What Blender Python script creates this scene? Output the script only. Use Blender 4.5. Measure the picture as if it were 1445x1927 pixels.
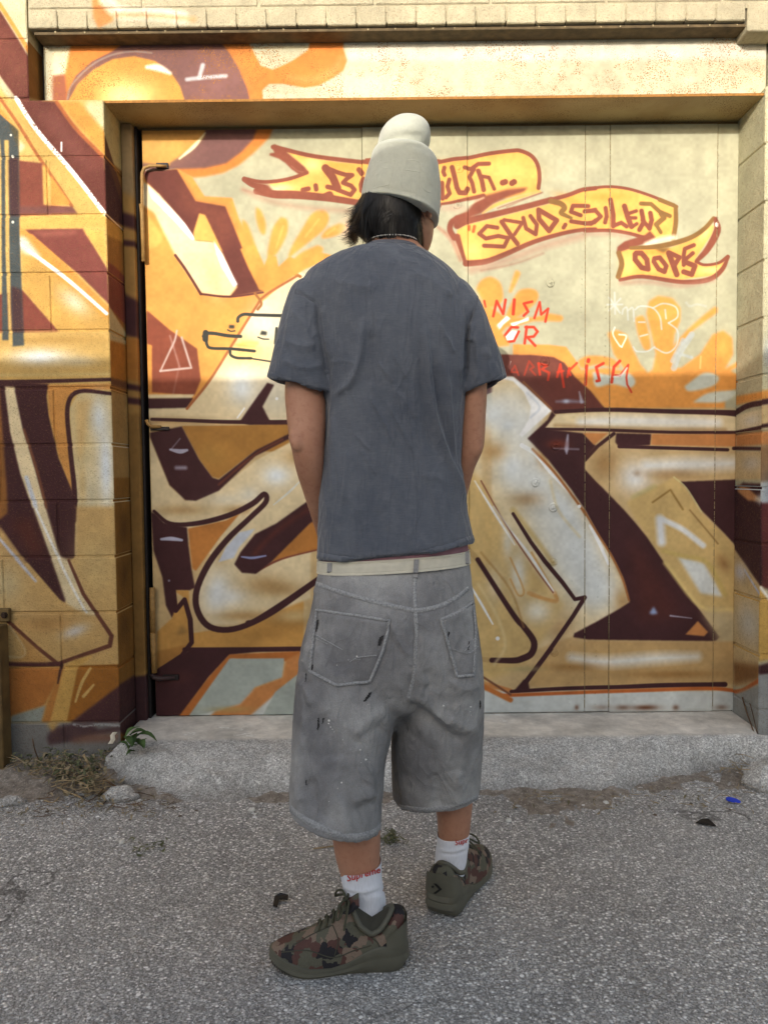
import bpy, bmesh, math, random
import numpy as np
from mathutils import Vector, Matrix
from mathutils.bvhtree import BVHTree
random.seed(7); rng = np.random.default_rng(7)
for o in list(bpy.data.objects): bpy.data.objects.remove(o)
SC = bpy.context.scene; COL = SC.collection
# ------------------------------------------------------------------ camera
FPX = 1448.0; CAM = np.array([0, 0, 1.05]); PITCH, YAW, ROLL = 0.0467, 0.0018, -0.0107
def _rz(a): return np.array([[math.cos(a), -math.sin(a), 0], [math.sin(a), math.cos(a), 0], [0, 0, 1]])
def _rx(a): return np.array([[1, 0, 0], [0, math.cos(a), -math.sin(a)], [0, math.sin(a), math.cos(a)]])
ROT = _rz(YAW) @ _rx(math.pi / 2 - PITCH) @ _rz(ROLL)
cd = bpy.data.cameras.new('camera'); cam = bpy.data.objects.new('camera', cd); COL.objects.link(cam)
m4 = np.eye(4); m4[:3, :3] = ROT; m4[:3, 3] = CAM
cam.matrix_world = Matrix(m4.tolist())
cd.sensor_fit = 'VERTICAL'; cd.sensor_height = 34.6; cd.lens = 34.6 * FPX / 1927; cd.clip_start = .05; cd.clip_end = 500
SC.camera = cam
# ------------------------------------------------------------------ sun and sky
SUN_DIR = Vector((0.30, 1.0, -0.25)).normalized()          # the way the light travels
SUN_EL = math.asin(-SUN_DIR.z); SUN_AZ = math.atan2(-SUN_DIR.x, -SUN_DIR.y)
w = bpy.data.worlds.new('World'); SC.world = w; w.use_nodes = True
wn = w.node_tree.nodes; wl = w.node_tree.links
sky = wn.new('ShaderNodeTexSky'); sky.sky_type = 'NISHITA'; sky.sun_disc = False
sky.sun_elevation = SUN_EL; sky.sun_rotation = SUN_AZ
sky.air_density = 1.0; sky.dust_density = 3.2; sky.ozone_density = 1.0
hs = wn.new('ShaderNodeHueSaturation'); hs.inputs['Saturation'].default_value = .66
bg = wn['Background']; bg.inputs['Strength'].default_value = .15
wl.new(sky.outputs[0], hs.inputs['Color']); wl.new(hs.outputs[0], bg.inputs['Color'])
sd = bpy.data.lights.new('sun', 'SUN'); sd.energy = 2.0; sd.angle = math.radians(.28); sd.color = (1, .955, .875)
so = bpy.data.objects.new('sun', sd); COL.objects.link(so); so.location = (-3, -9, 6)
so.rotation_euler = SUN_DIR.to_track_quat('-Z', 'Y').to_euler()
SC.view_settings.view_transform = 'Standard'; SC.view_settings.look = 'None'
SC.view_settings.gamma = 1; SC.view_settings.use_curve_mapping = False
SC.view_settings.exposure = 1.0
# ------------------------------------------------------------------ photo geometry helpers
def ray(px, py): return ROT @ np.array([(px - 722.5) / FPX, -(py - 963.5) / FPX, -1.0])
def at(px, py, Y):
    d = ray(px, py); return CAM + d * (Y / d[1])
def atx(px, py, X):
    d = ray(px, py); return CAM + d * (X / d[0])
def gnd(px, py, z=0.0):
    d = ray(px, py); return CAM + d * ((z - CAM[2]) / d[2])
# ------------------------------------------------------------------ object helpers
def tag(o, label=None, cat=None, group=None, kind=None):
    if label: o['label'] = label
    if cat: o['category'] = cat
    if group: o['group'] = group
    if kind: o['kind'] = kind
    return o
def thing(name, loc, label, cat, group=None):
    o = bpy.data.objects.new(name, None); COL.objects.link(o); o.location = loc; o.empty_display_size = .1
    return tag(o, label, cat, group)
def mesh(name, V, F, mat=None, parent=None, smooth=False, sharp=None):
    me = bpy.data.meshes.new(name); me.from_pydata([tuple(map(float, v)) for v in V], [], [tuple(map(int, f)) for f in F]); me.update()
    if smooth: me.shade_smooth()
    if smooth and sharp: me.set_sharp_from_angle(angle=math.radians(sharp))
    o = bpy.data.objects.new(name, me); COL.objects.link(o)
    if mat: me.materials.append(mat)
    if parent:
        o.parent = parent; bpy_loc(o, parent)
    return o
def bpy_loc(o, parent):
    l = Vector((0, 0, 0)); p = parent
    while p: l += Vector(p.location); p = p.parent
    for v in o.data.vertices: v.co -= l
class MB:
    def __init__(s): s.V = []; s.F = []
    def add(s, V, F):
        n = len(s.V); s.V += [tuple(v) for v in V]; s.F += [tuple(i + n for i in f) for f in F]; return s
    def box(s, a, b, bev=0):
        (x0, y0, z0), (x1, y1, z1) = a, b
        if bev <= 0:
            V = [(x, y, z) for x in (x0, x1) for y in (y0, y1) for z in (z0, z1)]
            return s.add(V, [(0, 1, 3, 2), (4, 6, 7, 5), (0, 4, 5, 1), (2, 3, 7, 6), (0, 2, 6, 4), (1, 5, 7, 3)])
        bm = bmesh.new(); bmesh.ops.create_cube(bm, size=1)
        for v in bm.verts: v.co = Vector(((x0 + x1) / 2 + v.co.x * (x1 - x0), (y0 + y1) / 2 + v.co.y * (y1 - y0), (z0 + z1) / 2 + v.co.z * (z1 - z0)))
        bmesh.ops.bevel(bm, geom=bm.edges[:], offset=bev, segments=1, affect='EDGES')
        bm.verts.index_update(); V = [tuple(v.co) for v in bm.verts]; F = [[v.index for v in f.verts] for f in bm.faces]; bm.free()
        return s.add(V, F)
    def tube(s, pts, r, n=8, cap=True):
        pts = [np.array(p, float) for p in pts]; rs = r if hasattr(r, '__len__') else [r] * len(pts)
        V = []; F = []; up = None
        for i, p in enumerate(pts):
            t = pts[min(i + 1, len(pts) - 1)] - pts[max(i - 1, 0)]; t = t / (np.linalg.norm(t) + 1e-9)
            if up is None:
                up = np.array([0, 0, 1.]) if abs(t[2]) < .9 else np.array([1., 0, 0])
            a = np.cross(t, up); a /= np.linalg.norm(a) + 1e-9; b = np.cross(a, t); up = b
            for k in range(n):
                an = 2 * math.pi * k / n; V.append(p + rs[i] * (math.cos(an) * a + math.sin(an) * b))
        for i in range(len(pts) - 1):
            for k in range(n): F.append((i * n + k, i * n + (k + 1) % n, (i + 1) * n + (k + 1) % n, (i + 1) * n + k))
        if cap: F.append(tuple(range(n))[::-1]); F.append(tuple((len(pts) - 1) * n + k for k in range(n)))
        return s.add(V, F)
    def ball(s, c, r, nu=8, nv=5, sc=(1, 1, 1)):
        V = [(c[0], c[1], c[2] - r * sc[2])]; F = []
        for j in range(1, nv):
            ph = -math.pi / 2 + math.pi * j / nv
            for i in range(nu):
                a = 2 * math.pi * i / nu; V.append((c[0] + r * sc[0] * math.cos(ph) * math.cos(a), c[1] + r * sc[1] * math.cos(ph) * math.sin(a), c[2] + r * sc[2] * math.sin(ph)))
        V.append((c[0], c[1], c[2] + r * sc[2])); t = len(V) - 1
        for i in range(nu):
            F.append((0, 1 + (i + 1) % nu, 1 + i)); F.append((t, t - nu + i, t - nu + (i + 1) % nu))
        for j in range(nv - 2):
            for i in range(nu):
                a = 1 + j * nu; F.append((a + i, a + (i + 1) % nu, a + nu + (i + 1) % nu, a + nu + i))
        return s.add(V, F)
    def build(s, name, mat=None, parent=None, smooth=False, sharp=None): return mesh(name, s.V, s.F, mat, parent, smooth, sharp)
def grid_faces(nr, nc, closed=False):
    F = []
    for i in range(nr - 1):
        for j in range(nc if closed else nc - 1):
            k = (j + 1) % nc; F.append((i * nc + j, i * nc + k, (i + 1) * nc + k, (i + 1) * nc + j))
    return F
def catmull(P, n):
    """n samples between consecutive rows of P, through every row"""
    P = np.asarray(P, float); Q = np.concatenate([[2 * P[0] - P[1]], P, [2 * P[-1] - P[-2]]]); out = []
    for i in range(1, len(Q) - 2):
        for t in np.arange(n) / n:
            a, b, c, d = Q[i - 1:i + 3]
            out.append(.5 * (2 * b + (c - a) * t + (2 * a - 5 * b + 4 * c - d) * t * t + (3 * b - a - 3 * c + d) * t ** 3))
    out.append(P[-1]); return np.array(out)
# ------------------------------------------------------------------ smooth value noise on arrays
_T = rng.random((64, 64, 64))
def vnoise(P, scale=1.0, oct=1, seed=0):
    P = np.asarray(P, float) * scale + seed * 7.31; r = np.zeros(len(P)); amp = 1; tot = 0
    for o in range(oct):
        i = np.floor(P).astype(int); f = P - i; f = f * f * (3 - 2 * f); s = 0
        for dx in (0, 1):
            for dy in (0, 1):
                for dz in (0, 1):
                    wgt = (f[:, 0] if dx else 1 - f[:, 0]) * (f[:, 1] if dy else 1 - f[:, 1]) * (f[:, 2] if dz else 1 - f[:, 2])
                    s = s + wgt * _T[(i[:, 0] + dx) % 64, (i[:, 1] + dy) % 64, (i[:, 2] + dz) % 64]
        r += amp * s; tot += amp; amp *= .5; P = P * 2.03 + 11.7
    return r / tot * 2 - 1
# ------------------------------------------------------------------ materials
def lin(c):
    return tuple(((x / 255) / 12.92 if x / 255 <= .04045 else ((x / 255 + .055) / 1.055) ** 2.4) for x in c) + (1,)
class NT:
    def __init__(s, name):
        s.m = bpy.data.materials.new(name); s.m.use_nodes = True; s.t = s.m.node_tree
        s.b = s.t.nodes['Principled BSDF']; s.b.inputs['Specular IOR Level'].default_value = .35
        s.geo = s.t.nodes.new('ShaderNodeNewGeometry'); s.pos = s.geo.outputs['Position']
        tc = s.t.nodes.new('ShaderNodeTexCoord'); s.oc = tc.outputs['Object']
    def n(s, typ, ins=None, **kw):
        d = s.t.nodes.new(typ)
        for k, v in kw.items(): setattr(d, k, v)
        for k, v in (ins or {}).items():
            if hasattr(v, 'links') or isinstance(v, bpy.types.NodeSocket): s.t.links.new(v, d.inputs[k])
            else: d.inputs[k].default_value = v
        return d
    def noise(s, scale, detail=3, rough=.55, vec=None, dist=0.0):
        return s.n('ShaderNodeTexNoise', {'Vector': vec or s.pos, 'Scale': scale, 'Detail': detail, 'Roughness': rough, 'Distortion': dist}).outputs['Fac']
    def ramp(s, fac, stops, interp='LINEAR'):
        d = s.n('ShaderNodeValToRGB', {'Fac': fac}); e = d.color_ramp; e.interpolation = interp
        while len(e.elements) < len(stops): e.elements.new(.5)
        for el, (p, c) in zip(e.elements, stops):
            el.position = p; el.color = c if len(c) == 4 else (c[0], c[1], c[2], 1)
        return d.outputs['Color']
    def g(s, fac, a, b): return s.n('ShaderNodeMapRange', {'Value': fac, 'From Min': a, 'From Max': b}).outputs[0]
    def mix(s, fac, a, b, mode='MIX'):
        d = s.n('ShaderNodeMix', data_type='RGBA', blend_type=mode)
        for k, v in ((0, fac), (6, a), (7, b)):
            if isinstance(v, bpy.types.NodeSocket): s.t.links.new(v, d.inputs[k])
            else: d.inputs[k].default_value = v
        return d.outputs[2]
    def math(s, op, a, b=0.0):
        d = s.n('ShaderNodeMath', operation=op)
        for k, v in ((0, a), (1, b)):
            if isinstance(v, bpy.types.NodeSocket): s.t.links.new(v, d.inputs[k])
            else: d.inputs[k].default_value = v
        return d.outputs[0]
    def vary(s, fac, lo, hi):
        return s.ramp(fac, [(.25, (lo,) * 3 + (1,)), (.75, (hi,) * 3 + (1,))])
    def col(s, c):
        if isinstance(c, bpy.types.NodeSocket): s.t.links.new(c, s.b.inputs['Base Color'])
        else: s.b.inputs['Base Color'].default_value = c
    def rough(s, r):
        if isinstance(r, bpy.types.NodeSocket): s.t.links.new(r, s.b.inputs['Roughness'])
        else: s.b.inputs['Roughness'].default_value = r
    def bump(s, *hs):
        prev = None
        for h, st, di in hs:
            d = s.n('ShaderNodeBump', {'Height': h, 'Strength': st, 'Distance': di})
            if prev: s.t.links.new(prev, d.inputs['Normal'])
            prev = d.outputs['Normal']
        s.t.links.new(prev, s.b.inputs['Normal'])
def simple(name, c, rough=.7, scale=40, lo=.85, hi=1.12, bump=.2, bdist=.002, bscale=None, metal=0):
    t = NT(name); v = t.vary(t.noise(scale, 4), lo, hi)
    t.col(t.mix(1.0, lin(c), v, 'MULTIPLY')); t.rough(rough); t.b.inputs['Metallic'].default_value = metal
    if bump: t.bump((t.noise(bscale or scale * 6, 3), bump, bdist))
    return t.m
# ================================================================== the graffiti, painted on an unfolded canvas of the facade
YF, YD, YB = 2.7817, 2.987, 2.87; XL, XR = -.98, 1.356
RES = .002; U0, U1, V0, V1 = -1.75, 2.45, 0.0, 3.7
CW, CH = int((U1 - U0) / RES), int((V1 - V0) / RES)
CAN = np.zeros((CH, CW, 3), np.float32) + np.array((190, 178, 140), np.float32)
def uvL(p): return p[0], p[2]
PLANES = {   # kind, value, unfold, clip (u0,u1,v0,v1)
    'L': ('y', YF, lambda p: (p[0], p[2]), (-1.75, XL, 0, 2.88)),
    'RL': ('x', XL, lambda p: (XL + p[1] - YF, p[2]), (XL, XL + .215, 0, 2.6)),
    'D': ('y', YD, lambda p: (p[0] + .25, p[2]), (-.74, 1.612, 0, 2.7)),
    'RR': ('x', XR, lambda p: (1.612 + YD - p[1], p[2]), (1.612, 1.825, 0, 2.7)),
    'R': ('y', YF, lambda p: (p[0] + .47, p[2]), (1.825, 2.45, 0, 2.88)),
    'B': ('y', YB, lambda p: (p[0] + .25, p[2] + .5), (-1.1, 1.75, 2.86, 3.19)),
    'T': ('y', YF, lambda p: (p[0] + .25, p[2] + .6), (-1.75, 2.3, 3.19, 3.7)),
}
CUR = {'p': 'D', 'o': (0, 0, 1.0)}
def PL(p): CUR['p'] = p
def G(ox, oy, k=3.0104): CUR['o'] = (ox, oy, k)
def conv(pts):
    ox, oy, k = CUR['o']; kind, val, fn, clip = PLANES[CUR['p']]; out = []
    for x, y in pts:
        X, Y = ox + x / k, oy + y / k
        out.append(fn(at(X, Y, val) if kind == 'y' else atx(X, Y, val)))
    return (np.array(out) - [U0, V0]) / RES
def box_of(P, pad):
    c = PLANES[CUR['p']][3]; lo = np.array([(c[0] - U0) / RES, (c[2] - V0) / RES]); hi = np.array([(c[1] - U0) / RES, (c[3] - V0) / RES])
    a = np.maximum(np.floor(P.min(0) - pad), lo).astype(int); b = np.minimum(np.ceil(P.max(0) + pad), np.minimum(hi, [CW, CH])).astype(int)
    return None if (b <= a).any() else (a[0], a[1], b[0], b[1])
_NZ = rng.random((256, 256)).astype(np.float32)
def bln(w, h, cell, seed=0):
    y = (np.arange(h) / cell + seed * 13.7); x = (np.arange(w) / cell + seed * 5.1)
    yi = y.astype(int); xi = x.astype(int); fy = (y - yi)[:, None]; fx = (x - xi)[None]
    fy = fy * fy * (3 - 2 * fy); fx = fx * fx * (3 - 2 * fx); g = lambda a, b: _NZ[(yi[:, None] + a) % 256, (xi[None] + b) % 256]
    return (g(0, 0) * (1 - fx) + g(0, 1) * fx) * (1 - fy) + (g(1, 0) * (1 - fx) + g(1, 1) * fx) * fy
def comp(bx, m, c, al):
    x0, y0, x1, y1 = bx; c = np.array(c, np.float32)
    m = (m * al)[..., None]; CAN[y0:y1, x0:x1] = CAN[y0:y1, x0:x1] * (1 - m) + c * m
def boxblur(m, r):
    r = int(round(r))
    if r < 1: return m
    k = 2 * r + 1
    for ax in (0, 1):
        for _ in range(2):
            p = np.pad(m, [(r + 1, r) if a == ax else (0, 0) for a in (0, 1)], mode='edge').cumsum(ax)
            m = (np.take(p, np.arange(k, p.shape[ax]), ax) - np.take(p, np.arange(0, p.shape[ax] - k), ax)) / k
    return m
def poly(c, pts, soft=.5, al=1.0, sm=0):
    P = conv(pts)
    if sm: P = catmull(np.vstack([P, P[:1]]), 5)[:-1]
    bx = box_of(P, 3 * soft + 3)
    if bx is None: return
    x0, y0, x1, y1 = bx; ss = 2; w_, h_ = (x1 - x0) * ss, (y1 - y0) * ss
    M = np.zeros((h_, w_), bool); xs = x0 + (np.arange(w_) + .5) / ss; ys = y0 + (np.arange(h_) + .5) / ss
    for (ax, ay), (bx_, by) in zip(P, np.roll(P, -1, 0)):
        if ay == by: continue
        lo, hi = min(ay, by), max(ay, by); i0 = np.searchsorted(ys, lo); i1 = np.searchsorted(ys, hi)
        if i1 <= i0: continue
        xc = ax + (ys[i0:i1] - ay) * (bx_ - ax) / (by - ay); M[i0:i1] ^= xs[None] < xc[:, None]
    m = M.reshape(h_ // 2, 2, w_ // 2, 2).mean((1, 3)).astype(np.float32)
    comp(bx, boxblur(m, soft), c, al)
def line(c, wd, pts, soft=.8, al=1.0, sm=1, dry=0):
    P = conv(pts); ws = np.array(wd if hasattr(wd, '__len__') else [wd] * len(P), float)
    if len(ws) != len(P): ws = np.interp(np.linspace(0, 1, len(P)), np.linspace(0, 1, len(ws)), ws)
    if sm and len(P) > 2:
        Q = catmull(np.column_stack([P, ws]), 5); P, ws = Q[:, :2], Q[:, 2]
    if len(P) == 1: P = np.vstack([P, P + .01]); ws = np.repeat(ws, 2)
    bx = box_of(P, ws.max() / 2 + 2 * soft + 2)
    if bx is None: return
    x0, y0, x1, y1 = bx; X, Y = np.meshgrid(np.arange(x0, x1) + .5, np.arange(y0, y1) + .5); m = np.zeros(X.shape, np.float32)
    for i in range(len(P) - 1):
        (ax, ay), (bx2, by) = P[i], P[i + 1]; r = max(ws[i], ws[i + 1]) / 2 + 2 * soft + 2
        i0, i1 = max(0, int(min(ay, by) - r) - y0), max(0, int(max(ay, by) + r) - y0 + 2); j0, j1 = max(0, int(min(ax, bx2) - r) - x0), max(0, int(max(ax, bx2) + r) - x0 + 2)
        sx, sy = X[i0:i1, j0:j1], Y[i0:i1, j0:j1]
        if sx.size == 0: continue
        dx, dy = bx2 - ax, by - ay; t = np.clip(((sx - ax) * dx + (sy - ay) * dy) / (dx * dx + dy * dy + 1e-9), 0, 1)
        d = np.hypot(sx - ax - t * dx, sy - ay - t * dy); wloc = ws[i] + (ws[i + 1] - ws[i]) * t
        m[i0:i1, j0:j1] = np.maximum(m[i0:i1, j0:j1], np.clip((wloc / 2 - d) / (2 * soft) + .5, 0, 1))
    if dry:
        nz = bln(m.shape[1], m.shape[0], 2.2, len(P)); m = m * np.clip((nz - dry * .6) * 4 + .3, 0, 1)
    comp(bx, m, c, al)
def blob(c, x, y, rx, ry, al=.8, rot=0):
    """soft spray fade: centre, radii in photo pixels"""
    k = CUR['o'][2]; P = conv([(x, y), (x + rx * k, y), (x, y + ry * k)])
    C = P[0]; a = abs(P[1] - P[0]).sum(); b = abs(P[2] - P[0]).sum(); R = max(a, b) * 2.2
    bx = box_of(np.array([C - R, C + R]), 1)
    if bx is None: return
    x0, y0, x1, y1 = bx; X, Y = np.meshgrid(np.arange(x0, x1) + .5 - C[0], np.arange(y0, y1) + .5 - C[1])
    r = math.radians(rot); Xr = X * math.cos(r) + Y * math.sin(r); Yr = -X * math.sin(r) + Y * math.cos(r)
    comp(bx, np.exp(-((Xr / a) ** 2 + (Yr / b) ** 2)).astype(np.float32), c, al)
CREAM = (178, 174, 146); ORG = (224, 152, 74); YEL = (230, 174, 90); TAN = (212, 182, 132); TANL = (232, 212, 170); MAR = (104, 56, 48); DRK = (70, 40, 42)
BRN = (136, 76, 58); OLV = (134, 98, 56); WHT = (250, 250, 250); GRY = (212, 216, 213); RED = (205, 62, 40); BLK = (62, 62, 56); ORD = (206, 138, 80); LIL = (200, 204, 228); TEAL = (72, 78, 78); PUR = (120, 84, 80); OR2 = (212, 128, 60)
# base coats
def base(p, c):
    a = PLANES[p][3]; x0, x1 = int((a[0] - U0) / RES), int((a[1] - U0) / RES); y0, y1 = int((a[2] - V0) / RES), int((a[3] - V0) / RES); CAN[max(0, y0):y1, max(0, x0):x1] = c
base('L', (214, 176, 104)); base('RL', (150, 104, 50)); base('D', CREAM); base('RR', (188, 182, 150)); base('R', (200, 192, 158)); base('B', (192, 187, 158)); base('T', (184, 174, 146))
# ------------------------------------------------------------------ door: lower letter bodies
PL('D'); G(0, 0, 1)
poly(TAN, [(250, 770), (1400, 770), (1400, 1400), (250, 1400)], 3)
poly(GRY, [(290, 1300), (1400, 1300), (1400, 1420), (290, 1420)], 2)
# upper left ball
poly(OR2, [(520, 225), (507, 258), (480, 285), (450, 310), (420, 325), (385, 332), (362, 334), (333, 319), (300, 225)], 1.5, sm=0)
poly(PUR, [(260, 225), (260, 320), (333, 318), (385, 316), (425, 307), (455, 285), (476, 262), (489, 225)], 1.5)
poly((208, 152, 78), [(255, 225), (255, 304), (312, 311), (345, 290), (372, 270), (385, 256), (389, 225)], 1.5)
blob((226, 178, 100), 300, 275, 40, 26, .6)
line((240, 232, 190), [2, 7, 3], [(386, 250), (365, 275), (338, 298)], 2)
line((205, 150, 80), 4, [(318, 309), (300, 312)], 2)
# left letter
poly(ORG, [(262, 330), (333, 317), (362, 333), (385, 369), (437, 372), (449, 409), (470, 455), (497, 520), (560, 505), (560, 600), (366, 760), (262, 760)], 1.2)
poly(YEL, [(262, 390), (330, 480), (390, 580), (440, 640), (380, 740), (262, 600)], 20, .35)
poly(TANL, [(262, 380), (290, 400), (330, 480), (372, 545), (384, 553), (432, 558), (446, 540), (418, 470), (380, 420), (320, 372), (277, 345), (262, 340)], 1.5)
poly(YEL, [(276, 400), (303, 440), (306, 452), (295, 465), (278, 466)], 2)
blob((226, 196, 140), 400, 520, 22, 40, .7, 20)
poly(MAR, [(268, 322), (333, 318), (368, 378), (424, 388), (462, 480), (497, 547), (432, 559), (447, 540), (420, 478), (404, 455), (368, 452), (340, 410), (300, 365), (276, 342)], 1)
poly(BRN, [(333, 322), (368, 380), (424, 390), (440, 430), (420, 470), (400, 440), (378, 400), (345, 400)], 10, .55)
poly(WHT, [(277, 346), (290, 362), (318, 388), (348, 420), (370, 452), (360, 450), (325, 412), (285, 372)], 1)
poly(YEL, [(364, 437), (375, 401), (386, 404), (394, 420), (420, 475), (400, 455), (366, 452)], 1.2)
poly(WHT, [(402, 452), (418, 478), (447, 535), (440, 540), (416, 500), (408, 478)], 1)
line(MAR, 5, [(330, 480), (350, 508), (378, 553)], 1); line(MAR, 4, [(378, 553), (432, 558), (495, 550)], 1)
# left side rust brown and bars
poly((140, 74, 54), [(276, 583), (319, 620), (371, 656), (378, 715), (366, 744), (286, 738), (286, 650), (276, 646)], 1.2)
poly(ORG, [(276, 650), (284, 650), (285, 728), (276, 728)], 1)
line((214, 190, 180), [3, 4, 3], [(302, 698), (318, 664), (329, 640), (333, 622)], 1.5, .9); line((214, 190, 180), 4, [(342, 635), (360, 692), (302, 698)], 1.5, .9, sm=0); line((200, 160, 150), 3, [(320, 632), (338, 690)], 2, .6); line((190, 150, 145), 3, [(337, 690), (322, 760)], 2, .35)
poly(TANL, [(250, 742), (366, 742), (358, 752), (250, 750)], 1)
poly(DRK, [(250, 750), (364, 749), (352, 767), (250, 770)], 1)
poly(TANL, [(250, 770), (352, 769), (450, 780), (448, 792), (250, 793)], 1); blob((150, 112, 66), 300, 790, 80, 6, .5)
# letter 2 body
poly(TANL, [(352, 769), (395, 715), (433, 655), (480, 580), (560, 508), (620, 540), (620, 800), (450, 793)], 1)
blob((236, 190, 100), 470, 660, 50, 30, .75, 0); blob((240, 234, 214), 505, 610, 34, 40, .7); blob((232, 238, 240), 455, 730, 27, 31, .95); blob((206, 206, 196), 520, 740, 40, 50, .6)
line((170, 104, 62), 5, [(352, 769), (393, 718), (433, 655), (480, 580), (500, 555), (560, 518)], 1.2)
poly(DRK, [(503, 720), (516, 724), (494, 765), (508, 792), (545, 795), (545, 802), (470, 800), (450, 795), (480, 752)], 1)
line(WHT, 3, [(447, 786), (460, 768)], 1); line(WHT, 6, [(521, 750)], 1)
line((158, 104, 60), 6, [(500, 520), (530, 505), (565, 520)], 1); line((158, 104, 60), 5, [(480, 552), (492, 570), (485, 582)], 1)
# flower drips left
for d in ([(482, 389), (491, 396), (500, 420), (498, 441), (489, 434), (482, 410)], [(456, 412), (467, 424), (484, 470), (497, 505), (470, 500), (455, 450)],
          [(528, 408), (540, 413), (541, 436), (530, 462), (516, 482), (504, 484), (506, 460), (514, 428)], [(597, 395), (612, 396), (619, 410), (610, 431), (585, 452), (560, 472), (543, 484), (550, 462), (570, 428), (584, 405)],
          [(638, 420), (652, 424), (642, 438), (622, 446), (605, 447), (614, 432)], [(598, 461), (608, 468), (597, 486), (565, 500), (540, 512), (560, 480)]):
    poly(ORG, d, 1.8, sm=1)
poly(ORG, [(452, 468), (480, 462), (497, 500), (505, 480), (520, 482), (524, 502), (545, 482), (560, 490), (600, 474), (625, 480), (605, 493), (575, 506), (545, 524), (500, 548), (488, 545), (468, 505)], 1.2)
for q in ([(600, 412), (575, 445)], [(533, 425), (520, 465)], [(630, 430), (615, 440)]): line(YEL, 4, q, 2, .8)
blob((226, 182, 150), 655, 430, 14, 22, .7)
# ------------------------------------------------------------------ ribbons
def ribbon_fill(p): poly(YEL, p, 1.2)
G(440, 250, 5.161)
A1 = [(500, 170), (720, 230), (1000, 285), (1310, 300), (1500, 300), (1750, 315), (1972, 243)]
G(0, 0, 1)
c3 = lambda x, y: (440 + x / 5.161, 250 + y / 5.161); c4 = lambda x, y: (820 + x / 6.02, 270 + y / 6.02); c5 = lambda x, y: (860 + x / 5.558, 340 + y / 5.558); c6 = lambda x, y: (1100 + x / 4.983, 340 + y / 4.983); c8 = lambda x, y: (880 + x / 4.516, 500 + y / 4.516)
q3 = lambda L: [c3(*p) for p in L]; q4 = lambda L: [c4(*p) for p in L]; q5 = lambda L: [c5(*p) for p in L]; q6 = lambda L: [c6(*p) for p in L]; q8 = lambda L: [c8(*p) for p in L]
fill1 = q3([(500, 170), (720, 230), (1000, 285), (1310, 300)]) + q4([(20, 235), (360, 180), (600, 120), (880, 90), (1000, 100), (1100, 190), (1150, 300), (1165, 505), (1180, 540), (800, 620), (350, 620), (40, 690)]) + q3([(1210, 665), (900, 620), (600, 590), (330, 500), (650, 400), (730, 380), (690, 330)])
poly(YEL, fill1, 1.2)
blob((230, 150, 60), *c3(950, 300), 60, 7, .5, -8); blob((245, 222, 150), *c3(760, 300), 22, 14, .8); blob((245, 222, 160), *c3(470, 530), 24, 7, .8); blob((246, 206, 120), *c4(800, 330), 50, 22, .6); blob((230, 150, 60), *c4(200, 220), 40, 7, .4)
line(BRN, 8, q3([(380, 135), (500, 160), (650, 198), (850, 235), (1310, 290)]), 1.2)
line(BRN, 7.5, q4([(20, 220), (200, 182), (360, 165), (600, 115), (860, 82), (960, 84), (1080, 140), (1150, 240), (1172, 380), (1160, 505)]), 1)
poly(BRN, q3([(365, 130), (395, 105), (500, 150), (520, 190), (620, 270), (690, 330), (725, 375), (690, 400), (630, 400), (560, 350), (500, 290), (440, 250), (345, 215), (350, 195), (395, 190)]), 1.2); line((160, 104, 86), 2, q3([(560, 320), (620, 365), (680, 380)]), 1, .6)
line(BRN, 7, q3([(100, 440), (250, 472), (400, 468), (560, 438), (710, 385)]), 1)
line(BRN, [9, 12], q3([(100, 450), (180, 500), (290, 530)]), 1); line(BRN, [12, 16, 15, 12, 8], q3([(220, 565), (400, 595), (600, 600), (900, 628), (1210, 675), (1400, 690)]), 1.3); poly(BRN, q3([(260, 500), (330, 500), (380, 560), (300, 590), (220, 570)]), 2); line(BRN, 10, q3([(870, 615), (930, 590), (945, 610)]), 1)
line((176, 128, 106), 9, q3([(90, 550), (350, 660), (700, 725), (1190, 760)]), 5, .45); line((170, 120, 100), 4, q3([(90, 550), (200, 580)]), 3, .5)
line(BRN, [5, 8], q4([(30, 695), (200, 668), (350, 632), (540, 590)]), 1.5); blob((190, 150, 130), *c4(200, 740), 34, 6, .5)
poly(BRN, q4([(180, 910), (230, 830), (350, 770), (450, 650), (560, 590), (800, 520), (1045, 495), (1000, 545), (800, 612), (640, 690), (520, 790), (360, 850), (330, 920)]), 1.5)
line((226, 206, 170), 3, q4([(380, 690), (540, 615)]), 2, .6); line(YEL, [2, 6, 2], q4([(530, 790), (720, 680), (1180, 545)]), 2); line((150, 96, 76), 2.5, q4([(700, 735), (900, 660), (1205, 555)]), 1.5, .7); line((150, 96, 76), 2, q4([(800, 720), (1000, 635), (1190, 560)]), 1.5, .6)
D1 = BRN
for wd, p in ((9, q3([(670, 552), (725, 540)])), (9, q3([(795, 510), (800, 545)])), (15, q3([(890, 340), (960, 430), (1005, 530)])), (8.5, q3([(895, 335), (1010, 382), (1085, 405), (1150, 408), (1100, 440), (1060, 482), (1140, 512), (1172, 550), (1135, 600), (1010, 552)])), (9, q3([(910, 522), (990, 540)])), (10, q3([(1215, 355), (1245, 395)])), (9, q3([(1255, 450), (1235, 500), (1240, 560)]))): line(D1, wd, p, 1, sm=0)
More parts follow.
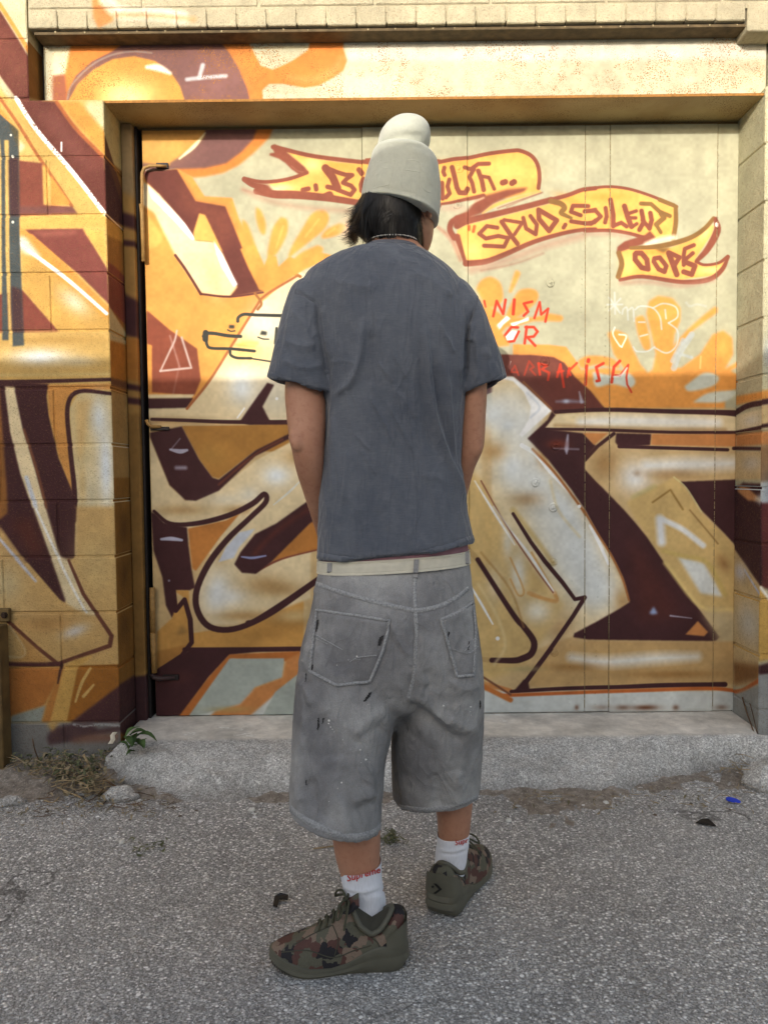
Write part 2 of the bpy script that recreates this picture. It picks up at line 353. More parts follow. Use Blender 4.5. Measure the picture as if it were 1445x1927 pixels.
for wd, p in ((8, q4([(95, 278), (82, 325), (98, 360)])), (8, q4([(70, 450), (75, 630)])), (8, q4([(152, 412), (130, 490), (155, 570), (112, 615)])), (9.5, q4([(182, 275), (215, 400), (235, 500), (265, 560), (330, 565), (360, 515)])), (8, q4([(325, 275), (395, 290), (480, 232), (600, 228)])), (8, q4([(430, 290), (380, 380), (412, 450), (432, 545)])), (9, q4([(480, 310), (520, 420), (540, 525)])), (7, q4([(510, 370), (600, 385), (635, 460), (660, 515)])), (11, q4([(755, 445), (785, 435)])), (11, q4([(860, 450), (885, 435)]))): line(D1, wd, p, 1, sm=0)
# ribbon 2
poly(YEL, q5([(0, 520), (100, 460), (400, 390), (700, 310), (970, 240), (1060, 205), (1310, 100), (1400, 85)]) + q6([(230, 60), (400, 85), (600, 150), (740, 215), (850, 260), (845, 300), (825, 520), (700, 560), (560, 520), (400, 480), (200, 460), (0, 465)]) + q5([(1300, 520), (1100, 555), (800, 640), (500, 765), (200, 850), (100, 850), (0, 600)]), 1.2)
blob((228, 150, 62), *c6(200, 150), 40, 8, .6); blob((228, 150, 62), *c5(1200, 200), 30, 8, .6, -20); blob((248, 214, 130), *c5(150, 740), 20, 18, .6); blob((248, 214, 130), *c6(600, 260), 16, 16, .4)
line(BRN, [14, 12, 11, 11], q5([(0, 470), (120, 420), (400, 350), (700, 275), (980, 200)]), 1.5); line(BRN, 8, q5([(980, 200), (1160, 150), (1310, 95), (1445, 78)]), 1.2); line(BRN, 5.5, q6([(0, 86), (100, 66), (230, 56), (400, 76), (560, 122), (700, 175), (860, 245)]), 1)
line(OLV, [8, 9, 9], q6([(850, 245), (850, 400), (825, 545)]), 1.2); line(OLV, 8, q6([(700, 180), (830, 232)]), 1)
line(BRN, [12, 11, 9, 8, 7], q5([(0, 590), (40, 720), (80, 850)]), 1.5); line(BRN, [12, 10, 8, 7], q5([(90, 868), (300, 845), (500, 770), (800, 640), (1100, 552), (1300, 515), (1445, 505)]), 1.3); line(BRN, 7, q6([(0, 470), (220, 466), (400, 492), (560, 535)]), 1.2)
line((176, 128, 108), 14, q5([(150, 935), (500, 840), (900, 690), (1300, 580)]), 6, .5); line((150, 96, 80), 3, q5([(250, 940), (600, 870), (900, 760)]), 3, .5); line((176, 128, 108), 8, q6([(0, 500), (250, 500), (420, 530)]), 4, .4); line((172, 118, 98), 6, [(1018, 425), (1048, 465)], 3, .0)
line((172, 112, 90), [5, 9, 6], [(824, 428), (850, 452), (866, 490)], 3, .6); line(BRN, 11, q5([(0, 400), (-60, 440), (-75, 520), (-30, 600)]), 1.5); line(BRN, 12, q5([(0, 400), (100, 370)]), 2)
line(OLV, [10, 11, 9, 6], q5([(980, 215), (1080, 240), (1120, 285), (1085, 335), (1130, 362), (1190, 390)]), 1.2)
for wd, p in ((8, q5([(420, 492), (310, 475), (230, 555), (300, 605), (430, 578), (535, 600), (490, 690), (280, 680)])), (9, q5([(465, 430), (560, 570), (630, 660)])), (7, q5([(490, 410), (680, 440), (600, 560)])), (8, q5([(690, 390), (720, 500), (820, 560), (832, 460), (765, 370)])), (9.5, q5([(850, 305), (855, 400), (960, 525), (1040, 415), (860, 310)])), (8, q5([(1130, 460), (1112, 490)])), (8, q5([(1370, 265), (1210, 262), (1188, 325), (1290, 362)])), (7, q5([(1330, 325), (1445, 300)])), (8, q5([(1190, 425), (1300, 442), (1400, 450), (1445, 415)])),
              (8, q6([(0, 285), (100, 280), (150, 335), (90, 390), (0, 402)])), (8, q6([(195, 255), (205, 330), (190, 390)])), (9, q6([(240, 180), (265, 320), (265, 425)])), (8, q6([(265, 425), (340, 395), (390, 430)])), (10, q6([(370, 240), (400, 340), (435, 430)])), (7, q6([(480, 285), (420, 305)])), (7, q6([(475, 350), (420, 350)])), (7, q6([(485, 405), (440, 435)])), (9, q6([(530, 285), (550, 390), (510, 460)])), (8, q6([(540, 370), (605, 450)])), (9, q6([(612, 305), (625, 370), (605, 445)]))): line(BRN, wd, p, 1, sm=0)
for wd, p in ((8, q6([(525, 215), (620, 220), (700, 292), (795, 332)])), (10, q6([(715, 310), (740, 350), (670, 410)])), (7, q6([(665, 410), (710, 485)]))): line(OLV, wd, p, 1, sm=0)
for p in ([(180, 480), (168, 530)], [(125, 480), (125, 510)]): line((190, 92, 50), 6, q5(p), 1.5)
# ribbon 3
poly(YEL, q6([(330, 660), (400, 640), (640, 635), (800, 630), (1000, 550), (1180, 420), (1210, 420), (1190, 500), (1030, 740), (1110, 800), (1310, 760), (1310, 800), (1200, 890), (900, 930), (540, 895), (320, 915), (330, 780)]), 1.2); blob((246, 214, 130), *c6(400, 780), 14, 22, .6); blob((246, 224, 160), *c6(1120, 500), 8, 18, .6, -35); blob((226, 150, 60), *c6(640, 670), 36, 6, .6); blob((246, 224, 160), *c6(1180, 840), 22, 7, .6)
poly(BRN, q6([(295, 680), (305, 620), (370, 570), (560, 510), (610, 470), (665, 535), (560, 590), (420, 640), (340, 665)]), 1.3); line((240, 226, 200), 10, q6([(580, 600), (700, 555), (830, 535)]), 4, .85)
line(OLV, [7, 10, 9, 8], q6([(430, 632), (640, 622), (820, 590), (1000, 530), (1120, 450), (1205, 355)]), 1.2); line(BRN, [8, 14, 12, 8], q6([(1225, 360), (1240, 470), (1150, 640), (1050, 750)]), 1.4); line((246, 246, 240), 6, q6([(1235, 405), (1235, 420)]), 1)
line(BRN, [6, 5, 7], q6([(1040, 760), (1120, 790), (1250, 772), (1340, 710)]), 1); line(BRN, [6, 10, 9, 8, 7], q6([(1345, 715), (1280, 840), (1150, 930), (900, 950), (540, 900), (330, 930)]), 1.3); line(OLV, 10, q6([(318, 680), (345, 780), (312, 900)]), 1.3); line((176, 128, 108), 8, q6([(340, 960), (600, 950), (900, 985), (1200, 930)]), 4, .5)
poly(OLV, q6([(640, 630), (800, 630), (740, 680), (690, 660)]), 1.5)
for wd, p in ((10, q6([(480, 680), (530, 680), (580, 740), (592, 830), (530, 815), (470, 740), (470, 690)])), (9, q6([(650, 730), (700, 722), (762, 800), (745, 855), (690, 830), (645, 760), (650, 730)])), (11, q6([(785, 680), (830, 800), (860, 880)])), (9, q6([(800, 680), (885, 720), (835, 800)])), (8, q6([(1020, 605), (935, 640), (925, 700), (925, 790)])), (10, q6([(930, 760), (1030, 800), (1000, 880), (925, 855)])), (8, q6([(940, 740), (1010, 680)]))): line(BRN, wd, p, 1, sm=0)
G(0, 0, 1)
for wd, p in ((8, [(728, 338), (708, 334), (700, 350), (706, 370), (726, 368), (726, 354), (716, 354)]), (8, [(760, 332), (764, 366)]), (7, [(760, 334), (790, 326)]), (7, [(762, 350), (782, 346)])): line(BRN, wd, p, 1, sm=0)
line(BRN, 7, [(690, 302), (760, 300), (826, 304)], 1); line(BRN, 8, [(672, 380), (750, 388), (826, 388)], 1.2)
# ------------------------------------------------------------------ right flowers (behind red writing)
for d in ([(70, 200), (110, 130), (190, 95), (270, 140), (297, 230), (285, 310), (200, 360), (140, 320)], [(348, 222), (400, 55), (420, 44), (445, 60), (440, 85), (372, 222)], [(335, 390), (420, 230), (500, 195), (580, 212), (597, 275), (545, 345), (420, 440), (320, 470)]): poly(ORG, q8(d), 2, sm=1)
poly(ORG, q8([(140, 300), (230, 380), (330, 440), (560, 440), (690, 405), (800, 425), (812, 450), (790, 475), (690, 470), (560, 470), (420, 510), (330, 520), (240, 620), (180, 500)]), 2); poly(WHT, q8([(205, 605), (230, 520), (330, 425), (362, 450), (300, 500), (230, 600)]), 1); poly(WHT, q8([(360, 490), (440, 470), (515, 435), (520, 465), (440, 490), (380, 520)]), 1); poly(WHT, q8([(270, 625), (380, 550), (440, 560), (400, 640), (300, 640)]), 1)
G(965, 480)
poly(ORG, [(535, 440), (590, 425), (640, 450), (680, 540), (720, 620), (762, 668), (790, 650), (808, 560), (790, 480), (755, 330), (770, 262), (820, 232), (900, 245), (946, 300), (946, 370), (912, 450), (905, 520), (935, 480), (990, 420), (1080, 340), (1140, 293), (1160, 300), (1156, 325), (1090, 372), (1020, 425), (960, 492), (920, 560), (908, 640), (950, 640), (1060, 560), (1130, 450), (1190, 428), (1240, 468), (1246, 560), (1200, 645), (1280, 600), (1330, 600), (1230, 655), (1320, 700), (1320, 740), (1200, 780), (1200, 868), (520, 870), (400, 700), (380, 650), (540, 640), (640, 660), (570, 560)], 1.5)
poly(ORG, [(692, 356), (740, 350), (770, 460), (776, 530), (742, 532), (705, 440)], 1.8, sm=1); poly(ORG, [(365, 600), (430, 570), (560, 585), (600, 640), (480, 620), (390, 640)], 1.8, sm=1)
blob((240, 176, 88), 1190, 520, 12, 22, .6); blob((240, 176, 88), 860, 300, 16, 18, .5)
for d in ([(968, 745), (1080, 668), (1165, 690), (1130, 742), (1000, 772)], [(1015, 835), (1110, 780), (1262, 772), (1190, 832)], [(450, 660), (560, 680), (650, 668), (692, 715), (660, 752), (560, 730), (470, 745)]): poly((200, 204, 192), d, 2, sm=1)
poly(ORG, [(0, 505), (200, 508), (300, 520), (350, 590), (400, 680), (525, 872), (450, 870), (330, 700), (230, 585), (0, 570)], 1.2)
poly(MAR, [(-60, 565), (100, 565), (230, 578), (290, 610), (350, 690), (440, 770), (522, 872), (400, 880), (240, 900), (100, 800), (0, 690), (-60, 690)], 1)
poly((126, 70, 54), [(-60, 568), (220, 580), (330, 680), (100, 680)], 8, .5)
line((150, 158, 186), [3, 6, 3], [(245, 830), (320, 828), (405, 832)], 3, .6); line((190, 196, 216), [2, 7], [(375, 775), (388, 830)], 2, .7); blob((190, 196, 216), 300, 828, 6, 4, .9)
G(0, 0, 1)
for wd, p in ((5, [(215, 430), (245, 300), (300, 410), (320, 290)]), (4, [(140, 300), (150, 350)]), (6, [(395, 290), (385, 410)]), (5, [(545, 305), (475, 322), (512, 390), (475, 425)]), (4.5, [(565, 445), (610, 310), (622, 415), (682, 365), (658, 475)]), (5, [(425, 525), (370, 522), (308, 600), (322, 650), (392, 640), (432, 560)]), (5, [(482, 660), (500, 520)]), (5, [(490, 522), (560, 522), (592, 560), (560, 602), (505, 608), (572, 680)])): line(RED, wd, q8(p), 1.1, sm=0)
for wd, p, a in ((3.5, [(345, 930), (400, 850), (430, 930)], .5), (3.5, [(360, 905), (420, 905)], .5), (3.5, [(480, 930), (520, 810), (560, 860), (530, 880), (575, 930)], .55), (4.5, [(600, 830), (612, 925)], .9), (4.5, [(600, 832), (670, 850), (630, 880), (690, 910), (680, 970)], .8), (4.5, [(758, 945), (785, 838), (815, 1030)], .85), (4, [(760, 905), (810, 895)], .8), (4.5, [(845, 945), (862, 870)], .9), (4.5, [(925, 828), (855, 895), (870, 930)], .9), (7, [(1025, 800), (1022, 812)], 1), (5.5, [(1010, 850), (998, 1010)], 1), (5.5, [(1150, 830), (1090, 862), (1118, 975), (1095, 980)], 1), (5.5, [(1220, 990), (1240, 860), (1290, 810)], 1), (4, [(1250, 930), (1290, 935), (1355, 850)], .9), (3.5, [(1362, 842), (1345, 950), (1352, 1010), (1388, 1075)], 1)): line(RED, wd, q8(p), 1.1, a, sm=0)
line(WHT, 3, q8([(1238, 945), (1300, 930), (1350, 870)]), 1.5, .7); line((200, 196, 190), 1.5, q8([(335, 845), (335, 815), (355, 845), (365, 812)]), .6, sm=0)
# pale chalk tags
CH_ = (196, 198, 190)
for p in (q8([(1185, 330), (1310, 330)]), q8([(1200, 270), (1290, 400)]), q8([(1245, 230), (1250, 410)]), q8([(1295, 280), (1200, 380)]), q8([(1310, 410), (1320, 370), (1350, 360), (1360, 460)]), q8([(1360, 380), (1400, 360), (1410, 470)])): line(CH_, 3, p, 1.5, .8)
G(965, 480)
for p in ([(690, 310), (720, 290), (790, 300), (830, 350), (840, 420)], [(790, 300), (850, 275), (920, 295), (930, 350), (880, 385)], [(880, 385), (930, 430), (925, 510), (870, 555), (800, 525)], [(800, 520), (760, 545), (700, 545), (680, 520)], [(860, 310), (865, 360)], [(710, 380), (745, 380)], [(720, 460), (760, 450)]): line(CH_, 3, p, 1.2, .85)
for p in ([(575, 410), (565, 450), (600, 510), (615, 520)], [(600, 450), (640, 460), (615, 520)]): line((238, 232, 214), 3, p, 1, .9)
for wd, p in ((12, [(1010, 450), (940, 560), (910, 640)]), (8, [(960, 480), (900, 600)]), (6, [(940, 560), (1010, 580)]), (7, [(1010, 455), (960, 500)])): line((182, 186, 182), wd, p, 1.5, .75)
line((190, 192, 184), 4, [(980, 270), (1000, 290), (1040, 280), (1090, 290)], 2, .5); line((240, 196, 120), 3, [(1062, 575), (1058, 640)], 1.5, .8)
# ------------------------------------------------------------------ between the two halves, behind the figure
G(0, 0, 1)
poly(TANL, [(600, 800), (700, 740), (900, 700), (920, 1290), (600, 1290)], 4); poly(ORG, [(590, 540), (660, 500), (900, 560), (960, 650), (860, 660), (740, 690), (640, 640)], 2)
poly(MAR, [(620, 700), (700, 660), (860, 664), (960, 668), (960, 720), (860, 770), (760, 800), (640, 790)], 1); poly((196, 128, 64), [(600, 1010), (680, 930), (800, 900), (830, 960), (740, 1020), (600, 1060)], 1.5)
for x, y, rx, ry, a in ((760, 860, 40, 20, .9), (840, 1000, 20, 50, .8), (700, 1130, 50, 20, .8)): blob((232, 236, 236), x, y, rx, ry, a)
line(DRK, 11, [(600, 1090), (700, 1020), (820, 985), (900, 1054)], 1); line(DRK, 9, [(580, 800), (700, 810), (830, 770), (960, 720)], 1); line(DRK, 10, [(600, 1222), (760, 1227), (930, 1243)], 1); line(DRK, 8, [(640, 960), (760, 890), (880, 890)], 1); line(ORD, 9, [(600, 1240), (760, 1246), (960, 1300)], 1.5)
poly(GRY, [(640, 1300), (940, 1300), (940, 1400), (640, 1400)], 2)
G(965, 480)
# ------------------------------------------------------------------ big letter, right half
poly(TANL, [(-120, 690), (0, 690), (215, 880), (80, 1040), (330, 1330), (480, 1560), (660, 1960), (480, 2080), (340, 2160), (-60, 2300), (-120, 2300)], 2)
G(0, 0, 1)
for x, y, rx, ry, a, r in ((930, 780, 30, 26, .8, 0), (985, 800, 26, 40, .6, 0), (965, 880, 30, 40, .75, 0), (1010, 900, 20, 30, .6, 0), (1060, 960, 26, 60, .8, 30), (1090, 1040, 34, 60, .9, 20), (1120, 1100, 30, 40, .8, 20)): blob((226, 231, 231), x, y, rx * 1.08, ry * 1.08, min(1, a * 1.3), r)
poly((226, 230, 228), [(1000, 860), (1060, 940), (1120, 1040), (1160, 1122), (1110, 1150), (1050, 1085), (1000, 990), (955, 890)], 16, .75)
poly((226, 230, 228), [(905, 745), (975, 730), (1005, 790), (990, 850), (930, 830)], 14, .6)
for x, y, rx, ry, a in ((930, 850, 20, 16, .6), (1020, 860, 16, 20, .6), (990, 940, 30, 14, .55), (1170, 1130, 14, 22, .6), (1050, 1180, 30, 30, .5), (1080, 1230, 60, 24, .4)): blob((168, 122, 66), x, y, rx, ry, a)
poly((216, 182, 118), [(880, 880), (905, 900), (960, 1010), (1020, 1090), (1060, 1140), (1030, 1190), (990, 1250), (900, 1290), (860, 1290), (860, 880)], 6, .9)
for x, y, rx, ry, a in ((975, 1080, 14, 40, .8), (1010, 1150, 26, 22, .7), (955, 1020, 10, 30, .6), (930, 1100, 16, 34, .35)): blob((236, 234, 222), x, y, rx, ry, min(1, a * 1.2))
line((212, 160, 92), 3.5, [(960, 1050), (985, 1110), (975, 1120), (960, 1090)], 1.5, .8); line((212, 160, 92), 4, [(1000, 1040), (1040, 1110), (1045, 1130), (1000, 1120)], 1.5, .8); line((206, 176, 108), 10, [(965, 960), (1000, 1005), (1040, 1060)], 4, .7)
poly(DRK, [(1038, 774), (1030, 790), (992, 825), (1031, 865), (1075, 922), (1101, 960), (1124, 1003), (1151, 1046), (1171, 1086), (1184, 1133), (1164, 1146), (1124, 1169), (1080, 1192), (1078, 1199), (1108, 1204), (1346, 1207), (1354, 1199), (1324, 1159), (1284, 1106), (1250, 1060), (1217, 1010), (1194, 983), (1174, 960), (1124, 908), (1100, 882), (1100, 865), (1121, 839), (1096, 815), (1025, 807), (1045, 781)], 1)
poly((92, 46, 38), [(1180, 1000), (1240, 1080), (1280, 1160), (1200, 1170), (1190, 1080)], 14, .55)
G(965, 480)
poly(TANL, [(250, 903), (520, 890), (900, 898), (1290, 912), (1290, 998), (900, 1000), (480, 985), (180, 983)], 1); line((242, 242, 240), [15, 19, 17], [(380, 945), (600, 940), (900, 945), (1160, 950)], 6, .8); line((160, 118, 70), 6, [(240, 965), (700, 985), (1200, 990)], 4, .6)
line(DRK, [7, 8, 9, 14], [(240, 888), (520, 876), (900, 886), (1180, 892), (1300, 900)], 1.2); line(DRK, [5, 6, 6, 7], [(180, 985), (490, 990), (900, 1004), (1300, 1006)], 1)
poly(TAN, [(580, 1012), (590, 1085), (1230, 1110), (1300, 1120), (1300, 1272), (950, 1282), (910, 1262), (800, 1300), (640, 1400), (480, 1290), (405, 1210), (410, 1150)], 1)
poly(DRK, [(583, 1008), (782, 1014), (776, 1076), (602, 1092), (578, 1060)], 1); poly(ORD, [(784, 1014), (1300, 1014), (1300, 1086), (780, 1076)], 1.2); line(DRK, 6.5, [(600, 1085), (900, 1094), (1215, 1103)], 1); line(DRK, 7, [(1250, 1095), (1310, 1092)], 1); poly(ORD, [(395, 1008), (540, 1008), (460, 1076)], 1); line(DRK, 7, [(570, 1012), (480, 1082), (408, 1160)], 1.2, sm=0)
line((240, 243, 244), [23, 28, 22], [(760, 1195), (950, 1190), (1240, 1180)], 10, .85); blob((244, 247, 250), 690, 1255, 30, 28, .95); blob((150, 120, 90), 700, 1235, 7, 6, .5); blob((160, 116, 64), 520, 1180, 22, 26, .6); blob((150, 108, 58), 900, 1240, 60, 10, .5)
poly((216, 184, 122), [(640, 1400), (910, 1258), (980, 1320), (1070, 1470), (1200, 1580), (1300, 1700), (1290, 2000), (1070, 1995), (990, 1900), (860, 1740), (700, 1510)], 1.5); poly(DRK, [(945, 1284), (1300, 1270), (1300, 1690), (1200, 1580), (1060, 1440), (980, 1320)], 1)
line((222, 210, 150), 3, [(910, 1258), (980, 1320), (1065, 1455)], 1, .8); line((150, 116, 60), 4, [(790, 1400), (890, 1330), (960, 1440)], 1.5, .8, sm=0); line((190, 180, 110), 8, [(680, 1370), (800, 1310)], 4, .5)
line((204, 192, 116), 3, [(520, 1010), (500, 1300)], 3, .0)
poly(WHT, [(-90, 690), (0, 690), (70, 745), (218, 882), (50, 1032), (36, 1018), (90, 930), (100, 862), (60, 775), (0, 715), (-60, 700)], 1); line((190, 200, 214), 4, [(80, 780), (150, 860), (100, 920)], 2, .5)
line((150, 100, 60), 4, [(60, 720), (215, 870)], 1.5, .8); line(WHT, [9, 7, 5], [(50, 1078), (130, 1130), (210, 1230), (335, 1360)], 1); line((170, 110, 62), 5, [(110, 1100), (230, 1225), (370, 1410), (410, 1470)], 1.5)
line(WHT, 7, [(375, 1424)], .8); line(LIL, 3, [(230, 1095), (370, 1100)], 2, .5); line(LIL, [3, 8, 2], [(310, 1020), (303, 1090), (303, 1125)], 2, .8); blob((130, 60, 44), 250, 1070, 20, 8, .8)
G(965, 960)
line(WHT, [5, 7, 5], [(435, 88), (480, 170), (540, 305)], 1); line((170, 110, 62), 4, [(400, 0), (480, 135), (555, 255), (620, 390), (655, 510)], 1.5)
line((236, 240, 246), 16, [(830, 50), (840, 180)], 5, .95); line((238, 242, 248), 11, [(850, 55), (960, 110), (1075, 200)], 3, .9); poly((226, 230, 228), [(930, 262), (1080, 300), (1190, 492), (1060, 470)], 3); line((210, 184, 110), 8, [(850, 232), (960, 260), (1100, 300), (1200, 480)], 3, .8); line((232, 206, 132), 8, [(860, 300), (1060, 545), (1245, 565)], 3, .8); blob((166, 124, 76), 1190, 300, 10, 18, .8, 30); line((140, 106, 60), 3, [(1000, 0), (1160, 190)], 1.5, .7)
poly((196, 178, 140), [(1070, 570), (1300, 590), (1300, 960), (1000, 960), (1170, 740)], 10, .9)
poly((200, 164, 110), [(180, 830), (430, 740), (1170, 745), (1290, 745), (1290, 985), (80, 1000)], 2); line((240, 242, 240), [13, 24, 13], [(330, 835), (520, 860), (800, 840), (1040, 830)], 9, .85); blob((144, 98, 48), 330, 890, 60, 8, .5); blob((150, 104, 52), 900, 930, 90, 8, .6); blob((206, 168, 110), 160, 940, 20, 16, .6)
poly(ORD, [(975, 704), (1045, 628), (1102, 690), (1082, 714)], 1); line(LIL, [3, 1], [(890, 598), (1010, 612)], 1.5, .8); poly((150, 166, 206), [(770, 585), (795, 545), (818, 585), (790, 592)], 1.5)
line(DRK, [7, 8, 9, 10], [(-10, 1028), (300, 1010), (600, 1002), (850, 992), (1200, 988)], 1); line((198, 108, 54), 7, [(-60, 1050), (300, 1036), (700, 1022), (1100, 1010), (1300, 1030)], 1.5)
line(DRK, [6, 8, 9, 7, 9, 8, 9, 10], [(0, 20), (100, 180), (180, 290), (280, 410), (350, 505), (405, 495), (340, 600), (250, 730), (180, 830), (60, 990)], 1, sm=0); poly(DRK, [(60, 960), (85, 965), (95, 1022), (0, 1030)], 1)
line(DRK, [9, 11, 13, 13, 10], [(-200, 280), (0, 590), (60, 660), (118, 745), (104, 812), (50, 842), (0, 852), (-120, 850)], 1.2); blob((180, 168, 116), 60, 900, 40, 5, .6); line(WHT, [3, 5, 4], [(-10, 120), (90, 250), (235, 470)], 1.5); line((214, 160, 96), 8, [(235, 470), (245, 515), (170, 500), (90, 470)], 2, .7)
for x, rx, a in ((750, 24, .9), (920, 6, .7), (360, 4, .7), (620, 14, .6), (1180, 12, .5), (500, 18, .35)): blob((104, 62, 40), x, 1118, rx, 5, a)
blob((120, 110, 96), 640, 1150, 180, 5, .5)
G(0, 0, 1)
line(BRN, 3, [(905, 905), (950, 985), (1000, 1060), (1040, 1115)], 1, .8); line(WHT, [2, 5, 2], [(893, 905), (930, 965), (968, 1025)], 1.5, .9); blob((222, 228, 230), 955, 800, 14, 12, .9); blob((222, 226, 224), 1000, 860, 10, 26, .7, 20)
line((236, 214, 160), 5, [(900, 1100), (935, 1160), (950, 1215), (930, 1250)], 3, .7); line((176, 132, 74), 4, [(905, 1040), (960, 1110), (985, 1180)], 2, .6); line((230, 208, 150), 4, [(1035, 905), (1050, 960), (1090, 1010)], 3, .6)
blob((222, 228, 230), 430, 1010, 12, 18, .7, 30); line((178, 128, 70), 4, [(300, 1000), (340, 1010), (400, 1000)], 3, .6); line(WHT, [2, 4, 2], [(330, 930), (390, 950), (440, 930)], 2, .5); line((170, 120, 66), 5, [(398, 1110), (430, 1150), (500, 1130), (560, 1090)], 4, .5); line((240, 226, 190), 6, [(420, 1090), (470, 1120), (540, 1090)], 4, .5)
# ------------------------------------------------------------------ big letter, centre and left half
G(480, 960)
line(WHT, [3, 5, 3], [(1215, 420), (1280, 530), (1345, 645)], 1.2); line(WHT, 8, [(1373, 727)], .8); line((120, 76, 56), 4, [(1290, 945), (1445, 1045)], 1.5); line((200, 120, 60), 10, [(1295, 1000), (1445, 1075)], 2)
line((226, 226, 220), [2, 6, 2], [(1350, -20), (1445, 110)], 2, .9)
G(0, 480)
poly((176, 126, 62), [(1030, 968), (1640, 960), (1640, 1120), (1445, 1108), (1240, 1266), (1200, 1255), (1130, 1155)], 1.2); blob((196, 150, 76), 1200, 1130, 30, 20, .5)
poly(TANL, [(850, 1040), (960, 1310), (1050, 1392), (1110, 1390), (1240, 1330), (1445, 1165), (1760, 1000), (1760, 1700), (1200, 1700), (860, 1500)], 1)
poly(DRK, [(850, 1005), (1030, 970), (1130, 1160), (1205, 1262), (1240, 1272), (1445, 1108), (1640, 1010), (1640, 1040), (1445, 1140), (1240, 1335), (1110, 1392), (1050, 1388), (960, 1302), (900, 1155), (850, 1030)], 1); line(DRK, [6, 7, 8], [(860, 930), (1050, 936), (1300, 945), (1660, 945)], 1); line((120, 66, 46), 4, [(1240, 1300), (1445, 1130), (1600, 1045)], 2, .7)
line(LIL, [4, 9, 5], [(965, 1102), (1020, 1112), (1060, 1105)], 1.2, .8); line(LIL, 7, [(1000, 1205), (1050, 1205)], 3, .6); line(LIL, 2, [(970, 1100), (1020, 1040)], 1.5, .5)
G(0, 0, 1)
for x, y, rx, ry, a in ((520, 895, 24, 18, .95), (470, 930, 20, 14, .4), (425, 940, 30, 10, .3)): blob((236, 241, 242), x, y, rx * 1.1, ry * 1.1, min(1, a * 1.15))
for x, y, rx, ry, a in ((340, 960, 50, 10, .5), (450, 960, 30, 8, .6), (560, 860, 26, 16, .5)): blob((160, 116, 62), x, y, rx, ry, a)
G(0, 960)
poly(DRK, [(855, 10), (880, 20), (930, 72), (1060, 98), (1068, 200), (1085, 330), (1105, 440), (1072, 456), (985, 455), (1000, 540), (1048, 500), (975, 612), (940, 540), (920, 380), (870, 230)], 1)
poly((196, 128, 64), [(1065, 104), (1280, 58), (1365, 12), (1250, 150), (1110, 345), (1090, 330)], 1)
poly((206, 154, 82), [(985, 455), (1070, 455), (1075, 560), (1080, 700), (1445, 640), (1720, 480), (1720, 790), (1085, 780), (890, 900), (890, 690), (975, 612), (1000, 540), (1045, 498)], 1.2); poly((180, 128, 66), [(890, 800), (1070, 760), (1030, 820), (890, 905)], 2); poly((150, 116, 70), [(1000, 705), (1030, 650), (1060, 690), (1030, 705)], 3, .8)
poly(TANL, [(1445, -30), (1560, -90), (1760, -60), (1760, 500), (1600, 560), (1445, 612), (1330, 652), (1200, 650), (1130, 580), (1120, 450), (1190, 300), (1300, 160)], 1.5)
blob((238, 242, 242), 1230, 470, 22, 38, 1, -10); blob((236, 238, 236), 1300, 490, 32, 17, .8); blob((160, 116, 60), 1400, 600, 60, 10, .6); blob((160, 116, 60), 1500, 420, 40, 18, .5); blob((160, 116, 60), 1250, 250, 14, 24, .3)
G(480, 960)
for x, y, rx, ry, a in ((150, 450, 40, 14, .5), (200, 640, 50, 12, .6), (60, 700, 40, 14, .5)): blob((150, 108, 54), x, y, rx, ry, a)
blob((214, 196, 150), 230, 600, 40, 12, .6)
line(DRK, [10, 11, 11], [(-40, 640), (0, 628), (150, 535), (340, 405), (420, 350)], 1.2); line(BRN, [4, 6, 7], [(0, 352), (150, 275), (345, 222), (420, 200)], 1.2)
poly((190, 126, 62), [(40, 310), (180, 180), (310, 65), (400, 60), (400, 210), (345, 222), (180, 262)], 1); line(DRK, [8, 10, 10], [(-400, 790), (0, 790), (250, 788), (420, 790)], 1.2)
G(0, 0, 1)
poly(DRK, [(620, 915), (583, 940), (520, 985), (480, 1005), (452, 1040), (441, 1062), (455, 1078), (482, 1080), (510, 1058), (583, 985), (620, 960)], 1); line((104, 50, 40), 10, [(600, 945), (520, 1000), (480, 1040)], 5, .6); line((150, 160, 206), [3, 5, 3], [(455, 1048), (475, 1050), (500, 1046)], 1.2, .9)
poly((206, 212, 224), [(411, 1058), (425, 1030), (450, 1002), (480, 995), (470, 1008), (450, 1030), (440, 1050)], 1)
line(DRK, [6, 9, 11, 10, 10, 12, 12, 12, 10, 10], [(290, 962), (320, 985), (370, 985), (430, 970), (475, 948), (497, 930), (500, 945), (470, 975), (428, 1015), (392, 1062), (370, 1112), (372, 1150), (395, 1180), (440, 1184), (500, 1160), (560, 1120), (610, 1082)], 1.2)
line((226, 228, 224), [2, 4, 2], [(515, 950), (545, 925), (565, 905)], 1, .9)
G(0, 960)
line(DRK, [9, 9, 10, 9, 8], [(985, 460), (996, 570), (1046, 508), (1078, 620), (1086, 750), (1030, 825), (890, 915)], 1, sm=0); line(LIL, [5, 8, 5], [(915, 165), (970, 162), (1030, 170)], 1.2, .9); line(LIL, 4, [(958, 400)], 1.5, .7)
poly(DRK, [(880, 912), (1030, 822), (1085, 788), (1445, 785), (1480, 800), (1300, 822), (1180, 950), (1020, 1180), (880, 1180)], 1); poly((190, 114, 56), [(1005, 1180), (1180, 950), (1300, 818), (1700, 800), (1700, 860), (1310, 842), (1070, 1180)], 1.2)
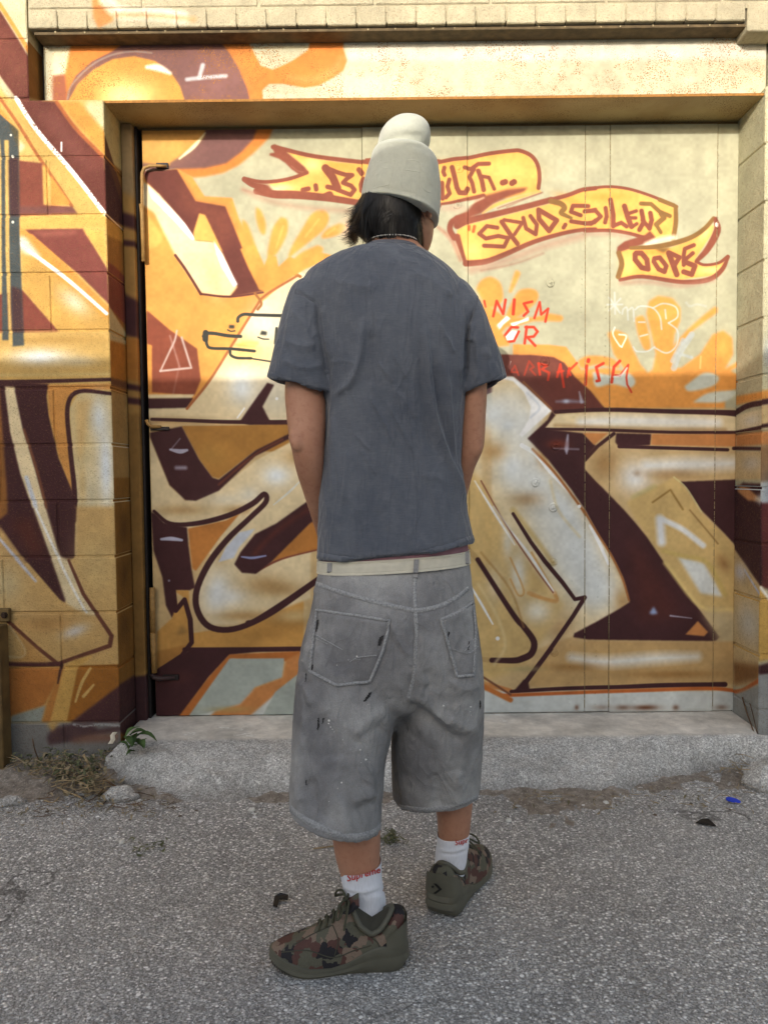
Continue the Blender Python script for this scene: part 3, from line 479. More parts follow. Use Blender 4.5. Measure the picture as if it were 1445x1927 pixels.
poly((176, 184, 176), [(1060, 1180), (1300, 842), (1610, 840), (1600, 950), (1445, 1005), (1360, 1100), (1200, 1142), (1080, 1180)], 1.2); poly(ORD, [(1180, 1180), (1220, 1140), (1360, 1100), (1445, 1008), (1600, 950), (1620, 850), (1700, 810), (1700, 930), (1600, 1010), (1400, 1180)], 2); poly((176, 184, 176), [(1480, 1180), (1560, 1030), (1700, 920), (1700, 1180)], 1.2); blob((180, 160, 100), 1300, 1130, 40, 6, .6); blob((110, 60, 50), 1000, 950, 30, 10, .3)
# marker face on the left
G(370, 580, 7.605)
for wd, p in ((6.5, [(100, 400), (140, 360), (260, 360), (450, 392), (630, 402)]), (11, [(125, 440), (130, 350)]), (5.5, [(140, 450), (150, 520), (210, 570), (500, 580), (830, 612)]), (6, [(590, 185), (600, 130), (680, 85), (850, 95), (1240, 105)]), (5, [(480, 610), (490, 670), (580, 710), (780, 715)]), (3, [(780, 718), (1050, 760)]), (2.5, [(445, 308), (490, 328), (548, 322)]), (2.5, [(880, 412), (950, 438), (1030, 442)]), (5, [(1145, 285), (1135, 400), (1125, 500)])): line(BLK, wd, p, .8, sm=1)
poly(BLK, [(465, 235), (545, 240), (540, 290), (462, 285)], .7); poly(BLK, [(930, 318), (1008, 335), (1000, 385), (905, 378)], .7); line((236, 206, 110), 6, [(610, 520), (740, 490), (860, 500)], 3, .9); line((226, 150, 60), 5, [(540, 520), (830, 545)], 2, .3)
# ------------------------------------------------------------------ left wall
PL('L'); G(0, 0)
poly((204, 194, 158), [(-200, -200), (240, -200), (240, 575), (60, 575), (-200, 200)], 2)
line(ORG, 7, [(-40, -30), (0, 25), (130, 230), (225, 400)], 1.2); poly(MAR, [(-200, -40), (0, 55), (115, 240), (215, 405), (240, 580), (100, 565), (0, 425), (-200, 300)], 1.2); poly((134, 80, 66), [(-200, 100), (60, 200), (200, 430), (120, 540)], 12, .5)
poly(ORG, [(-200, 560), (0, 570), (100, 740), (0, 720), (-200, 640)], 1.5); line((214, 206, 170), 30, [(200, 560), (330, 640)], 3, .0)
G(0, 0, 1)
poly((214, 208, 170), [(165, 190), (200, 190), (200, 300), (150, 225)], 4, .8); poly((206, 150, 72), [(107, 190), (150, 190), (200, 250), (200, 300)], 3)
poly((206, 170, 96), [(0, 180), (33, 186), (197, 402), (145, 405), (87, 315), (0, 200)], 1.5)
poly(MAR, [(33, 186), (107, 190), (140, 240), (197, 297), (202, 405), (139, 326), (70, 245)], 1.5); poly((140, 88, 80), [(60, 200), (110, 215), (190, 330), (140, 300)], 10, .45); line((170, 96, 56), 6, [(107, 192), (142, 240), (192, 292)], 2)
line(WHT, 8, [(31, 185), (70, 245), (139, 326), (199, 404)], 1, dry=.25); line((172, 104, 60), 5.5, [(0, 184), (33, 231), (68, 287), (87, 315), (136, 388)], 1.2); line(WHT, 3, [(116, 268), (116, 284)], .8)
poly((216, 208, 172), [(36, 262), (48, 275), (40, 285), (36, 286)], 2)
poly((132, 72, 58), [(36, 302), (81, 307), (83, 385), (136, 389), (146, 402), (36, 406)], 1.2); poly((110, 78, 78), [(36, 388), (138, 390), (146, 402), (36, 402)], 2, .6); poly(YEL, [(81, 310), (90, 315), (92, 385), (84, 385)], 1.5); poly(ORG, [(96, 330), (132, 380), (130, 386), (96, 386)], 1.2)
poly(YEL, [(0, 408), (200, 402), (202, 430), (0, 432)], 3, .8); poly((214, 150, 64), [(30, 432), (70, 432), (205, 590), (205, 620), (180, 620)], 4, .8)
poly((126, 68, 60), [(48, 432), (157, 430), (202, 505), (205, 572), (150, 517)], 1.2); poly((170, 104, 88), [(60, 436), (150, 434), (140, 442), (80, 446)], 3, .6); poly(YEL, [(157, 432), (196, 432), (203, 500)], 2)
line(ORG, 9, [(60, 446), (130, 510), (204, 583)], 2); line(WHT, [3, 7, 7, 6], [(20, 445), (66, 480), (130, 528), (201, 590)], 1.2); poly((228, 226, 216), [(12, 448), (48, 445), (80, 485), (50, 478)], 3, .85); poly((206, 160, 84), [(43, 480), (66, 485), (205, 605), (205, 640), (110, 625), (43, 545)], 2); blob((232, 226, 196), 140, 568, 30, 16, .85, -40)
poly((126, 66, 54), [(43, 546), (112, 625), (78, 628), (-30, 628), (-30, 560)], 1.2)
poly((204, 166, 96), [(-60, 625), (210, 622), (210, 716), (-60, 718)], 3); blob((234, 238, 238), 75, 672, 52, 15, .95); blob((206, 202, 186), 150, 680, 36, 10, .5); line((206, 180, 120), 6, [(0, 706), (205, 704)], 3, .8); blob((170, 126, 64), 90, 640, 120, 8, .4)
poly(TEAL, [(-60, 190), (0, 214), (20, 232), (34, 245), (36, 290), (37, 400), (39, 480), (46, 650), (24, 652), (18, 480), (17, 300), (16, 264), (9, 264), (11, 300), (12, 480), (18, 640), (5, 640), (3, 300), (0, 262), (-60, 262)], 1); poly((206, 170, 100), [(9, 264), (16, 264), (18, 480), (24, 650), (18, 650), (12, 480), (11, 300)], .8); poly((90, 78, 50), [(17, 232), (26, 236), (35, 246), (35, 280)], 2, .7)
poly(DRK, [(17, 296), (36, 296), (38, 406), (19, 406)], 1.5, .8); poly(DRK, [(22, 538), (41, 545), (45, 625), (24, 625)], 1.5, .8); line((230, 226, 210), 4, [(21, 254)], .6); line((230, 226, 210), 5, [(24, 294)], .6); line((230, 226, 210), 5, [(25, 418)], .6)
G(0, 480)
poly(DRK, [(-200, 700), (280, 730), (266, 800), (282, 920), (335, 1150), (412, 1330), (432, 1460), (430, 1700), (400, 1740), (-200, 1745)], 1); poly((150, 100, 52), [(-200, 740), (0, 760), (40, 1300), (46, 1460), (0, 1500), (-200, 1500)], 1.5)
poly(TANL, [(28, 745), (82, 745), (130, 980), (200, 1210), (262, 1445), (345, 1720), (500, 2060), (440, 2060), (300, 1740), (190, 1445), (118, 1240), (60, 1000)], 1.2); line((150, 96, 60), 4, [(140, 990), (215, 1230), (270, 1445), (340, 1680)], 2, .7)
line((214, 216, 224), [7, 8, 6], [(152, 1260), (190, 1380), (215, 1460)], 1.5); poly((206, 146, 78), [(270, 735), (640, 726), (640, 762), (440, 764), (374, 860), (390, 1100), (412, 1340), (335, 1140), (280, 900)], 1.2)
poly((214, 192, 142), [(450, 775), (640, 780), (680, 1500), (690, 1900), (430, 1900), (425, 1330), (395, 870)], 1.2); poly((214, 172, 108), [(430, 830), (540, 815), (505, 900), (470, 1150), (440, 1150)], 4, .6); blob((226, 232, 232), 560, 920, 15, 36, .95); blob((230, 236, 240), 600, 1200, 15, 80, 1); blob((200, 204, 196), 500, 1350, 20, 60, .4); blob((206, 170, 110), 470, 1300, 8, 40, .6)
line(DRK, [6, 8, 8, 9, 9], [(640, 786), (450, 772), (384, 862), (400, 1100), (424, 1330), (424, 1500)], 1.2); line(DRK, [5, 7, 6], [(-60, 716), (200, 716), (640, 704)], 1.2)
G(0, 960)
poly((206, 168, 108), [(-200, 60), (10, 100), (120, 250), (340, 510), (375, 520), (300, 290), (430, 270), (430, -20), (700, -20), (720, 900), (-200, 900)], 3, .95); poly(DRK, [(10, 92), (80, -10), (195, -10), (300, 290), (378, 505), (370, 524), (340, 505), (120, 250)], 1); poly(DRK, [(262, -10), (432, -10), (416, 272), (340, 262)], 1); poly((100, 50, 36), [(60, 60), (180, 40), (260, 260), (180, 260)], 10, .6)
poly(TANL, [(192, -10), (262, -10), (340, 262), (400, 290), (480, 470), (560, 600), (490, 590), (380, 530), (300, 290)], 1.5)
line(WHT, [4, 5, 4], [(208, -5), (340, 285), (420, 450), (490, 580)], 1.4, .9); line(LIL, [4, 6, 4], [(-10, 150), (100, 280), (205, 402)], 2, .9); blob((196, 196, 170), 40, 420, 30, 40, .45); blob((210, 186, 130), 540, 300, 40, 60, .5); blob((214, 210, 204), 425, 685, 24, 10, .95, 20); blob((150, 104, 56), 260, 640, 50, 16, .45); blob((200, 170, 120), 130, 560, 40, 20, .4)
line((110, 66, 50), [5, 7, 7, 8, 8, 7, 7, 7], [(392, 285), (475, 475), (555, 595), (634, 712), (624, 768), (330, 870), (210, 775), (50, 630)], 1.2, sm=0); line((86, 50, 48), [6, 9, 8], [(-60, 866), (150, 872), (345, 872)], 1.4); poly((196, 150, 88), [(50, 650), (190, 770), (280, 862), (40, 858), (130, 830), (140, 780)], 2); line((222, 196, 146), 4, [(60, 660), (140, 780), (130, 830), (50, 830)], 2, .7)
poly((190, 122, 60), [(-100, 895), (345, 892), (335, 960), (250, 1110), (70, 1170), (-100, 1170)], 1.5); poly((160, 166, 156), [(70, 1165), (265, 1105), (238, 1205), (60, 1205)], 1.5); poly((196, 132, 66), [(265, 1105), (345, 900), (375, 880), (290, 1205), (238, 1205)], 1.5); line((80, 50, 44), [6, 3], [(350, 880), (330, 980)], 1.5)
poly((216, 170, 92), [(368, 882), (445, 880), (380, 1198), (288, 1198)], 1.2); poly((168, 108, 44), [(445, 880), (720, 872), (720, 985), (410, 1198), (380, 1198)], 1.2); poly((216, 170, 92), [(370, 880), (420, 850), (530, 818), (500, 850), (440, 890)], 2); line((216, 176, 104), [5, 6, 4], [(512, 898), (465, 980), (430, 1085)], 1); line((216, 176, 104), [4, 6], [(532, 990), (475, 1055)], 1); line((216, 176, 104), 2, [(620, 820), (645, 836)], .8)
poly((82, 50, 52), [(405, 1200), (690, 985), (740, 985), (740, 1215), (400, 1225)], 2)
poly((136, 134, 130), [(-200, 1206), (740, 1204), (740, 1500), (-200, 1500)], 2); poly((84, 58, 60), [(300, 1230), (420, 1210), (520, 1210), (560, 1240), (700, 1220), (690, 1250), (520, 1280), (420, 1310), (280, 1330), (265, 1290)], 3, .9); poly((214, 170, 96), [(262, 1200), (340, 1200), (300, 1255)], 3, .9); poly((140, 96, 76), [(400, 1300), (520, 1270), (680, 1265), (660, 1310), (420, 1320)], 4, .8); line((196, 198, 196), 4, [(420, 1215), (480, 1225), (560, 1215), (690, 1222)], 1.5, .7, dry=.4)
# ------------------------------------------------------------------ left reveal, jamb
PL('RL'); G(0, 0, 1)
for c, p in (((196, 176, 120), [(190, 180), (240, 200), (240, 330), (190, 290)]), ((96, 62, 46), [(192, 255), (198, 255), (240, 390), (240, 420), (192, 310)]), (DRK, [(192, 300), (205, 310), (235, 400), (240, 430), (200, 412)]), ((190, 140, 64), [(195, 405), (240, 430), (240, 460), (195, 440)]), ((120, 62, 50), [(198, 490), (215, 500), (245, 530), (245, 620), (198, 570)]), ((196, 178, 130), [(202, 570), (240, 630), (240, 655), (204, 640)]), ((176, 116, 44), [(205, 640), (245, 650), (245, 720), (205, 710)]), ((110, 72, 48), [(205, 710), (250, 722), (250, 735), (205, 722)]), ((176, 140, 84), [(205, 735), (250, 745), (250, 900), (208, 900)]), ((150, 106, 48), [(205, 900), (260, 900), (260, 1300), (205, 1300)]), ((78, 50, 52), [(215, 1295), (262, 1265), (262, 1380), (215, 1380)])): poly(c, p, 2.5)
for y in (1000, 1080, 1180): blob((96, 66, 34), 235, y, 8, 30, .6)
PL('D')
poly((168, 128, 70), [(226, 225), (266, 225), (292, 1400), (240, 1400)], 1)
for c, p, s in (((150, 126, 90), [(226, 225), (262, 225), (262, 380), (226, 360)], 4), (DRK, [(226, 402), (262, 412), (262, 438), (226, 428)], 3), (DRK, [(226, 455), (266, 460), (266, 470), (226, 466)], 2), (DRK, [(230, 552), (266, 570), (266, 640), (234, 632)], 3), ((176, 116, 50), [(234, 640), (266, 640), (268, 720), (236, 716)], 3), (DRK, [(236, 722), (270, 728), (270, 738), (236, 733)], 1.5), (DRK, [(236, 748), (272, 752), (272, 764), (236, 760)], 2.5), ((150, 112, 60), [(240, 780), (275, 780), (286, 1260), (250, 1260)], 3), ((76, 50, 52), [(252, 1270), (290, 1265), (290, 1400), (254, 1400)], 2)): poly(c, p, s)
# ------------------------------------------------------------------ right reveal and right wall
PL('RR'); G(965, 480)
poly(ORG, [(1262, 800), (1445, 765), (1500, 760), (1500, 800), (1262, 850)], 1.5); poly(TANL, [(1262, 905), (1500, 850), (1500, 980), (1262, 1000)], 2); blob((226, 220, 206), 1350, 935, 14, 10, .8); line(DRK, [12, 9], [(1262, 890), (1340, 850), (1480, 830)], 1.5); line(DRK, 7, [(1262, 1006), (1480, 960)], 1.5); poly(ORD, [(1262, 1014), (1480, 990), (1480, 1070), (1262, 1086)], 1.5); line(DRK, 7, [(1250, 1095), (1480, 1100)], 1.5); poly(TAN, [(1250, 1110), (1480, 1110), (1480, 1270), (1250, 1275)], 2); blob((206, 200, 190), 1350, 1180, 20, 14, .7); poly(DRK, [(1250, 1330), (1300, 1290), (1480, 1300), (1480, 2000), (1250, 1690)], 1.5); poly((200, 140, 90), [(1270, 1300), (1330, 1320), (1420, 1400), (1330, 1390), (1270, 1340)], 2)
poly(GRY, [(1360, 1380), (1440, 1330), (1480, 1420), (1420, 1430)], 4, .8)
G(965, 960)
poly(TAN, [(1240, 200), (1400, 430), (1480, 520), (1480, 980), (1240, 1000)], 1.5); line(LIL, 5, [(1310, 340), (1395, 475)], 2, .9); blob((220, 216, 220), 1285, 350, 10, 16, .9); blob((206, 204, 196), 1330, 640, 20, 36, .8); poly((130, 84, 44), [(1250, 860), (1400, 880), (1390, 960), (1250, 990)], 5, .8); line((196, 106, 54), 8, [(1240, 1030), (1300, 1020), (1400, 960)], 2); poly((160, 160, 154), [(1240, 1050), (1390, 990), (1480, 960), (1480, 1400), (1240, 1400)], 3)
PL('R'); G(965, 480)
poly(ORG, [(1400, 770), (1600, 740), (1600, 790), (1400, 830)], 1.5); poly(TAN, [(1400, 850), (1700, 800), (1700, 960), (1400, 980)], 2); line(DRK, 10, [(1400, 835), (1700, 790)], 2); line(DRK, 7, [(1400, 970), (1700, 930)], 2); poly(ORD, [(1400, 1000), (1700, 980), (1700, 1080), (1400, 1080)], 2); poly((150, 116, 80), [(1380, 1075), (1700, 1075), (1700, 1292), (1380, 1292)], 3); poly(GRY, [(1380, 1288), (1700, 1278), (1700, 1460), (1400, 1460)], 3); blob((150, 160, 176), 1440, 560, 10, 30, .5); blob((120, 130, 150), 1440, 1390, 14, 50, .5)
G(965, 960)
poly((92, 44, 44), [(1390, -40), (1700, -40), (1700, 560), (1420, 440), (1390, 420)], 2); line((60, 36, 40), 6, [(1395, -40), (1400, 420)], 2); poly((206, 164, 88), [(1390, 420), (1445, 480), (1700, 600), (1700, 800), (1390, 860)], 2); line(WHT, 6, [(1400, 440), (1500, 560)], 2, .8); poly(DRK, [(1390, 880), (1700, 800), (1700, 900), (1390, 940)], 2); poly((158, 160, 158), [(1380, 935), (1700, 900), (1700, 1500), (1380, 1500)], 2)
# ------------------------------------------------------------------ steel beam web and upper blocks
PL('B'); G(0, 0)
poly(OR2, [(360, 150), (2010, 150), (2010, 640), (360, 640)], 1); poly((214, 206, 172), [(300, 150), (420, 150), (395, 290), (370, 420), (300, 430)], 2); poly((150, 88, 66), [(300, 430), (370, 420), (380, 520), (375, 640), (300, 640)], 2)
poly(PUR, [(372, 640), (385, 520), (430, 430), (520, 350), (640, 290), (760, 200), (1200, 180), (1290, 285), (1350, 380), (1400, 500), (1425, 600), (1430, 640)], 1.2); line((170, 160, 150), 3, [(384, 560), (410, 480), (520, 370), (640, 310), (760, 292), (860, 300)], 1.5, .6); poly((140, 98, 92), [(1060, 330), (1300, 330), (1400, 560), (1060, 580)], 16, .5)
poly((210, 148, 70), [(388, 640), (395, 560), (440, 480), (530, 395), (640, 335), (760, 318), (880, 345), (970, 410), (1022, 490), (1045, 560), (1048, 640)], 1.2); blob((238, 222, 156), 720, 560, 50, 34, .9); blob((200, 128, 54), 480, 520, 20, 26, .4); line(WHT, [6, 12, 5], [(835, 380), (900, 385), (965, 415)], 3, .9); line((206, 210, 214), [8, 7], [(1150, 370), (1130, 440)], 2, .8); line((200, 204, 208), 7, [(1060, 450), (1150, 440), (1280, 430)], 2, .8)
G(480, 0)
poly((192, 187, 158), [(-80, 150), (30, 370), (100, 395), (200, 352), (300, 285), (330, 150)], 1.2); poly((192, 187, 158), [(500, 150), (500, 275), (522, 340), (500, 400), (440, 442), (360, 485), (280, 497), (160, 475), (80, 475), (42, 510), (48, 640), (1500, 640), (1500, 150)], 1.2); line((222, 150, 84), 10, [(200, 440), (330, 450), (440, 400), (490, 330)], 5, .6)
poly((216, 214, 206), [(520, 240), (2990, 240), (2990, 330), (1400, 345), (520, 345)], 4, .65); blob((230, 222, 186), 700, 480, 70, 30, .6); blob((180, 186, 164), 1100, 400, 120, 20, .4)
PL('T'); G(0, 0)
poly(ORD, [(520, -60), (600, -60), (660, 70), (640, 120), (560, 160), (530, 100)], 2); line((236, 228, 210), 22, [(600, 0), (680, 70), (900, 80), (1040, 100)], 5, .8); line((220, 150, 90), 8, [(660, 85), (900, 90), (1100, 110)], 4, .6)
# faint cloudiness of old paint over everything
CAN *= .925
for cell, amp in ((90, .05), (22, .04), (6, .03)):
    CAN *= (1 + amp * (bln(CW, CH, cell, cell) * 2 - 1))[..., None]
img = bpy.data.images.new('facade_paint', CW, CH, alpha=False)
buf = np.ones((CH, CW, 4), np.float32); buf[..., :3] = np.clip(CAN / 255, 0, 1); img.pixels.foreach_set(buf.ravel()); img.update(); img.pack()
def paint_uv(o, front, left=None, right=None):
    me = o.data; uv = me.uv_layers.new(name='paint'); off = Vector((0, 0, 0)); p = o.parent
    while p: off += Vector(p.location); p = p.parent
    for f in me.polygons:
        n = f.normal; pl = front
        if left and n.x > .8: pl = left
        if right and n.x < -.8: pl = right
        fn = PLANES[pl][2]
        for li in f.loop_indices:
            co = me.vertices[me.loops[li].vertex_index].co + off; u, v = fn(co)
            uv.data[li].uv = ((u - U0) / (U1 - U0), (v - V0) / (V1 - V0))
def painted(name, rough=.55, grain=0.0, rust=0, cloud=.12):
    t = NT(name); im = t.n('ShaderNodeTexImage', {'Vector': t.n('ShaderNodeUVMap', uv_map='paint').outputs[0]}, image=img, extension='EXTEND').outputs['Color']
    c = t.mix(1.0, im, t.vary(t.noise(9, 5), 1 - cloud, 1 + cloud * .6), 'MULTIPLY')
    if grain:
        pits = t.g(t.noise(170, 2, .6), .57, .66)
        c = t.mix(t.math('MULTIPLY', pits, .35), c, lin((110, 82, 52))); h = t.math('ADD', t.math('MULTIPLY', t.noise(170, 3, .65), 1.0), t.math('MULTIPLY', t.noise(45, 3), .8))
        t.bump((h, grain, .005))
    else:
        t.bump((t.noise(14, 3), .25, .006), (t.noise(140, 2), .08, .002))
    if rust:
        z = t.n('ShaderNodeSeparateXYZ', {'Vector': t.pos}).outputs
        v = t.n('ShaderNodeTexVoronoi', {'Vector': t.pos, 'Scale': 165.0}); dots = t.math('LESS_THAN', v.outputs['Distance'], .36)
        mask = t.g(t.math('MULTIPLY', t.noise(5, 4, .7), t.math('ADD', .55, t.noise(28, 2, .5))), .52, .62)
        big = t.n('ShaderNodeTexVoronoi', {'Vector': t.pos, 'Scale': 260.0}); d2 = t.math('LESS_THAN', big.outputs['Distance'], .3)
        m2 = t.g(t.noise(11, 4, .7), .44, .62)
        f = t.math('MAXIMUM', t.math('MULTIPLY', dots, mask), t.math('MULTIPLY', d2, m2))
        c = t.mix(t.math('MULTIPLY', f, rust), c, t.ramp(t.noise(60), [(.3, lin((110, 70, 34))), (.7, lin((168, 112, 56)))]))
    t.col(c); t.rough(rough); t.b.inputs['Specular IOR Level'].default_value = .22; return t.m
M_BLOCK = painted('painted_block', .85, .9); M_DOOR = painted('painted_steel', .8); M_BEAM = painted('rusty_painted_steel', .8, 0, .9); M_MORTAR = painted('painted_mortar', .9, .7)
# ================================================================== the wall of concrete blocks
wall = thing('block_wall', (XL, YF, 0), 'graffiti painted concrete block wall standing around the recessed metal door', 'wall')
Z0 = .1589; CH8 = .2032; J = .0042
def blk(x0, x1, z0, z1, front, left=None, right=None, y0=YF, y1=YD + .01, bev=.0035):
    m = MB(); dy = random.uniform(-.0012, .0012)
    m.box((x0 + J, y0 + dy, z0 + J), (x1 - J if not left else x1, y1, z1 - J), bev) if not right else m.box((x0, y0 + dy, z0 + J), (x1 - J, y1, z1 - J), bev)
    o = m.build('concrete_block', M_BLOCK, wall); paint_uv(o, front, left, right); return o
zc = lambda k: Z0 + CH8 * k
XB = -1.238                                   # left end of the beam pocket
for k in range(-1, 16):
    z0, z1 = zc(k), zc(k + 1)
    xe = XL if k < 11 else XB
    half = (k % 2 == 1)
    x = xe if k < 11 else XL
    xs = [x]; first = .2032 if half else .4064
    nx = x - first
    while nx > -2.6: xs.append(nx); nx -= .4064
    xs.append(max(nx, -2.75))
    for a, b in zip(xs[1:], xs[:-1]):
        b2 = min(b, xe)
        if b2 - a < .04: continue
        blk(a, b2, z0, z1, 'L', 'RL' if b2 == XL and k < 11 else None)
ZT = at(700, 47, YF)[2]; ZT2 = at(700, 11, YF)[2]
n = 24; xr = 1.283
for i in range(n):                            # row of small header blocks over the beam
    a = XB + (xr - XB) * i / n; b = XB + (xr - XB) * (i + 1) / n
    m = MB(); J2 = .0022; dz = random.uniform(0, .004)
    m.box((a + J2, YF + random.uniform(-.002, .001), ZT + dz), (b - J2, YD + .1, ZT2 - J2), .003)
    o = m.build('header_block', M_BLOCK, wall); paint_uv(o, 'T')
for r in range(3):
    z0 = ZT2 + r * .2032; x = XB - (.2 if r % 2 else 0)
    while x < 2.6:
        b = min(x + .4064, 2.6); a = max(x, XB); blk(a, b, z0, z0 + .2032, 'T'); x += .4064
# right pier
ZR = at(1420, 60, YF)[2]
for k in range(-1, 13):
    z0, z1 = zc(k) + .02, zc(k + 1) + .02
    if z0 >= ZT2: break
    z1 = min(z1, ZT2)
    xe = XR if k < 11 else 1.405
    xs = [xe, xe + (.4064 if k % 2 else .2032)]
    while xs[-1] < 2.6: xs.append(xs[-1] + .4064)
    for a, b in zip(xs[:-1], xs[1:]):
        blk(a, b, z0, z1, 'R', None, 'RR' if a == XR else None)
blk(1.285, 1.405, ZR, ZT2, 'T'); 
mo = MB()
mo.box((-2.75, YF + .004, -.1), (XL - .005, YD + .02, zc(11) - .004)); mo.box((-2.75, YF + .004, zc(11) - .004), (XB - .004, YD + .02, 3.3))
o = mo.build('mortar', M_MORTAR, wall); paint_uv(o, 'L', 'RL')
mo = MB(); mo.box((XR + .005, YF + .004, -.1), (2.6, YD + .02, zc(11))); mo.box((1.41, YF + .004, zc(11)), (2.6, YD + .02, ZT2)); o = mo.build('mortar', M_MORTAR, wall); paint_uv(o, 'R', None, 'RR')
mo = MB(); mo.box((XB + .002, YF + .004, ZT2 - .02), (2.6, YD + .2, 3.3)); mo.box((XB + .002, YF + .006, ZT + .012), (xr, YD + .2, ZT2 - .02)); o = mo.build('mortar', M_MORTAR, wall); paint_uv(o, 'T')
M_CORE = simple('dark_wall_core', (52, 46, 42), .9)
mo = MB(); mo.box((-2.75, YD + .12, -.1), (2.6, YD + .3, 3.3)); mo.box((XB - .02, YB + .03, zc(11)), (1.42, YD + .12, ZT + .05)); mo.box((-2.75, YD + .021, -.1), (-1.02, YD + .12, 3.3)); mo.box((1.40, YD + .021, -.1), (2.6, YD + .12, 3.3))
mo.build('wall_core', M_CORE, wall)
# ------------------------------------------------------------------ steel beam over the door
ZL = 2.3837; YLF = 2.797
beam = thing('steel_lintel', (0, YB, ZL), 'rust speckled cream steel beam spanning above the metal door', 'lintel')
m = MB(); m.box((XB + .015, YB, ZL + .008), (1.398, YB + .01, ZT + .03)); o = m.build('beam_web', M_BEAM, beam); paint_uv(o, 'B')
M_SOF = painted('soffit_steel', .5, 0, .75)
t = NT('shaded_cream_soffit'); v = t.n('ShaderNodeTexVoronoi', {'Vector': t.pos, 'Scale': 150.0}); dots = t.math('MULTIPLY', t.math('LESS_THAN', v.outputs['Distance'], .33), t.g(t.noise(9, 4), .42, .6))
c = t.mix(t.g(t.noise(4, 4), .4, .75), lin((160, 142, 98)), lin((128, 102, 56))); t.col(t.mix(t.math('MULTIPLY', dots, .7), c, lin((92, 58, 24)))); t.rough(.55); t.bump((t.noise(60), .2, .002)); M_SOFF = t.m  # cream darkened so the underside carries the shade below the lintel
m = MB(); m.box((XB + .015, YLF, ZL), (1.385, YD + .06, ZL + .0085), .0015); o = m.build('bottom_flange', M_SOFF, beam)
M_RUST = simple('rusty_edge', (150, 104, 48), .8, 90, .55, 1.2)
m = MB(); m.box((XB + .015, YLF - .0025, ZL - .001), (1.385, YLF - .0003, ZL + .008)); m.build('flange_edge', M_RUST, beam)
m = MB(); m.box((XB + .015, YLF, ZT - .012), (1.398, YB - .0005, ZT - .002), .001); m.build('top_flange', simple('shaded_flange', (84, 70, 48), .8, 30, .5, 1.5), beam)  # shade under the block ledge is put into the flange colour
m = MB()
for i in range(25):
    m.ball((XB + .1 + i * .1 + random.uniform(-.03, .03), YLF + .001, ZT - .004 + random.uniform(-.003, .002)), random.uniform(.0015, .004), 6, 4)
m.build('mortar_dabs', simple('mortar_dab', (176, 162, 126), .9), beam)['kind'] = 'stuff'
# ------------------------------------------------------------------ metal door
door = thing('metal_door', (.22, YD, .11), 'cream sheet metal door covered in brown and orange graffiti', 'door')
ZB = .112
sx = [at(p, 262, YD)[0] for p in (267, 681, 879, 1101, 1148, 1350, 1390)]
offs = [.0025, -.0035, .0, .0012, -.0008, .0016]
for i in range(6):
    a, b = sx[i] + (.0007 if i else 0), sx[i + 1] - .0007; m = MB()
    m.box((a, YD + offs[i], ZB + random.uniform(0, .004)), (b, YD + .03, 2.372), .0016); o = m.build('door_panel', M_DOOR, door); paint_uv(o, 'D')
m = MB(); m.box((sx[1] + .001, YD - .0012, at(780, 292, YD)[2]), (sx[2] - .001, YD + .0, 2.372), .0006)
o = m.build('upper_sheet', M_DOOR, door); paint_uv(o, 'D')
m = MB(); m.box((sx[0] + .01, YD + .031, ZB), (XR - .002, YD + .05, 2.37)); o = m.build('backing_sheet', simple('dark_steel', (60, 52, 44), .6), door)
m = MB()
def rivets(x0, y0, x1, y1, off, step=.021, r=.0022):
    A = at(x0, y0, YD); B = at(x1, y1, YD); n = int(np.linalg.norm(B - A) / step)
    for k in range(n):
        if random.random() < .12: continue
        q = A + (B - A) * k / n; m.ball((q[0] + random.uniform(-.001, .001), YD + off, q[2]), r * random.uniform(.7, 1.3), 6, 3, (1, .6, 1.3))
rivets(1103, 270, 1069, 1335, -.0005); rivets(1149, 270, 1118, 1335, -.0005); rivets(1352, 270, 1338, 1335, 0); rivets(1392, 300, 1380, 1330, 0, .03, .003); rivets(684, 300, 684, 420, 0, .03)
o = m.build('rivets', M_DOOR, door, True); paint_uv(o, 'D'); o['kind'] = 'stuff'
M_SEAM = simple('grimy_seam', (150, 134, 100), .9, 120, .5, 1.3)
for x in (1.0,):
    for i in (3, 4, 5):
        mm = MB()
        for k in range(60):
            z = ZB + .02 + (2.24 - .02) * k / 60; mm.box((sx[i] - random.uniform(.0005, .0013), YD - .0006, z), (sx[i] + random.uniform(.0004, .0011), YD + .002, z + random.uniform(.026, .037)))
        mm.build('seam_bead', M_SEAM, door)['kind'] = 'stuff'
# foam ringed bolts
M_FOAM = None
for (px, py, r) in ((863, 318, .02), (860, 385, .02), (1035, 533, .017), (1025, 680, .02), (1007, 908, .018), (1045, 838, .02), (1040, 955, .019), (1040, 1056, .019), (1042, 1228, .016)):
    c = at(px, py, YD); V = []; F = []; n = 14; P = ((1.0, 0), (.92, .004), (.72, .007), (.55, .004), (.4, .007), (.2, .009), (0.02, .0095))
    for j, (rr, h) in enumerate(P):
        for k in range(n):
            a = 2 * math.pi * k / n; q = rr * r * (1 + random.uniform(-.1, .1)); V.append((c[0] + q * math.cos(a), YD - h * (1 + random.uniform(-.3, .3)) + .001, c[2] + q * math.sin(a)))
    for j in range(len(P) - 1):
        for k in range(n): F.append((j * n + k, j * n + (k + 1) % n, (j + 1) * n + (k + 1) % n, (j + 1) * n + k))
    F.append([(len(P) - 1) * n + k for k in range(n)]); o = mesh('bolt_head', V, F, M_DOOR, door, True); paint_uv(o, 'D')
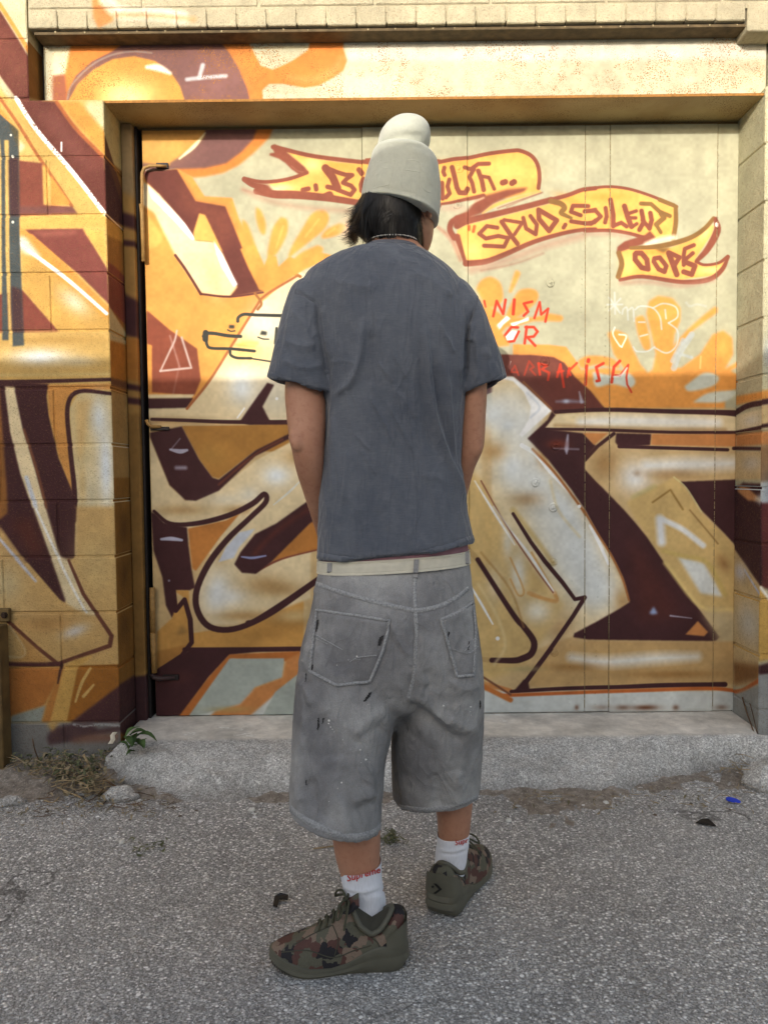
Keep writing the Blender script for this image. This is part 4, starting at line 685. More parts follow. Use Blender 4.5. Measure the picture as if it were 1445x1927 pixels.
# hinges on the left edge
M_HINGE = simple('worn_yellow_paint', (158, 122, 70), .6, 50, .6, 1.2); M_DKST = simple('black_steel', (34, 28, 28), .6)
def dp(x, y, Y=YD - .02): return at(x, y, Y)
m = MB(); m.tube([dp(314, 313, YD - .004), dp(300, 312), dp(282, 312), dp(272, 316), dp(268, 326), dp(268, 380), dp(270, 488)], [.005, .005, .006, .0065, .0065, .006, .006], 10); hb = m.build('hinge_bar', M_HINGE, door, True)
for a_, b_ in ((dp(296, 318, YD + .004), dp(316, 306, YD - .0065)), (dp(285, 810, YD + .004), dp(318, 803, YD - .006)), (dp(308, 1279, YD + .004), dp(336, 1270, YD - .006))):
    m = MB(); m.box(a_, b_); m.build('hinge_slot', M_DKST, door)
m = MB(); m.tube([dp(266, 384), dp(268, 400), dp(271, 492)], .008, 10); m.build('hinge_sleeve', M_HINGE, door, True)
m = MB(); m.tube([dp(276, 790), dp(279, 798), dp(286, 803), dp(304, 803, YD - .005)], [.006, .007, .007, .005], 10); m.build('hinge_bar', M_HINGE, door, True)
m = MB(); m.tube([dp(287, 1106), dp(288, 1190)], .0105, 10); m.build('hinge_sleeve', M_HINGE, door, True); m = MB(); m.tube([dp(288, 1191), dp(291, 1266)], .0105, 10); m.build('hinge_sleeve', M_HINGE, door, True)
m = MB(); m.tube([dp(286, 1268), dp(290, 1275), dp(300, 1277), dp(330, 1275, YD - .006)], [.008, .010, .010, .006], 10); m.build('hinge_bar', simple('dark_hinge', (60, 44, 44), .6), door, True)
# steel jamb of the frame
m = MB(); m.box((XL + .001, YD - .035, .0), (sx[0] - .026, YD + .1, ZL - .001), .004); o = m.build('door_jamb', M_DOOR, door); paint_uv(o, 'D')
m = MB(); m.box((sx[0] - .0255, YD - .008, .05), (sx[0] - .016, YD + .1, ZL - .001), .002); m.build('door_stop', M_DKST, door)
m = MB(); m.box((sx[0] - .0, YD + .012, 2.374), (XR - .001, YD + .06, ZL - .001)); m.build('door_head', simple('grimy_head', (120, 100, 66), .8), door)
# ------------------------------------------------------------------ yellow post with its bolted bracket at the far left
M_POST = simple('rusty_yellow_paint', (112, 90, 54), .8, 14, .5, 1.15)
g0 = at(-4, 1420, 2.70); post = thing('steel_post', (g0[0], 2.72, 0), 'narrow rusty yellow steel post at the left edge against the block wall', 'post')
xa, xb = at(-20, 1300, 2.70)[0], at(3, 1300, 2.70)[0]; zt = at(0, 1137, 2.70)[2]
m = MB(); m.box((xa, 2.70, -.02), (xb, 2.765, at(0, 1180, 2.7)[2]), .003); m.build('post_body', M_POST, post)
m = MB(); m.box((xa, 2.756, at(0, 1170, 2.756)[2]), (at(17, 1158, 2.756)[0], 2.778, at(0, 1146, 2.756)[2]), .002); m.build('bracket', M_POST, post)
m = MB(); q = at(8, 1158, 2.75); m.tube([(q[0], 2.757, q[2]), (q[0], 2.75, q[2])], .0125, 6); m.tube([(q[0], 2.75, q[2]), (q[0], 2.744, q[2])], .008, 10); m.build('bolt', simple('dark_bolt', (58, 44, 36), .5, metal=.5), post)
# ------------------------------------------------------------------ building across the alley (its roof edge throws the shade)
YA = -3.6; HA = at(722, 708, YD)[2] + (YD - YA) * (-SUN_DIR.z / SUN_DIR.y)
M_ALLEY = simple('pale_alley_render', (226, 222, 214), .9, 3, .9, 1.1, .4, .006, 60)  # near-white coat picked to bounce fill light off this unseen wall
alley = thing('alley_building', (0, YA, 0), 'plain pale rendered building across the alley behind the camera', 'building')
m = MB(); m.box((-14, YA - 5, -.05), (3, YA - .03, HA - .12)); m.build('wall', M_ALLEY, alley)
m = MB(); m.box((-14.05, YA - 5, HA - .12), (3.05, YA, HA), .01); m.build('coping', simple('coping_concrete', (150, 148, 144), .9), alley)
# ================================================================== the person
def creases(t, rot, sc, pw=5.0):
    mp = t.n('ShaderNodeMapping', {'Vector': t.pos, 'Scale': sc, 'Rotation': rot}); n_ = t.noise(1.0, 2.5, .55, mp.outputs[0], .6)
    return t.math('POWER', t.math('SUBTRACT', 1.0, t.math('ABSOLUTE', t.math('SUBTRACT', t.math('MULTIPLY', n_, 2.0), 1.0))), pw)
def ringp(A, B, Y, db, df, n=44, ex=2.3):
    """closed ring whose left and right silhouette points are photo points A, B at depth Y (one or two values)"""
    Y = Y if hasattr(Y, '__len__') else (Y, Y); a = at(*A, Y[0]); b = at(*B, Y[1]); c = (a + b) / 2; h = (b - a) / 2; R = []
    for k in range(n):
        t = 2 * math.pi * k / n; co, si = math.cos(t), math.sin(t); e = 2 / ex
        d = (df if si > 0 else db) * math.copysign(abs(si) ** e, si)
        R.append(c + h * math.copysign(abs(co) ** e, co) + np.array([0, d, 0]))
    return np.array(R)
def loft(rings, sub=4, cap=True):
    R = np.array(rings)
    if sub > 1: R = catmull(R, sub)
    m, n, _ = R.shape; V = list(R.reshape(-1, 3)); F = grid_faces(m, n, True)
    if cap: F += [tuple(range(n))[::-1], tuple((m - 1) * n + k for k in range(n))]
    return V, F
def cavity(rings, th=.015, depth=(0, 0, .045), sub=4):
    """smooth the rings, then fold the last one inwards so that a hem has thickness"""
    R = list(catmull(np.array(rings), sub)); e = R[-1]; c = e.mean(0); d = e - c; f = c + d * (1 - th / np.linalg.norm(d, axis=1))[:, None]
    return R + [f, f + np.array(depth), c + (f - c) * .3 + np.array(depth)]
def shrink(rings, k): return [r.mean(0) + (r - r.mean(0)) * k for r in rings]
def capsule(pts, rs, n=12, sub=3):
    P = np.column_stack([np.array(pts, float), rs]); P = catmull(P, sub); m = MB(); m.tube([p[:3] for p in P], list(P[:, 3]), n); mb = (m.V, m.F)
    bl = MB(); bl.ball(P[0][:3], P[0][3] * .99, 10, 6); bl.ball(P[-1][:3], P[-1][3] * .99, 10, 6)
    return [mb, (bl.V, bl.F)]
def ellip(c, r, sc, rz=0, nu=18, nv=12):
    m = MB(); m.ball((0, 0, 0), r, nu, nv, sc); V = np.array(m.V); a = math.cos(rz), math.sin(rz)
    V = np.column_stack([V[:, 0] * a[0] - V[:, 1] * a[1], V[:, 0] * a[1] + V[:, 1] * a[0], V[:, 2]]) + np.array(c)
    return list(V), m.F
def remesh(parts, vox, smooth=4):
    bm = bmesh.new()
    for V, F in parts:
        vs = [bm.verts.new(tuple(map(float, v))) for v in V]; fs = []
        for f in F:
            try: fs.append(bm.faces.new([vs[i] for i in f]))
            except ValueError: pass
        bmesh.ops.recalc_face_normals(bm, faces=fs)
    me = bpy.data.meshes.new('tmp'); bm.to_mesh(me); bm.free(); o = bpy.data.objects.new('tmp', me); COL.objects.link(o)
    r = o.modifiers.new('r', 'REMESH'); r.mode = 'VOXEL'; r.voxel_size = vox; r.use_smooth_shade = True
    if smooth: s = o.modifiers.new('s', 'SMOOTH'); s.factor = .5; s.iterations = smooth
    dg = bpy.context.evaluated_depsgraph_get(); e = o.evaluated_get(dg); em = e.to_mesh(); nv = len(em.vertices)
    V = np.empty(nv * 3, np.float32); em.vertices.foreach_get('co', V); N = np.empty(nv * 3, np.float32); em.vertices.foreach_get('normal', N)
    F = [tuple(p.vertices) for p in em.polygons]; e.to_mesh_clear(); bpy.data.objects.remove(o); bpy.data.meshes.remove(me)
    return V.reshape(-1, 3).astype(float), N.reshape(-1, 3).astype(float), F
def toppx(V):
    c = (V - CAM) @ ROT; return np.column_stack([722.5 + FPX * c[:, 0] / -c[:, 2], 963.5 - FPX * c[:, 1] / -c[:, 2]])
def fold(V, N, Q, pts, amp, wd, sm=True, back=True):
    """raise or press a crease along a line on the side that faces the alley"""
    P = np.array(pts, float); P = catmull(P, 6) if sm and len(P) > 2 else P; d = np.full(len(V), 1e9); tt = np.zeros(len(V)); L = len(P) - 1
    for i in range(L):
        a, b = P[i], P[i + 1]; ab = b - a; t = np.clip(((Q - a) @ ab) / (ab @ ab + 1e-9), 0, 1); dd = np.hypot(*(Q - a - t[:, None] * ab).T)
        k = dd < d; d[k] = dd[k]; tt[k] = (i + t[k]) / L
    wgt = np.exp(-(d / wd) ** 1.35) * np.clip(np.sin(np.pi * np.clip(tt, .02, .98)) * 2.2, 0, 1)
    if back: wgt = wgt * (N[:, 1] < .25)
    V += N * (amp * wgt)[:, None]
def hit(bvh, px, py, off=0.0):
    d = Vector(ray(px, py)).normalized(); loc, nor, i, dist = bvh.ray_cast(Vector(CAM), d)
    if loc is None: return None
    if nor.dot(d) > 0: nor = -nor
    return np.array(loc + nor * off), np.array(nor)
def resample(pts, step):
    P = np.array(pts, float); s = np.r_[0, np.cumsum(np.hypot(*np.diff(P, axis=0).T))]; n = max(2, int(s[-1] / step) + 1); q = np.linspace(0, s[-1], n)
    return np.column_stack([np.interp(q, s, P[:, 0]), np.interp(q, s, P[:, 1])])
def ribbon(mb, bvh, pts, wd, th, step=4, pucker=0.0, smooth=False, lift=.0):
    P = catmull(np.array(pts, float), 6) if smooth else np.array(pts, float); P = resample(P, step); H = [hit(bvh, *p) for p in P]; H = [h for h in H if h is not None]
    if len(H) < 2: return
    V = []; F = []
    for i, (p, nn) in enumerate(H):
        t = H[min(i + 1, len(H) - 1)][0] - H[max(i - 1, 0)][0]; t /= np.linalg.norm(t) + 1e-9; s = np.cross(nn, t); s /= np.linalg.norm(s) + 1e-9
        k = th * (1 + pucker * (1 if i % 2 else -1)); p = p + nn * lift
        V += [p - s * wd / 2 - nn * .002, p - s * wd * .42 + nn * k, p + s * wd * .42 + nn * k, p + s * wd / 2 - nn * .002]
    for i in range(len(H) - 1):
        for k in range(3): F.append((i * 4 + k, i * 4 + k + 1, i * 4 + 5 + k, i * 4 + 4 + k))
    mb.add(V, F)
def decal(mb, bvh, poly, off=.0008):
    H = [hit(bvh, x, y, off) for x, y in poly]
    if all(h is not None for h in H): mb.add([h[0] for h in H], [tuple(range(len(H)))])
YP = 1.75
man = thing('person', at(740, 1760, 1.76) * [1, 1, 0], 'person in a pale beanie, dark grey t-shirt and grey denim shorts standing with back turned', 'person')
# ------------------------------------------------------------------ skin: one continuous body
t = NT('skin'); c = t.mix(t.g(t.noise(14, 4), .3, .7), lin((186, 138, 112)), lin((166, 117, 93))); c = t.mix(t.math('MULTIPLY', t.g(t.noise(90, 3), .5, .7), .4), c, lin((150, 98, 78)))
t.col(c); t.rough(.48); t.b.inputs['Subsurface Weight'].default_value = .12; t.b.inputs['Subsurface Radius'].default_value = (.02, .008, .004); t.b.inputs['Subsurface Scale'].default_value = .3; t.bump((t.noise(420, 2), .2, .001), (t.noise(60, 3), .15, .002)); M_SKIN = t.m
core = []
# arms
def arm(rings): return loft(rings, 4)
core.append(arm([ringp((582, 575), (640, 575), 1.75, .05, .05, 28), ringp((550, 620), (610, 630), 1.74, .045, .05, 28), ringp((537, 725), (614, 738), 1.72, .050, .052, 28), ringp((539, 775), (614, 785), 1.71, .046, .05, 28), ringp((544, 818), (612, 826), 1.705, .044, .046, 28), ringp((551, 855), (611, 860), 1.71, .043, .044, 28), ringp((559, 890), (611, 895), 1.73, .041, .042, 28), ringp((572, 930), (614, 936), 1.765, .037, .037, 28), ringp((585, 970), (622, 976), 1.81, .032, .032, 28), ringp((600, 1018), (632, 1018), 1.865, .026, .026, 28), ringp((612, 1052), (644, 1052), 1.895, .022, .022, 28)]))
core.append(arm([ringp((826, 575), (878, 572), 1.75, .05, .05, 28), ringp((868, 630), (914, 625), 1.755, .045, .05, 28), ringp((868, 742), (915, 735), 1.755, .05, .052, 28), ringp((864, 785), (913, 785), 1.76, .046, .048, 28), ringp((862, 825), (911, 828), 1.765, .043, .044, 28), ringp((860, 850), (907, 850), 1.77, .042, .042, 28), ringp((856, 880), (893, 880), 1.785, .04, .04, 28), ringp((848, 915), (884, 912), 1.81, .036, .036, 28), ringp((838, 960), (872, 956), 1.85, .031, .031, 28), ringp((832, 1005), (862, 1003), 1.885, .026, .026, 28), ringp((826, 1045), (856, 1045), 1.905, .022, .022, 28)]))
core += capsule([at(556, 822, 1.672), at(560, 838, 1.67)], [.016, .015]); core += capsule([at(897, 838, 1.74), at(894, 850, 1.742)], [.014, .013])
# hands in front of the hips, fingers curled towards the pockets
for sx_, wx, wy, Yh in ((1, 632, 1060, 1.90), (-1, 838, 1052, 1.91)):
    W = at(wx, wy, Yh); dn = np.array([.22 * sx_, .05, -.97]); dn /= np.linalg.norm(dn); sd_ = np.array([1., 0, .2 * sx_]); nf = np.array([0, 1., 0])
    core += capsule([W - dn * .01, W + dn * .045, W + dn * .085], [.024, .034, .036])
    for k, (o_, ln) in enumerate(((-.030, .066), (-.010, .078), (.010, .074), (.029, .058))):
        b0 = W + dn * .085 + sd_ * o_; core += capsule([b0, b0 + dn * ln * .45 + nf * .012, b0 + dn * ln * .8 + nf * .006, b0 + dn * ln + nf * -.008], [.0105, .0095, .0088, .0078], 8)
    b0 = W + dn * .03 + sd_ * (.03 * sx_); core += capsule([b0, b0 + sd_ * .025 * sx_ + dn * .025 + nf * .015, b0 + sd_ * .03 * sx_ + dn * .055 + nf * .02], [.013, .011, .009], 8)
# neck, upper torso core, hips core
core.append(loft([ringp((704, 388), (786, 395), 1.775, .055, .055, 32), ringp((700, 430), (788, 432), 1.768, .058, .055, 32), ringp((695, 456), (788, 458), 1.76, .062, .06, 32), ringp((672, 476), (802, 476), 1.752, .072, .07, 32), ringp((620, 510), (840, 510), 1.75, .09, .09, 32), ringp((610, 600), (862, 600), 1.75, .1, .1, 32), ringp((625, 800), (850, 800), 1.755, .085, .09, 32), ringp((618, 1000), (862, 1000), 1.76, .09, .09, 32), ringp((610, 1180), (866, 1180), 1.765, .1, .09, 32)]))
# legs
core.append(loft([ringp((600, 1150), (740, 1150), 1.75, .09, .08, 30), ringp((604, 1300), (728, 1300), 1.72, .075, .07, 30), ringp((614, 1450), (716, 1450), 1.69, .058, .062, 30), ringp((621, 1530), (715, 1530), 1.677, .056, .05, 30), ringp((627, 1585), (716, 1582), 1.672, .054, .046, 30), ringp((634, 1620), (715, 1612), 1.668, .049, .042, 30), ringp((646, 1660), (719, 1655), 1.665, .042, .038, 30), ringp((657, 1700), (727, 1700), 1.665, .037, .036, 30), ringp((663, 1745), (737, 1748), 1.665, .036, .036, 30), ringp((668, 1790), (740, 1792), 1.665, .03, .03, 30)]))
core.append(loft([ringp((745, 1150), (872, 1150), 1.765, .09, .08, 30), ringp((775, 1300), (884, 1300), 1.80, .075, .07, 30), ringp((806, 1430), (890, 1430), 1.84, .058, .06, 30), ringp((816, 1500), (889, 1498), 1.855, .052, .05, 30), ringp((822, 1540), (886, 1536), 1.858, .05, .044, 30), ringp((824, 1580), (882, 1575), 1.86, .043, .038, 30), ringp((819, 1620), (876, 1618), 1.862, .037, .035, 30), ringp((814, 1655), (872, 1655), 1.865, .035, .035, 30), ringp((812, 1690), (870, 1690), 1.868, .03, .03, 30)]))
# head
HY = math.radians(-31); HC = at(753, 472, 1.772); fw = np.array([math.sin(-HY), math.cos(HY), 0]); rt = np.array([fw[1], -fw[0], 0]); upv = np.array([.05, -.01, 1.0]); upv /= np.linalg.norm(upv)
def hp(x, y, z): return HC + rt * x + fw * y + upv * z
hr = []
for z, w_, f_, b_ in ((-.004, .018, .078, .03), (.008, .036, .090, .0), (.03, .052, .093, -.03), (.055, .061, .092, -.06), (.09, .067, .090, -.086), (.12, .072, .089, -.098), (.16, .074, .086, -.10), (.19, .066, .072, -.088), (.213, .044, .045, -.06), (.224, .014, .012, -.025)):
    cy = (f_ + b_) / 2; hl = (f_ - b_) / 2; hr.append(np.array([hp(w_ * math.copysign(abs(math.cos(a)) ** .9, math.cos(a)), cy + hl * math.copysign(abs(math.sin(a)) ** .9, math.sin(a)), z) for a in np.linspace(0, 2 * math.pi, 40, endpoint=False)]))
core.append(loft(hr, 3))
rzh = math.atan2(fw[1], fw[0]) - math.pi / 2
for c_, r_, s_ in (((0, .098, .082), .012, (.9, 1.1, 1.0)), ((0, .092, .1), .01, (.7, 1, 1.8)), ((.011, .092, .078), .007, (1, 1, .8)), ((-.011, .092, .078), .007, (1, 1, .8)), ((0, .089, .05), .012, (1.8, .7, .45)), ((0, .088, .043), .012, (1.6, .7, .5)), ((0, .085, .014), .016, (1.2, .9, .8)), ((.03, .083, .125), .012, (1.8, .6, .6)), ((-.03, .083, .125), .012, (1.8, .6, .6)), ((.04, .068, .085), .018, (1, .8, .9)), ((-.04, .068, .085), .018, (1, .8, .9))):
    core.append(ellip(hp(*c_), r_, s_, rzh, 14, 10))
for sgn in (1, -1):
    core.append(ellip(hp(.075 * sgn, -.012, .09), .03, (.28, .62, 1.0), rzh + .35 * sgn)); core.append(ellip(hp(.074 * sgn, -.004, .066), .011, (.5, .8, 1), rzh))
V, N, F = remesh(core, .0046, 3)
for sgn in (1, -1):                      # eye sockets
    d = np.linalg.norm(V - hp(.031 * sgn, .09, .105), axis=1); V -= fw * (.007 * np.exp(-(d / .013) ** 2))[:, None]
d = np.linalg.norm(V - hp(0, .1, .0465), axis=1); 
for zz_, lim in ((0, .078),):                 # the crown stays inside the beanie
    zc_ = at(757, 372, 1.772)[2]; ax_ = at(757, 330, 1.775); d = V - ax_; rr_ = np.hypot(d[:, 0], d[:, 1]); k = (V[:, 2] > zc_) & (rr_ > lim); V[k, :2] = ax_[:2] + d[k, :2] * (lim / rr_[k])[:, None]
body = mesh('body', V, F, M_SKIN, man, True); BODY = BVHTree.FromPolygons([Vector(v) for v in V], F)
for sgn in (1, -1):
    m = MB(); m.ball(hp(.031 * sgn, .077, .105), .0115, 14, 10); e_ = m.build('eye', simple('eye_white', (214, 206, 198), .2, bump=0), man, True)
    m = MB(); m.ball(hp(.031 * sgn, .0865, .105), .0042, 10, 6); m.build('iris', simple('iris', (36, 24, 18), .2, bump=0), e_, True)
# ------------------------------------------------------------------ t-shirt
tor = [ringp((690, 469), (784, 470), 1.752, .058, .06), ringp((650, 477), (804, 478), 1.75, .082, .08), ringp((620, 490), (823, 491), 1.75, .1, .095), ringp((594, 505), (843, 506), 1.75, .113, .105), ringp((573, 526), (862, 527), 1.75, .123, .11), ringp((566, 565), (882, 565), 1.75, .133, .12), ringp((590, 620), (884, 620), 1.75, .138, .125), ringp((600, 690), (880, 690), 1.75, .132, .13), ringp((603, 745), (876, 745), 1.752, .124, .13), ringp((603, 850), (868, 850), 1.755, .114, .13), ringp((599, 940), (873, 935), 1.757, .116, .13), ringp((597, 1004), (886, 992), 1.76, .124, .13), ringp((596, 1051), (893, 1019), 1.762, .130, .132)]
tor = cavity(tor, .0135)
sl = [ringp((592, 520), (660, 560), 1.748, .06, .06, 36), ringp((560, 533), (648, 585), 1.745, .08, .08, 36), ringp((544, 556), (638, 612), 1.742, .086, .084, 36), ringp((530, 602), (634, 652), 1.736, .084, .082, 36), ringp((514, 670), (636, 700), 1.728, .08, .08, 36), ringp((503, 711), (634, 745), 1.722, .078, .078, 36)]
sr = [ringp((800, 560), (862, 525), 1.748, .06, .06, 36), ringp((820, 590), (880, 540), 1.75, .08, .08, 36), ringp((836, 622), (902, 572), 1.752, .084, .082, 36), ringp((848, 660), (922, 618), 1.754, .08, .08, 36), ringp((850, 706), (940, 668), 1.757, .078, .078, 36), ringp((850, 752), (953, 711), 1.76, .076, .076, 36)]
V, N, F = remesh([loft(tor, 1), loft(cavity(sl, .0105, (.012, 0, .04)), 1), loft(cavity(sr, .0105, (-.012, 0, .04)), 1)], .0030, 7)
Q = toppx(V); k5 = lambda L: [(480 + x / 3.0104, 480 + y / 3.0104) for x, y in L]
for pts, a, wd in (([(620, 330), (600, 560), (550, 710), (450, 800)], .0065, 8), ([(640, 420), (660, 600), (640, 760)], -.004, 14), ([(960, 360), (985, 650), (1015, 900), (1065, 1080), (1130, 1250), (1190, 1420)], .0085, 6.5), ([(1000, 560), (1045, 850), (1110, 1080), (1170, 1260)], -.006, 10), ([(1075, 590), (1100, 900), (1130, 1130), (1165, 1280)], .007, 5), ([(930, 420), (950, 700), (980, 950), (1050, 1180)], -.006, 14), ([(1180, 260), (1165, 500), (1160, 700)], .005, 8),
                   ([(355, 275), (368, 420), (400, 600), (412, 720)], -.005, 5), ([(385, 280), (400, 430), (430, 600)], .004, 8), ([(1245, 290), (1205, 430), (1195, 560), (1190, 720)], -.006, 5), ([(1225, 380), (1215, 500)], .006, 5), ([(1270, 300), (1300, 480), (1320, 600)], .004, 7), ([(1300, 520), (1320, 700)], .0035, 6), ([(1250, 420), (1260, 620), (1250, 720)], .004, 6),
                   ([(650, 800), (720, 930), (790, 1090)], .0030, 3.5), ([(740, 830), (830, 990), (910, 1140)], .0028, 3.5), ([(560, 1010), (660, 1110)], .0026, 3), ([(690, 600), (790, 730)], .002, 3.5), ([(820, 780), (920, 930)], .0022, 3.5), ([(600, 1100), (690, 1250)], .0022, 4), ([(420, 610), (520, 600), (600, 630)], .0012, 4), ([(780, 560), (860, 700)], .002, 5), ([(1060, 440), (1130, 560)], .0028, 5), ([(1040, 380), (1110, 520)], .0022, 4), ([(450, 900), (440, 1150), (460, 1400)], .003, 9), ([(870, 1140), (1000, 1120), (1060, 1130)], .0012, 4), ([(900, 1260), (1000, 1250), (1110, 1300)], .0015, 8), ([(530, 1090), (520, 1250), (500, 1420)], .004, 7), ([(380, 800), (400, 900), (385, 1100)], -.004, 7),
                   ([(160, 480), (270, 520), (350, 500)], .003, 8), ([(140, 580), (260, 640), (390, 620)], .0035, 8), ([(200, 300), (290, 420), (330, 560)], .003, 8), ([(230, 200), (290, 235), (355, 275)], -.0035, 2.2), ([(430, 130), (560, 170), (700, 190)], .003, 14), ([(860, 90), (1000, 150), (1130, 240)], .003, 12)):
    fold(V, N, Q, k5(pts), a * 1.7, wd * .9)
V += N * (.0022 * vnoise(V, 7, 2, 2) + .0034 * vnoise(V * [1, 1, .28], 20, 2, 5) * np.clip((1.5 - V[:, 2]) * 3, .15, 1) + .0009 * vnoise(V @ np.array([[.8, 0, -.6], [0, 1, 0], [.6, 0, .8]]) * [1, 1, .25], 70, 2, 8))[:, None]
# stitched hems: a shallow groove a finger above each edge
for pts in ([(597, 1040), (660, 1049), (740, 1046), (820, 1031), (893, 1006)], [(506, 700), (560, 716), (609, 727)], [(951, 699), (915, 722), (876, 734)]): fold(V, N, Q, pts, -.0022, 1.8, True)
for pts in ([(597, 1047), (660, 1056), (740, 1053), (820, 1038), (893, 1013)], [(504, 707), (560, 723), (608, 734)], [(952, 706), (915, 729), (876, 741)]): fold(V, N, Q, pts, .0014, 4, True)
t = NT('faded_cotton'); big = t.noise(6, 4); c = t.mix(t.g(big, .3, .7), lin((81, 86, 97)), lin((97, 101, 110)))
c = t.mix(t.math('MULTIPLY', t.g(t.noise(38, 5, .7), .45, .75), .30), c, lin((126, 128, 134)))
st = t.n('ShaderNodeMapping', {'Vector': t.pos, 'Scale': (60, 60, 700)}); sl_ = t.noise(1.0, 2, .5, st.outputs[0]); c = t.mix(1, c, t.vary(sl_, .86, 1.12), 'MULTIPLY')
t.col(c); t.rough(.92); t.b.inputs['Sheen Weight'].default_value = .25; t.b.inputs['Sheen Roughness'].default_value = .5; t.b.inputs['Specular IOR Level'].default_value = .15; t.bump((creases(t, (0, .55, 0), (16, 16, 4.5)), .55, .006), (creases(t, (0, -.5, .3), (22, 22, 7), 8.0), .35, .004), (sl_, .22, .001), (t.noise(30, 5, .65), .18, .003), (t.noise(700, 2, .6), .25, .0012)); M_TEE = t.m
tee = mesh('t_shirt', V, F, M_TEE, man, True); TEE = BVHTree.FromPolygons([Vector(v) for v in V], F)
M_TEE2 = simple('faded_cotton_rib', (96, 98, 106), .9, 60, .8, 1.1, .3, .001, 500)
m = MB(); cr = [ringp((684, 466), (789, 468), 1.752, .066, .07, 48), ringp((681, 470), (793, 472), 1.752, .073, .075, 48), ringp((678, 475), (797, 477), 1.752, .078, .08, 48), ringp((680, 477), (795, 479), 1.752, .072, .076, 48)]
V_, F_ = loft(cr, 2, False); m.add(V_, F_); m.build('collar', M_TEE2, tee, True)
for line_ in (k5([(232, 196), (228, 215), (290, 238), (355, 278)]), k5([(1262, 215), (1245, 300), (1205, 430)])):
    m = MB(); ribbon(m, TEE, line_, .0035, .0012, 3); m.build('seam', M_TEE2, tee, True)
m = MB()
#ribbon(m, TEE, k5([(232, 196), (228, 215), (290, 238), (355, 278)]), .004, .0012, 3); ribbon(m, TEE, k5([(1262, 215), (1245, 300), (1205, 430)]), .003, .0012, 3)
for pts in ([(598, 1041), (660, 1050), (740, 1047), (820, 1032), (891, 1008)], [(506, 702), (560, 718), (607, 729)], [(950, 701), (915, 724), (878, 736)]): m = MB(); ribbon(m, TEE, [(x, y + 3.5) for x, y in pts], .0135, .0013, 4, .15, True); m.build('hem', M_TEE, tee, True)

# ------------------------------------------------------------------ denim shorts
hip = [ringp((603, 1056), (877, 1036), 1.765, .112, .1), ringp((600, 1076), (881, 1058), 1.765, .118, .105), ringp((592, 1112), (886, 1100), 1.765, .132, .11), ringp((582, 1160), (893, 1150), 1.765, .150, .115), ringp((570, 1215), (902, 1205), 1.765, .156, .12), ringp((562, 1265), (907, 1258), 1.765, .150, .12), ringp((572, 1315), (895, 1310), 1.765, .12, .11), ringp((640, 1345), (850, 1340), 1.765, .06, .06)]
hip = cavity(hip[::-1], .016, (0, 0, -.04))[::-1]
ll = [ringp((572, 1200), (700, 1200), 1.757, .12, .1), ringp((561, 1265), (755, 1262), 1.752, .14, .12), ringp((554, 1320), (760, 1322), 1.742, .138, .125), ringp((551, 1380), (738, 1385), 1.725, .13, .13), ringp((549, 1440), (724, 1446), 1.705, .125, .13), ringp((547, 1490), (719, 1510), 1.69, .122, .13), ringp((545, 1516), (718, 1553), 1.68, .118, .13)]
lr = [ringp((795, 1200), (900, 1195), 1.767, .12, .1), ringp((775, 1265), (907, 1258), 1.775, .138, .115), ringp((752, 1320), (909, 1315), 1.785, .134, .12), ringp((738, 1375), (908, 1370), 1.80, .126, .125), ringp((736, 1430), (906, 1420), 1.82, .12, .125), ringp((738, 1475), (903, 1462), 1.838, .116, .125), ringp((740, 1502), (901, 1484), 1.848, .112, .125)]
V, N, F = remesh([loft(hip, 1), loft(cavity(ll, .016), 1), loft(cavity(lr, .016), 1)], .0046, 5)
Q = toppx(V); k2 = lambda L: [(480 + x / 3.0104, 960 + y / 3.0104) for x, y in L]
for pts, a, wd in (([(850, 1085), (960, 1170), (1090, 1270), (1195, 1330)], -.013, 13), ([(870, 1040), (1000, 1130), (1130, 1240)], .008, 12), ([(760, 560), (785, 700), (830, 780), (885, 830)], .0045, 4), ([(745, 590), (765, 710), (820, 800)], -.004, 6), ([(890, 600), (905, 800), (890, 950), (860, 1080)], -.006, 8), ([(240, 960), (290, 1020), (330, 1120)], .006, 7), ([(265, 900), (300, 1010)], -.005, 5), ([(330, 600), (300, 760), (260, 900)], .004, 6),
                   ([(380, 350), (365, 430), (340, 480)], .004, 6), ([(840, 380), (850, 470), (880, 540)], .003, 5), ([(540, 1300), (640, 1190), (760, 1120)], .008, 22), ([(350, 1150), (420, 1290), (440, 1430)], -.006, 20), ([(560, 1330), (660, 1250), (740, 1230)], -.006, 16), ([(800, 1180), (900, 1300), (1050, 1400)], -.007, 18), ([(1080, 1150), (1180, 1230), (1270, 1240)], .007, 16), ([(960, 900), (1000, 980), (960, 1050)], -.006, 12), ([(1090, 950), (1180, 1010), (1280, 990)], .005, 12), ([(290, 1080), (270, 1250), (250, 1400)], .004, 8)):
    fold(V, N, Q, k2(pts), a * 1.35, wd)
k3 = lambda L: [(480 + x / 3.0104, 1440 + y / 3.0104) for x, y in L]
for pts, a, wd in (([(540, 200), (610, 190), (690, 160)], .007, 14), ([(560, 260), (630, 220), (700, 230)], -.006, 12), ([(300, 60), (330, 200), (420, 340)], -.006, 16), ([(620, 0), (660, 120), (600, 200)], .006, 14), ([(1000, 40), (1040, 140), (1030, 250)], -.006, 14), ([(1130, 20), (1160, 130), (1140, 240)], .005, 14), ([(230, 100), (240, 220)], .004, 10), ([(460, 150), (500, 280), (520, 400)], .005, 12)):
    fold(V, N, Q, k3(pts), a * 1.4, wd)
V += N * (.0030 * vnoise(V, 8, 3, 9) + .0034 * vnoise(V * [1, 1, .35], 17, 2, 12) + .0010 * vnoise(V, 55, 2, 3))[:, None]
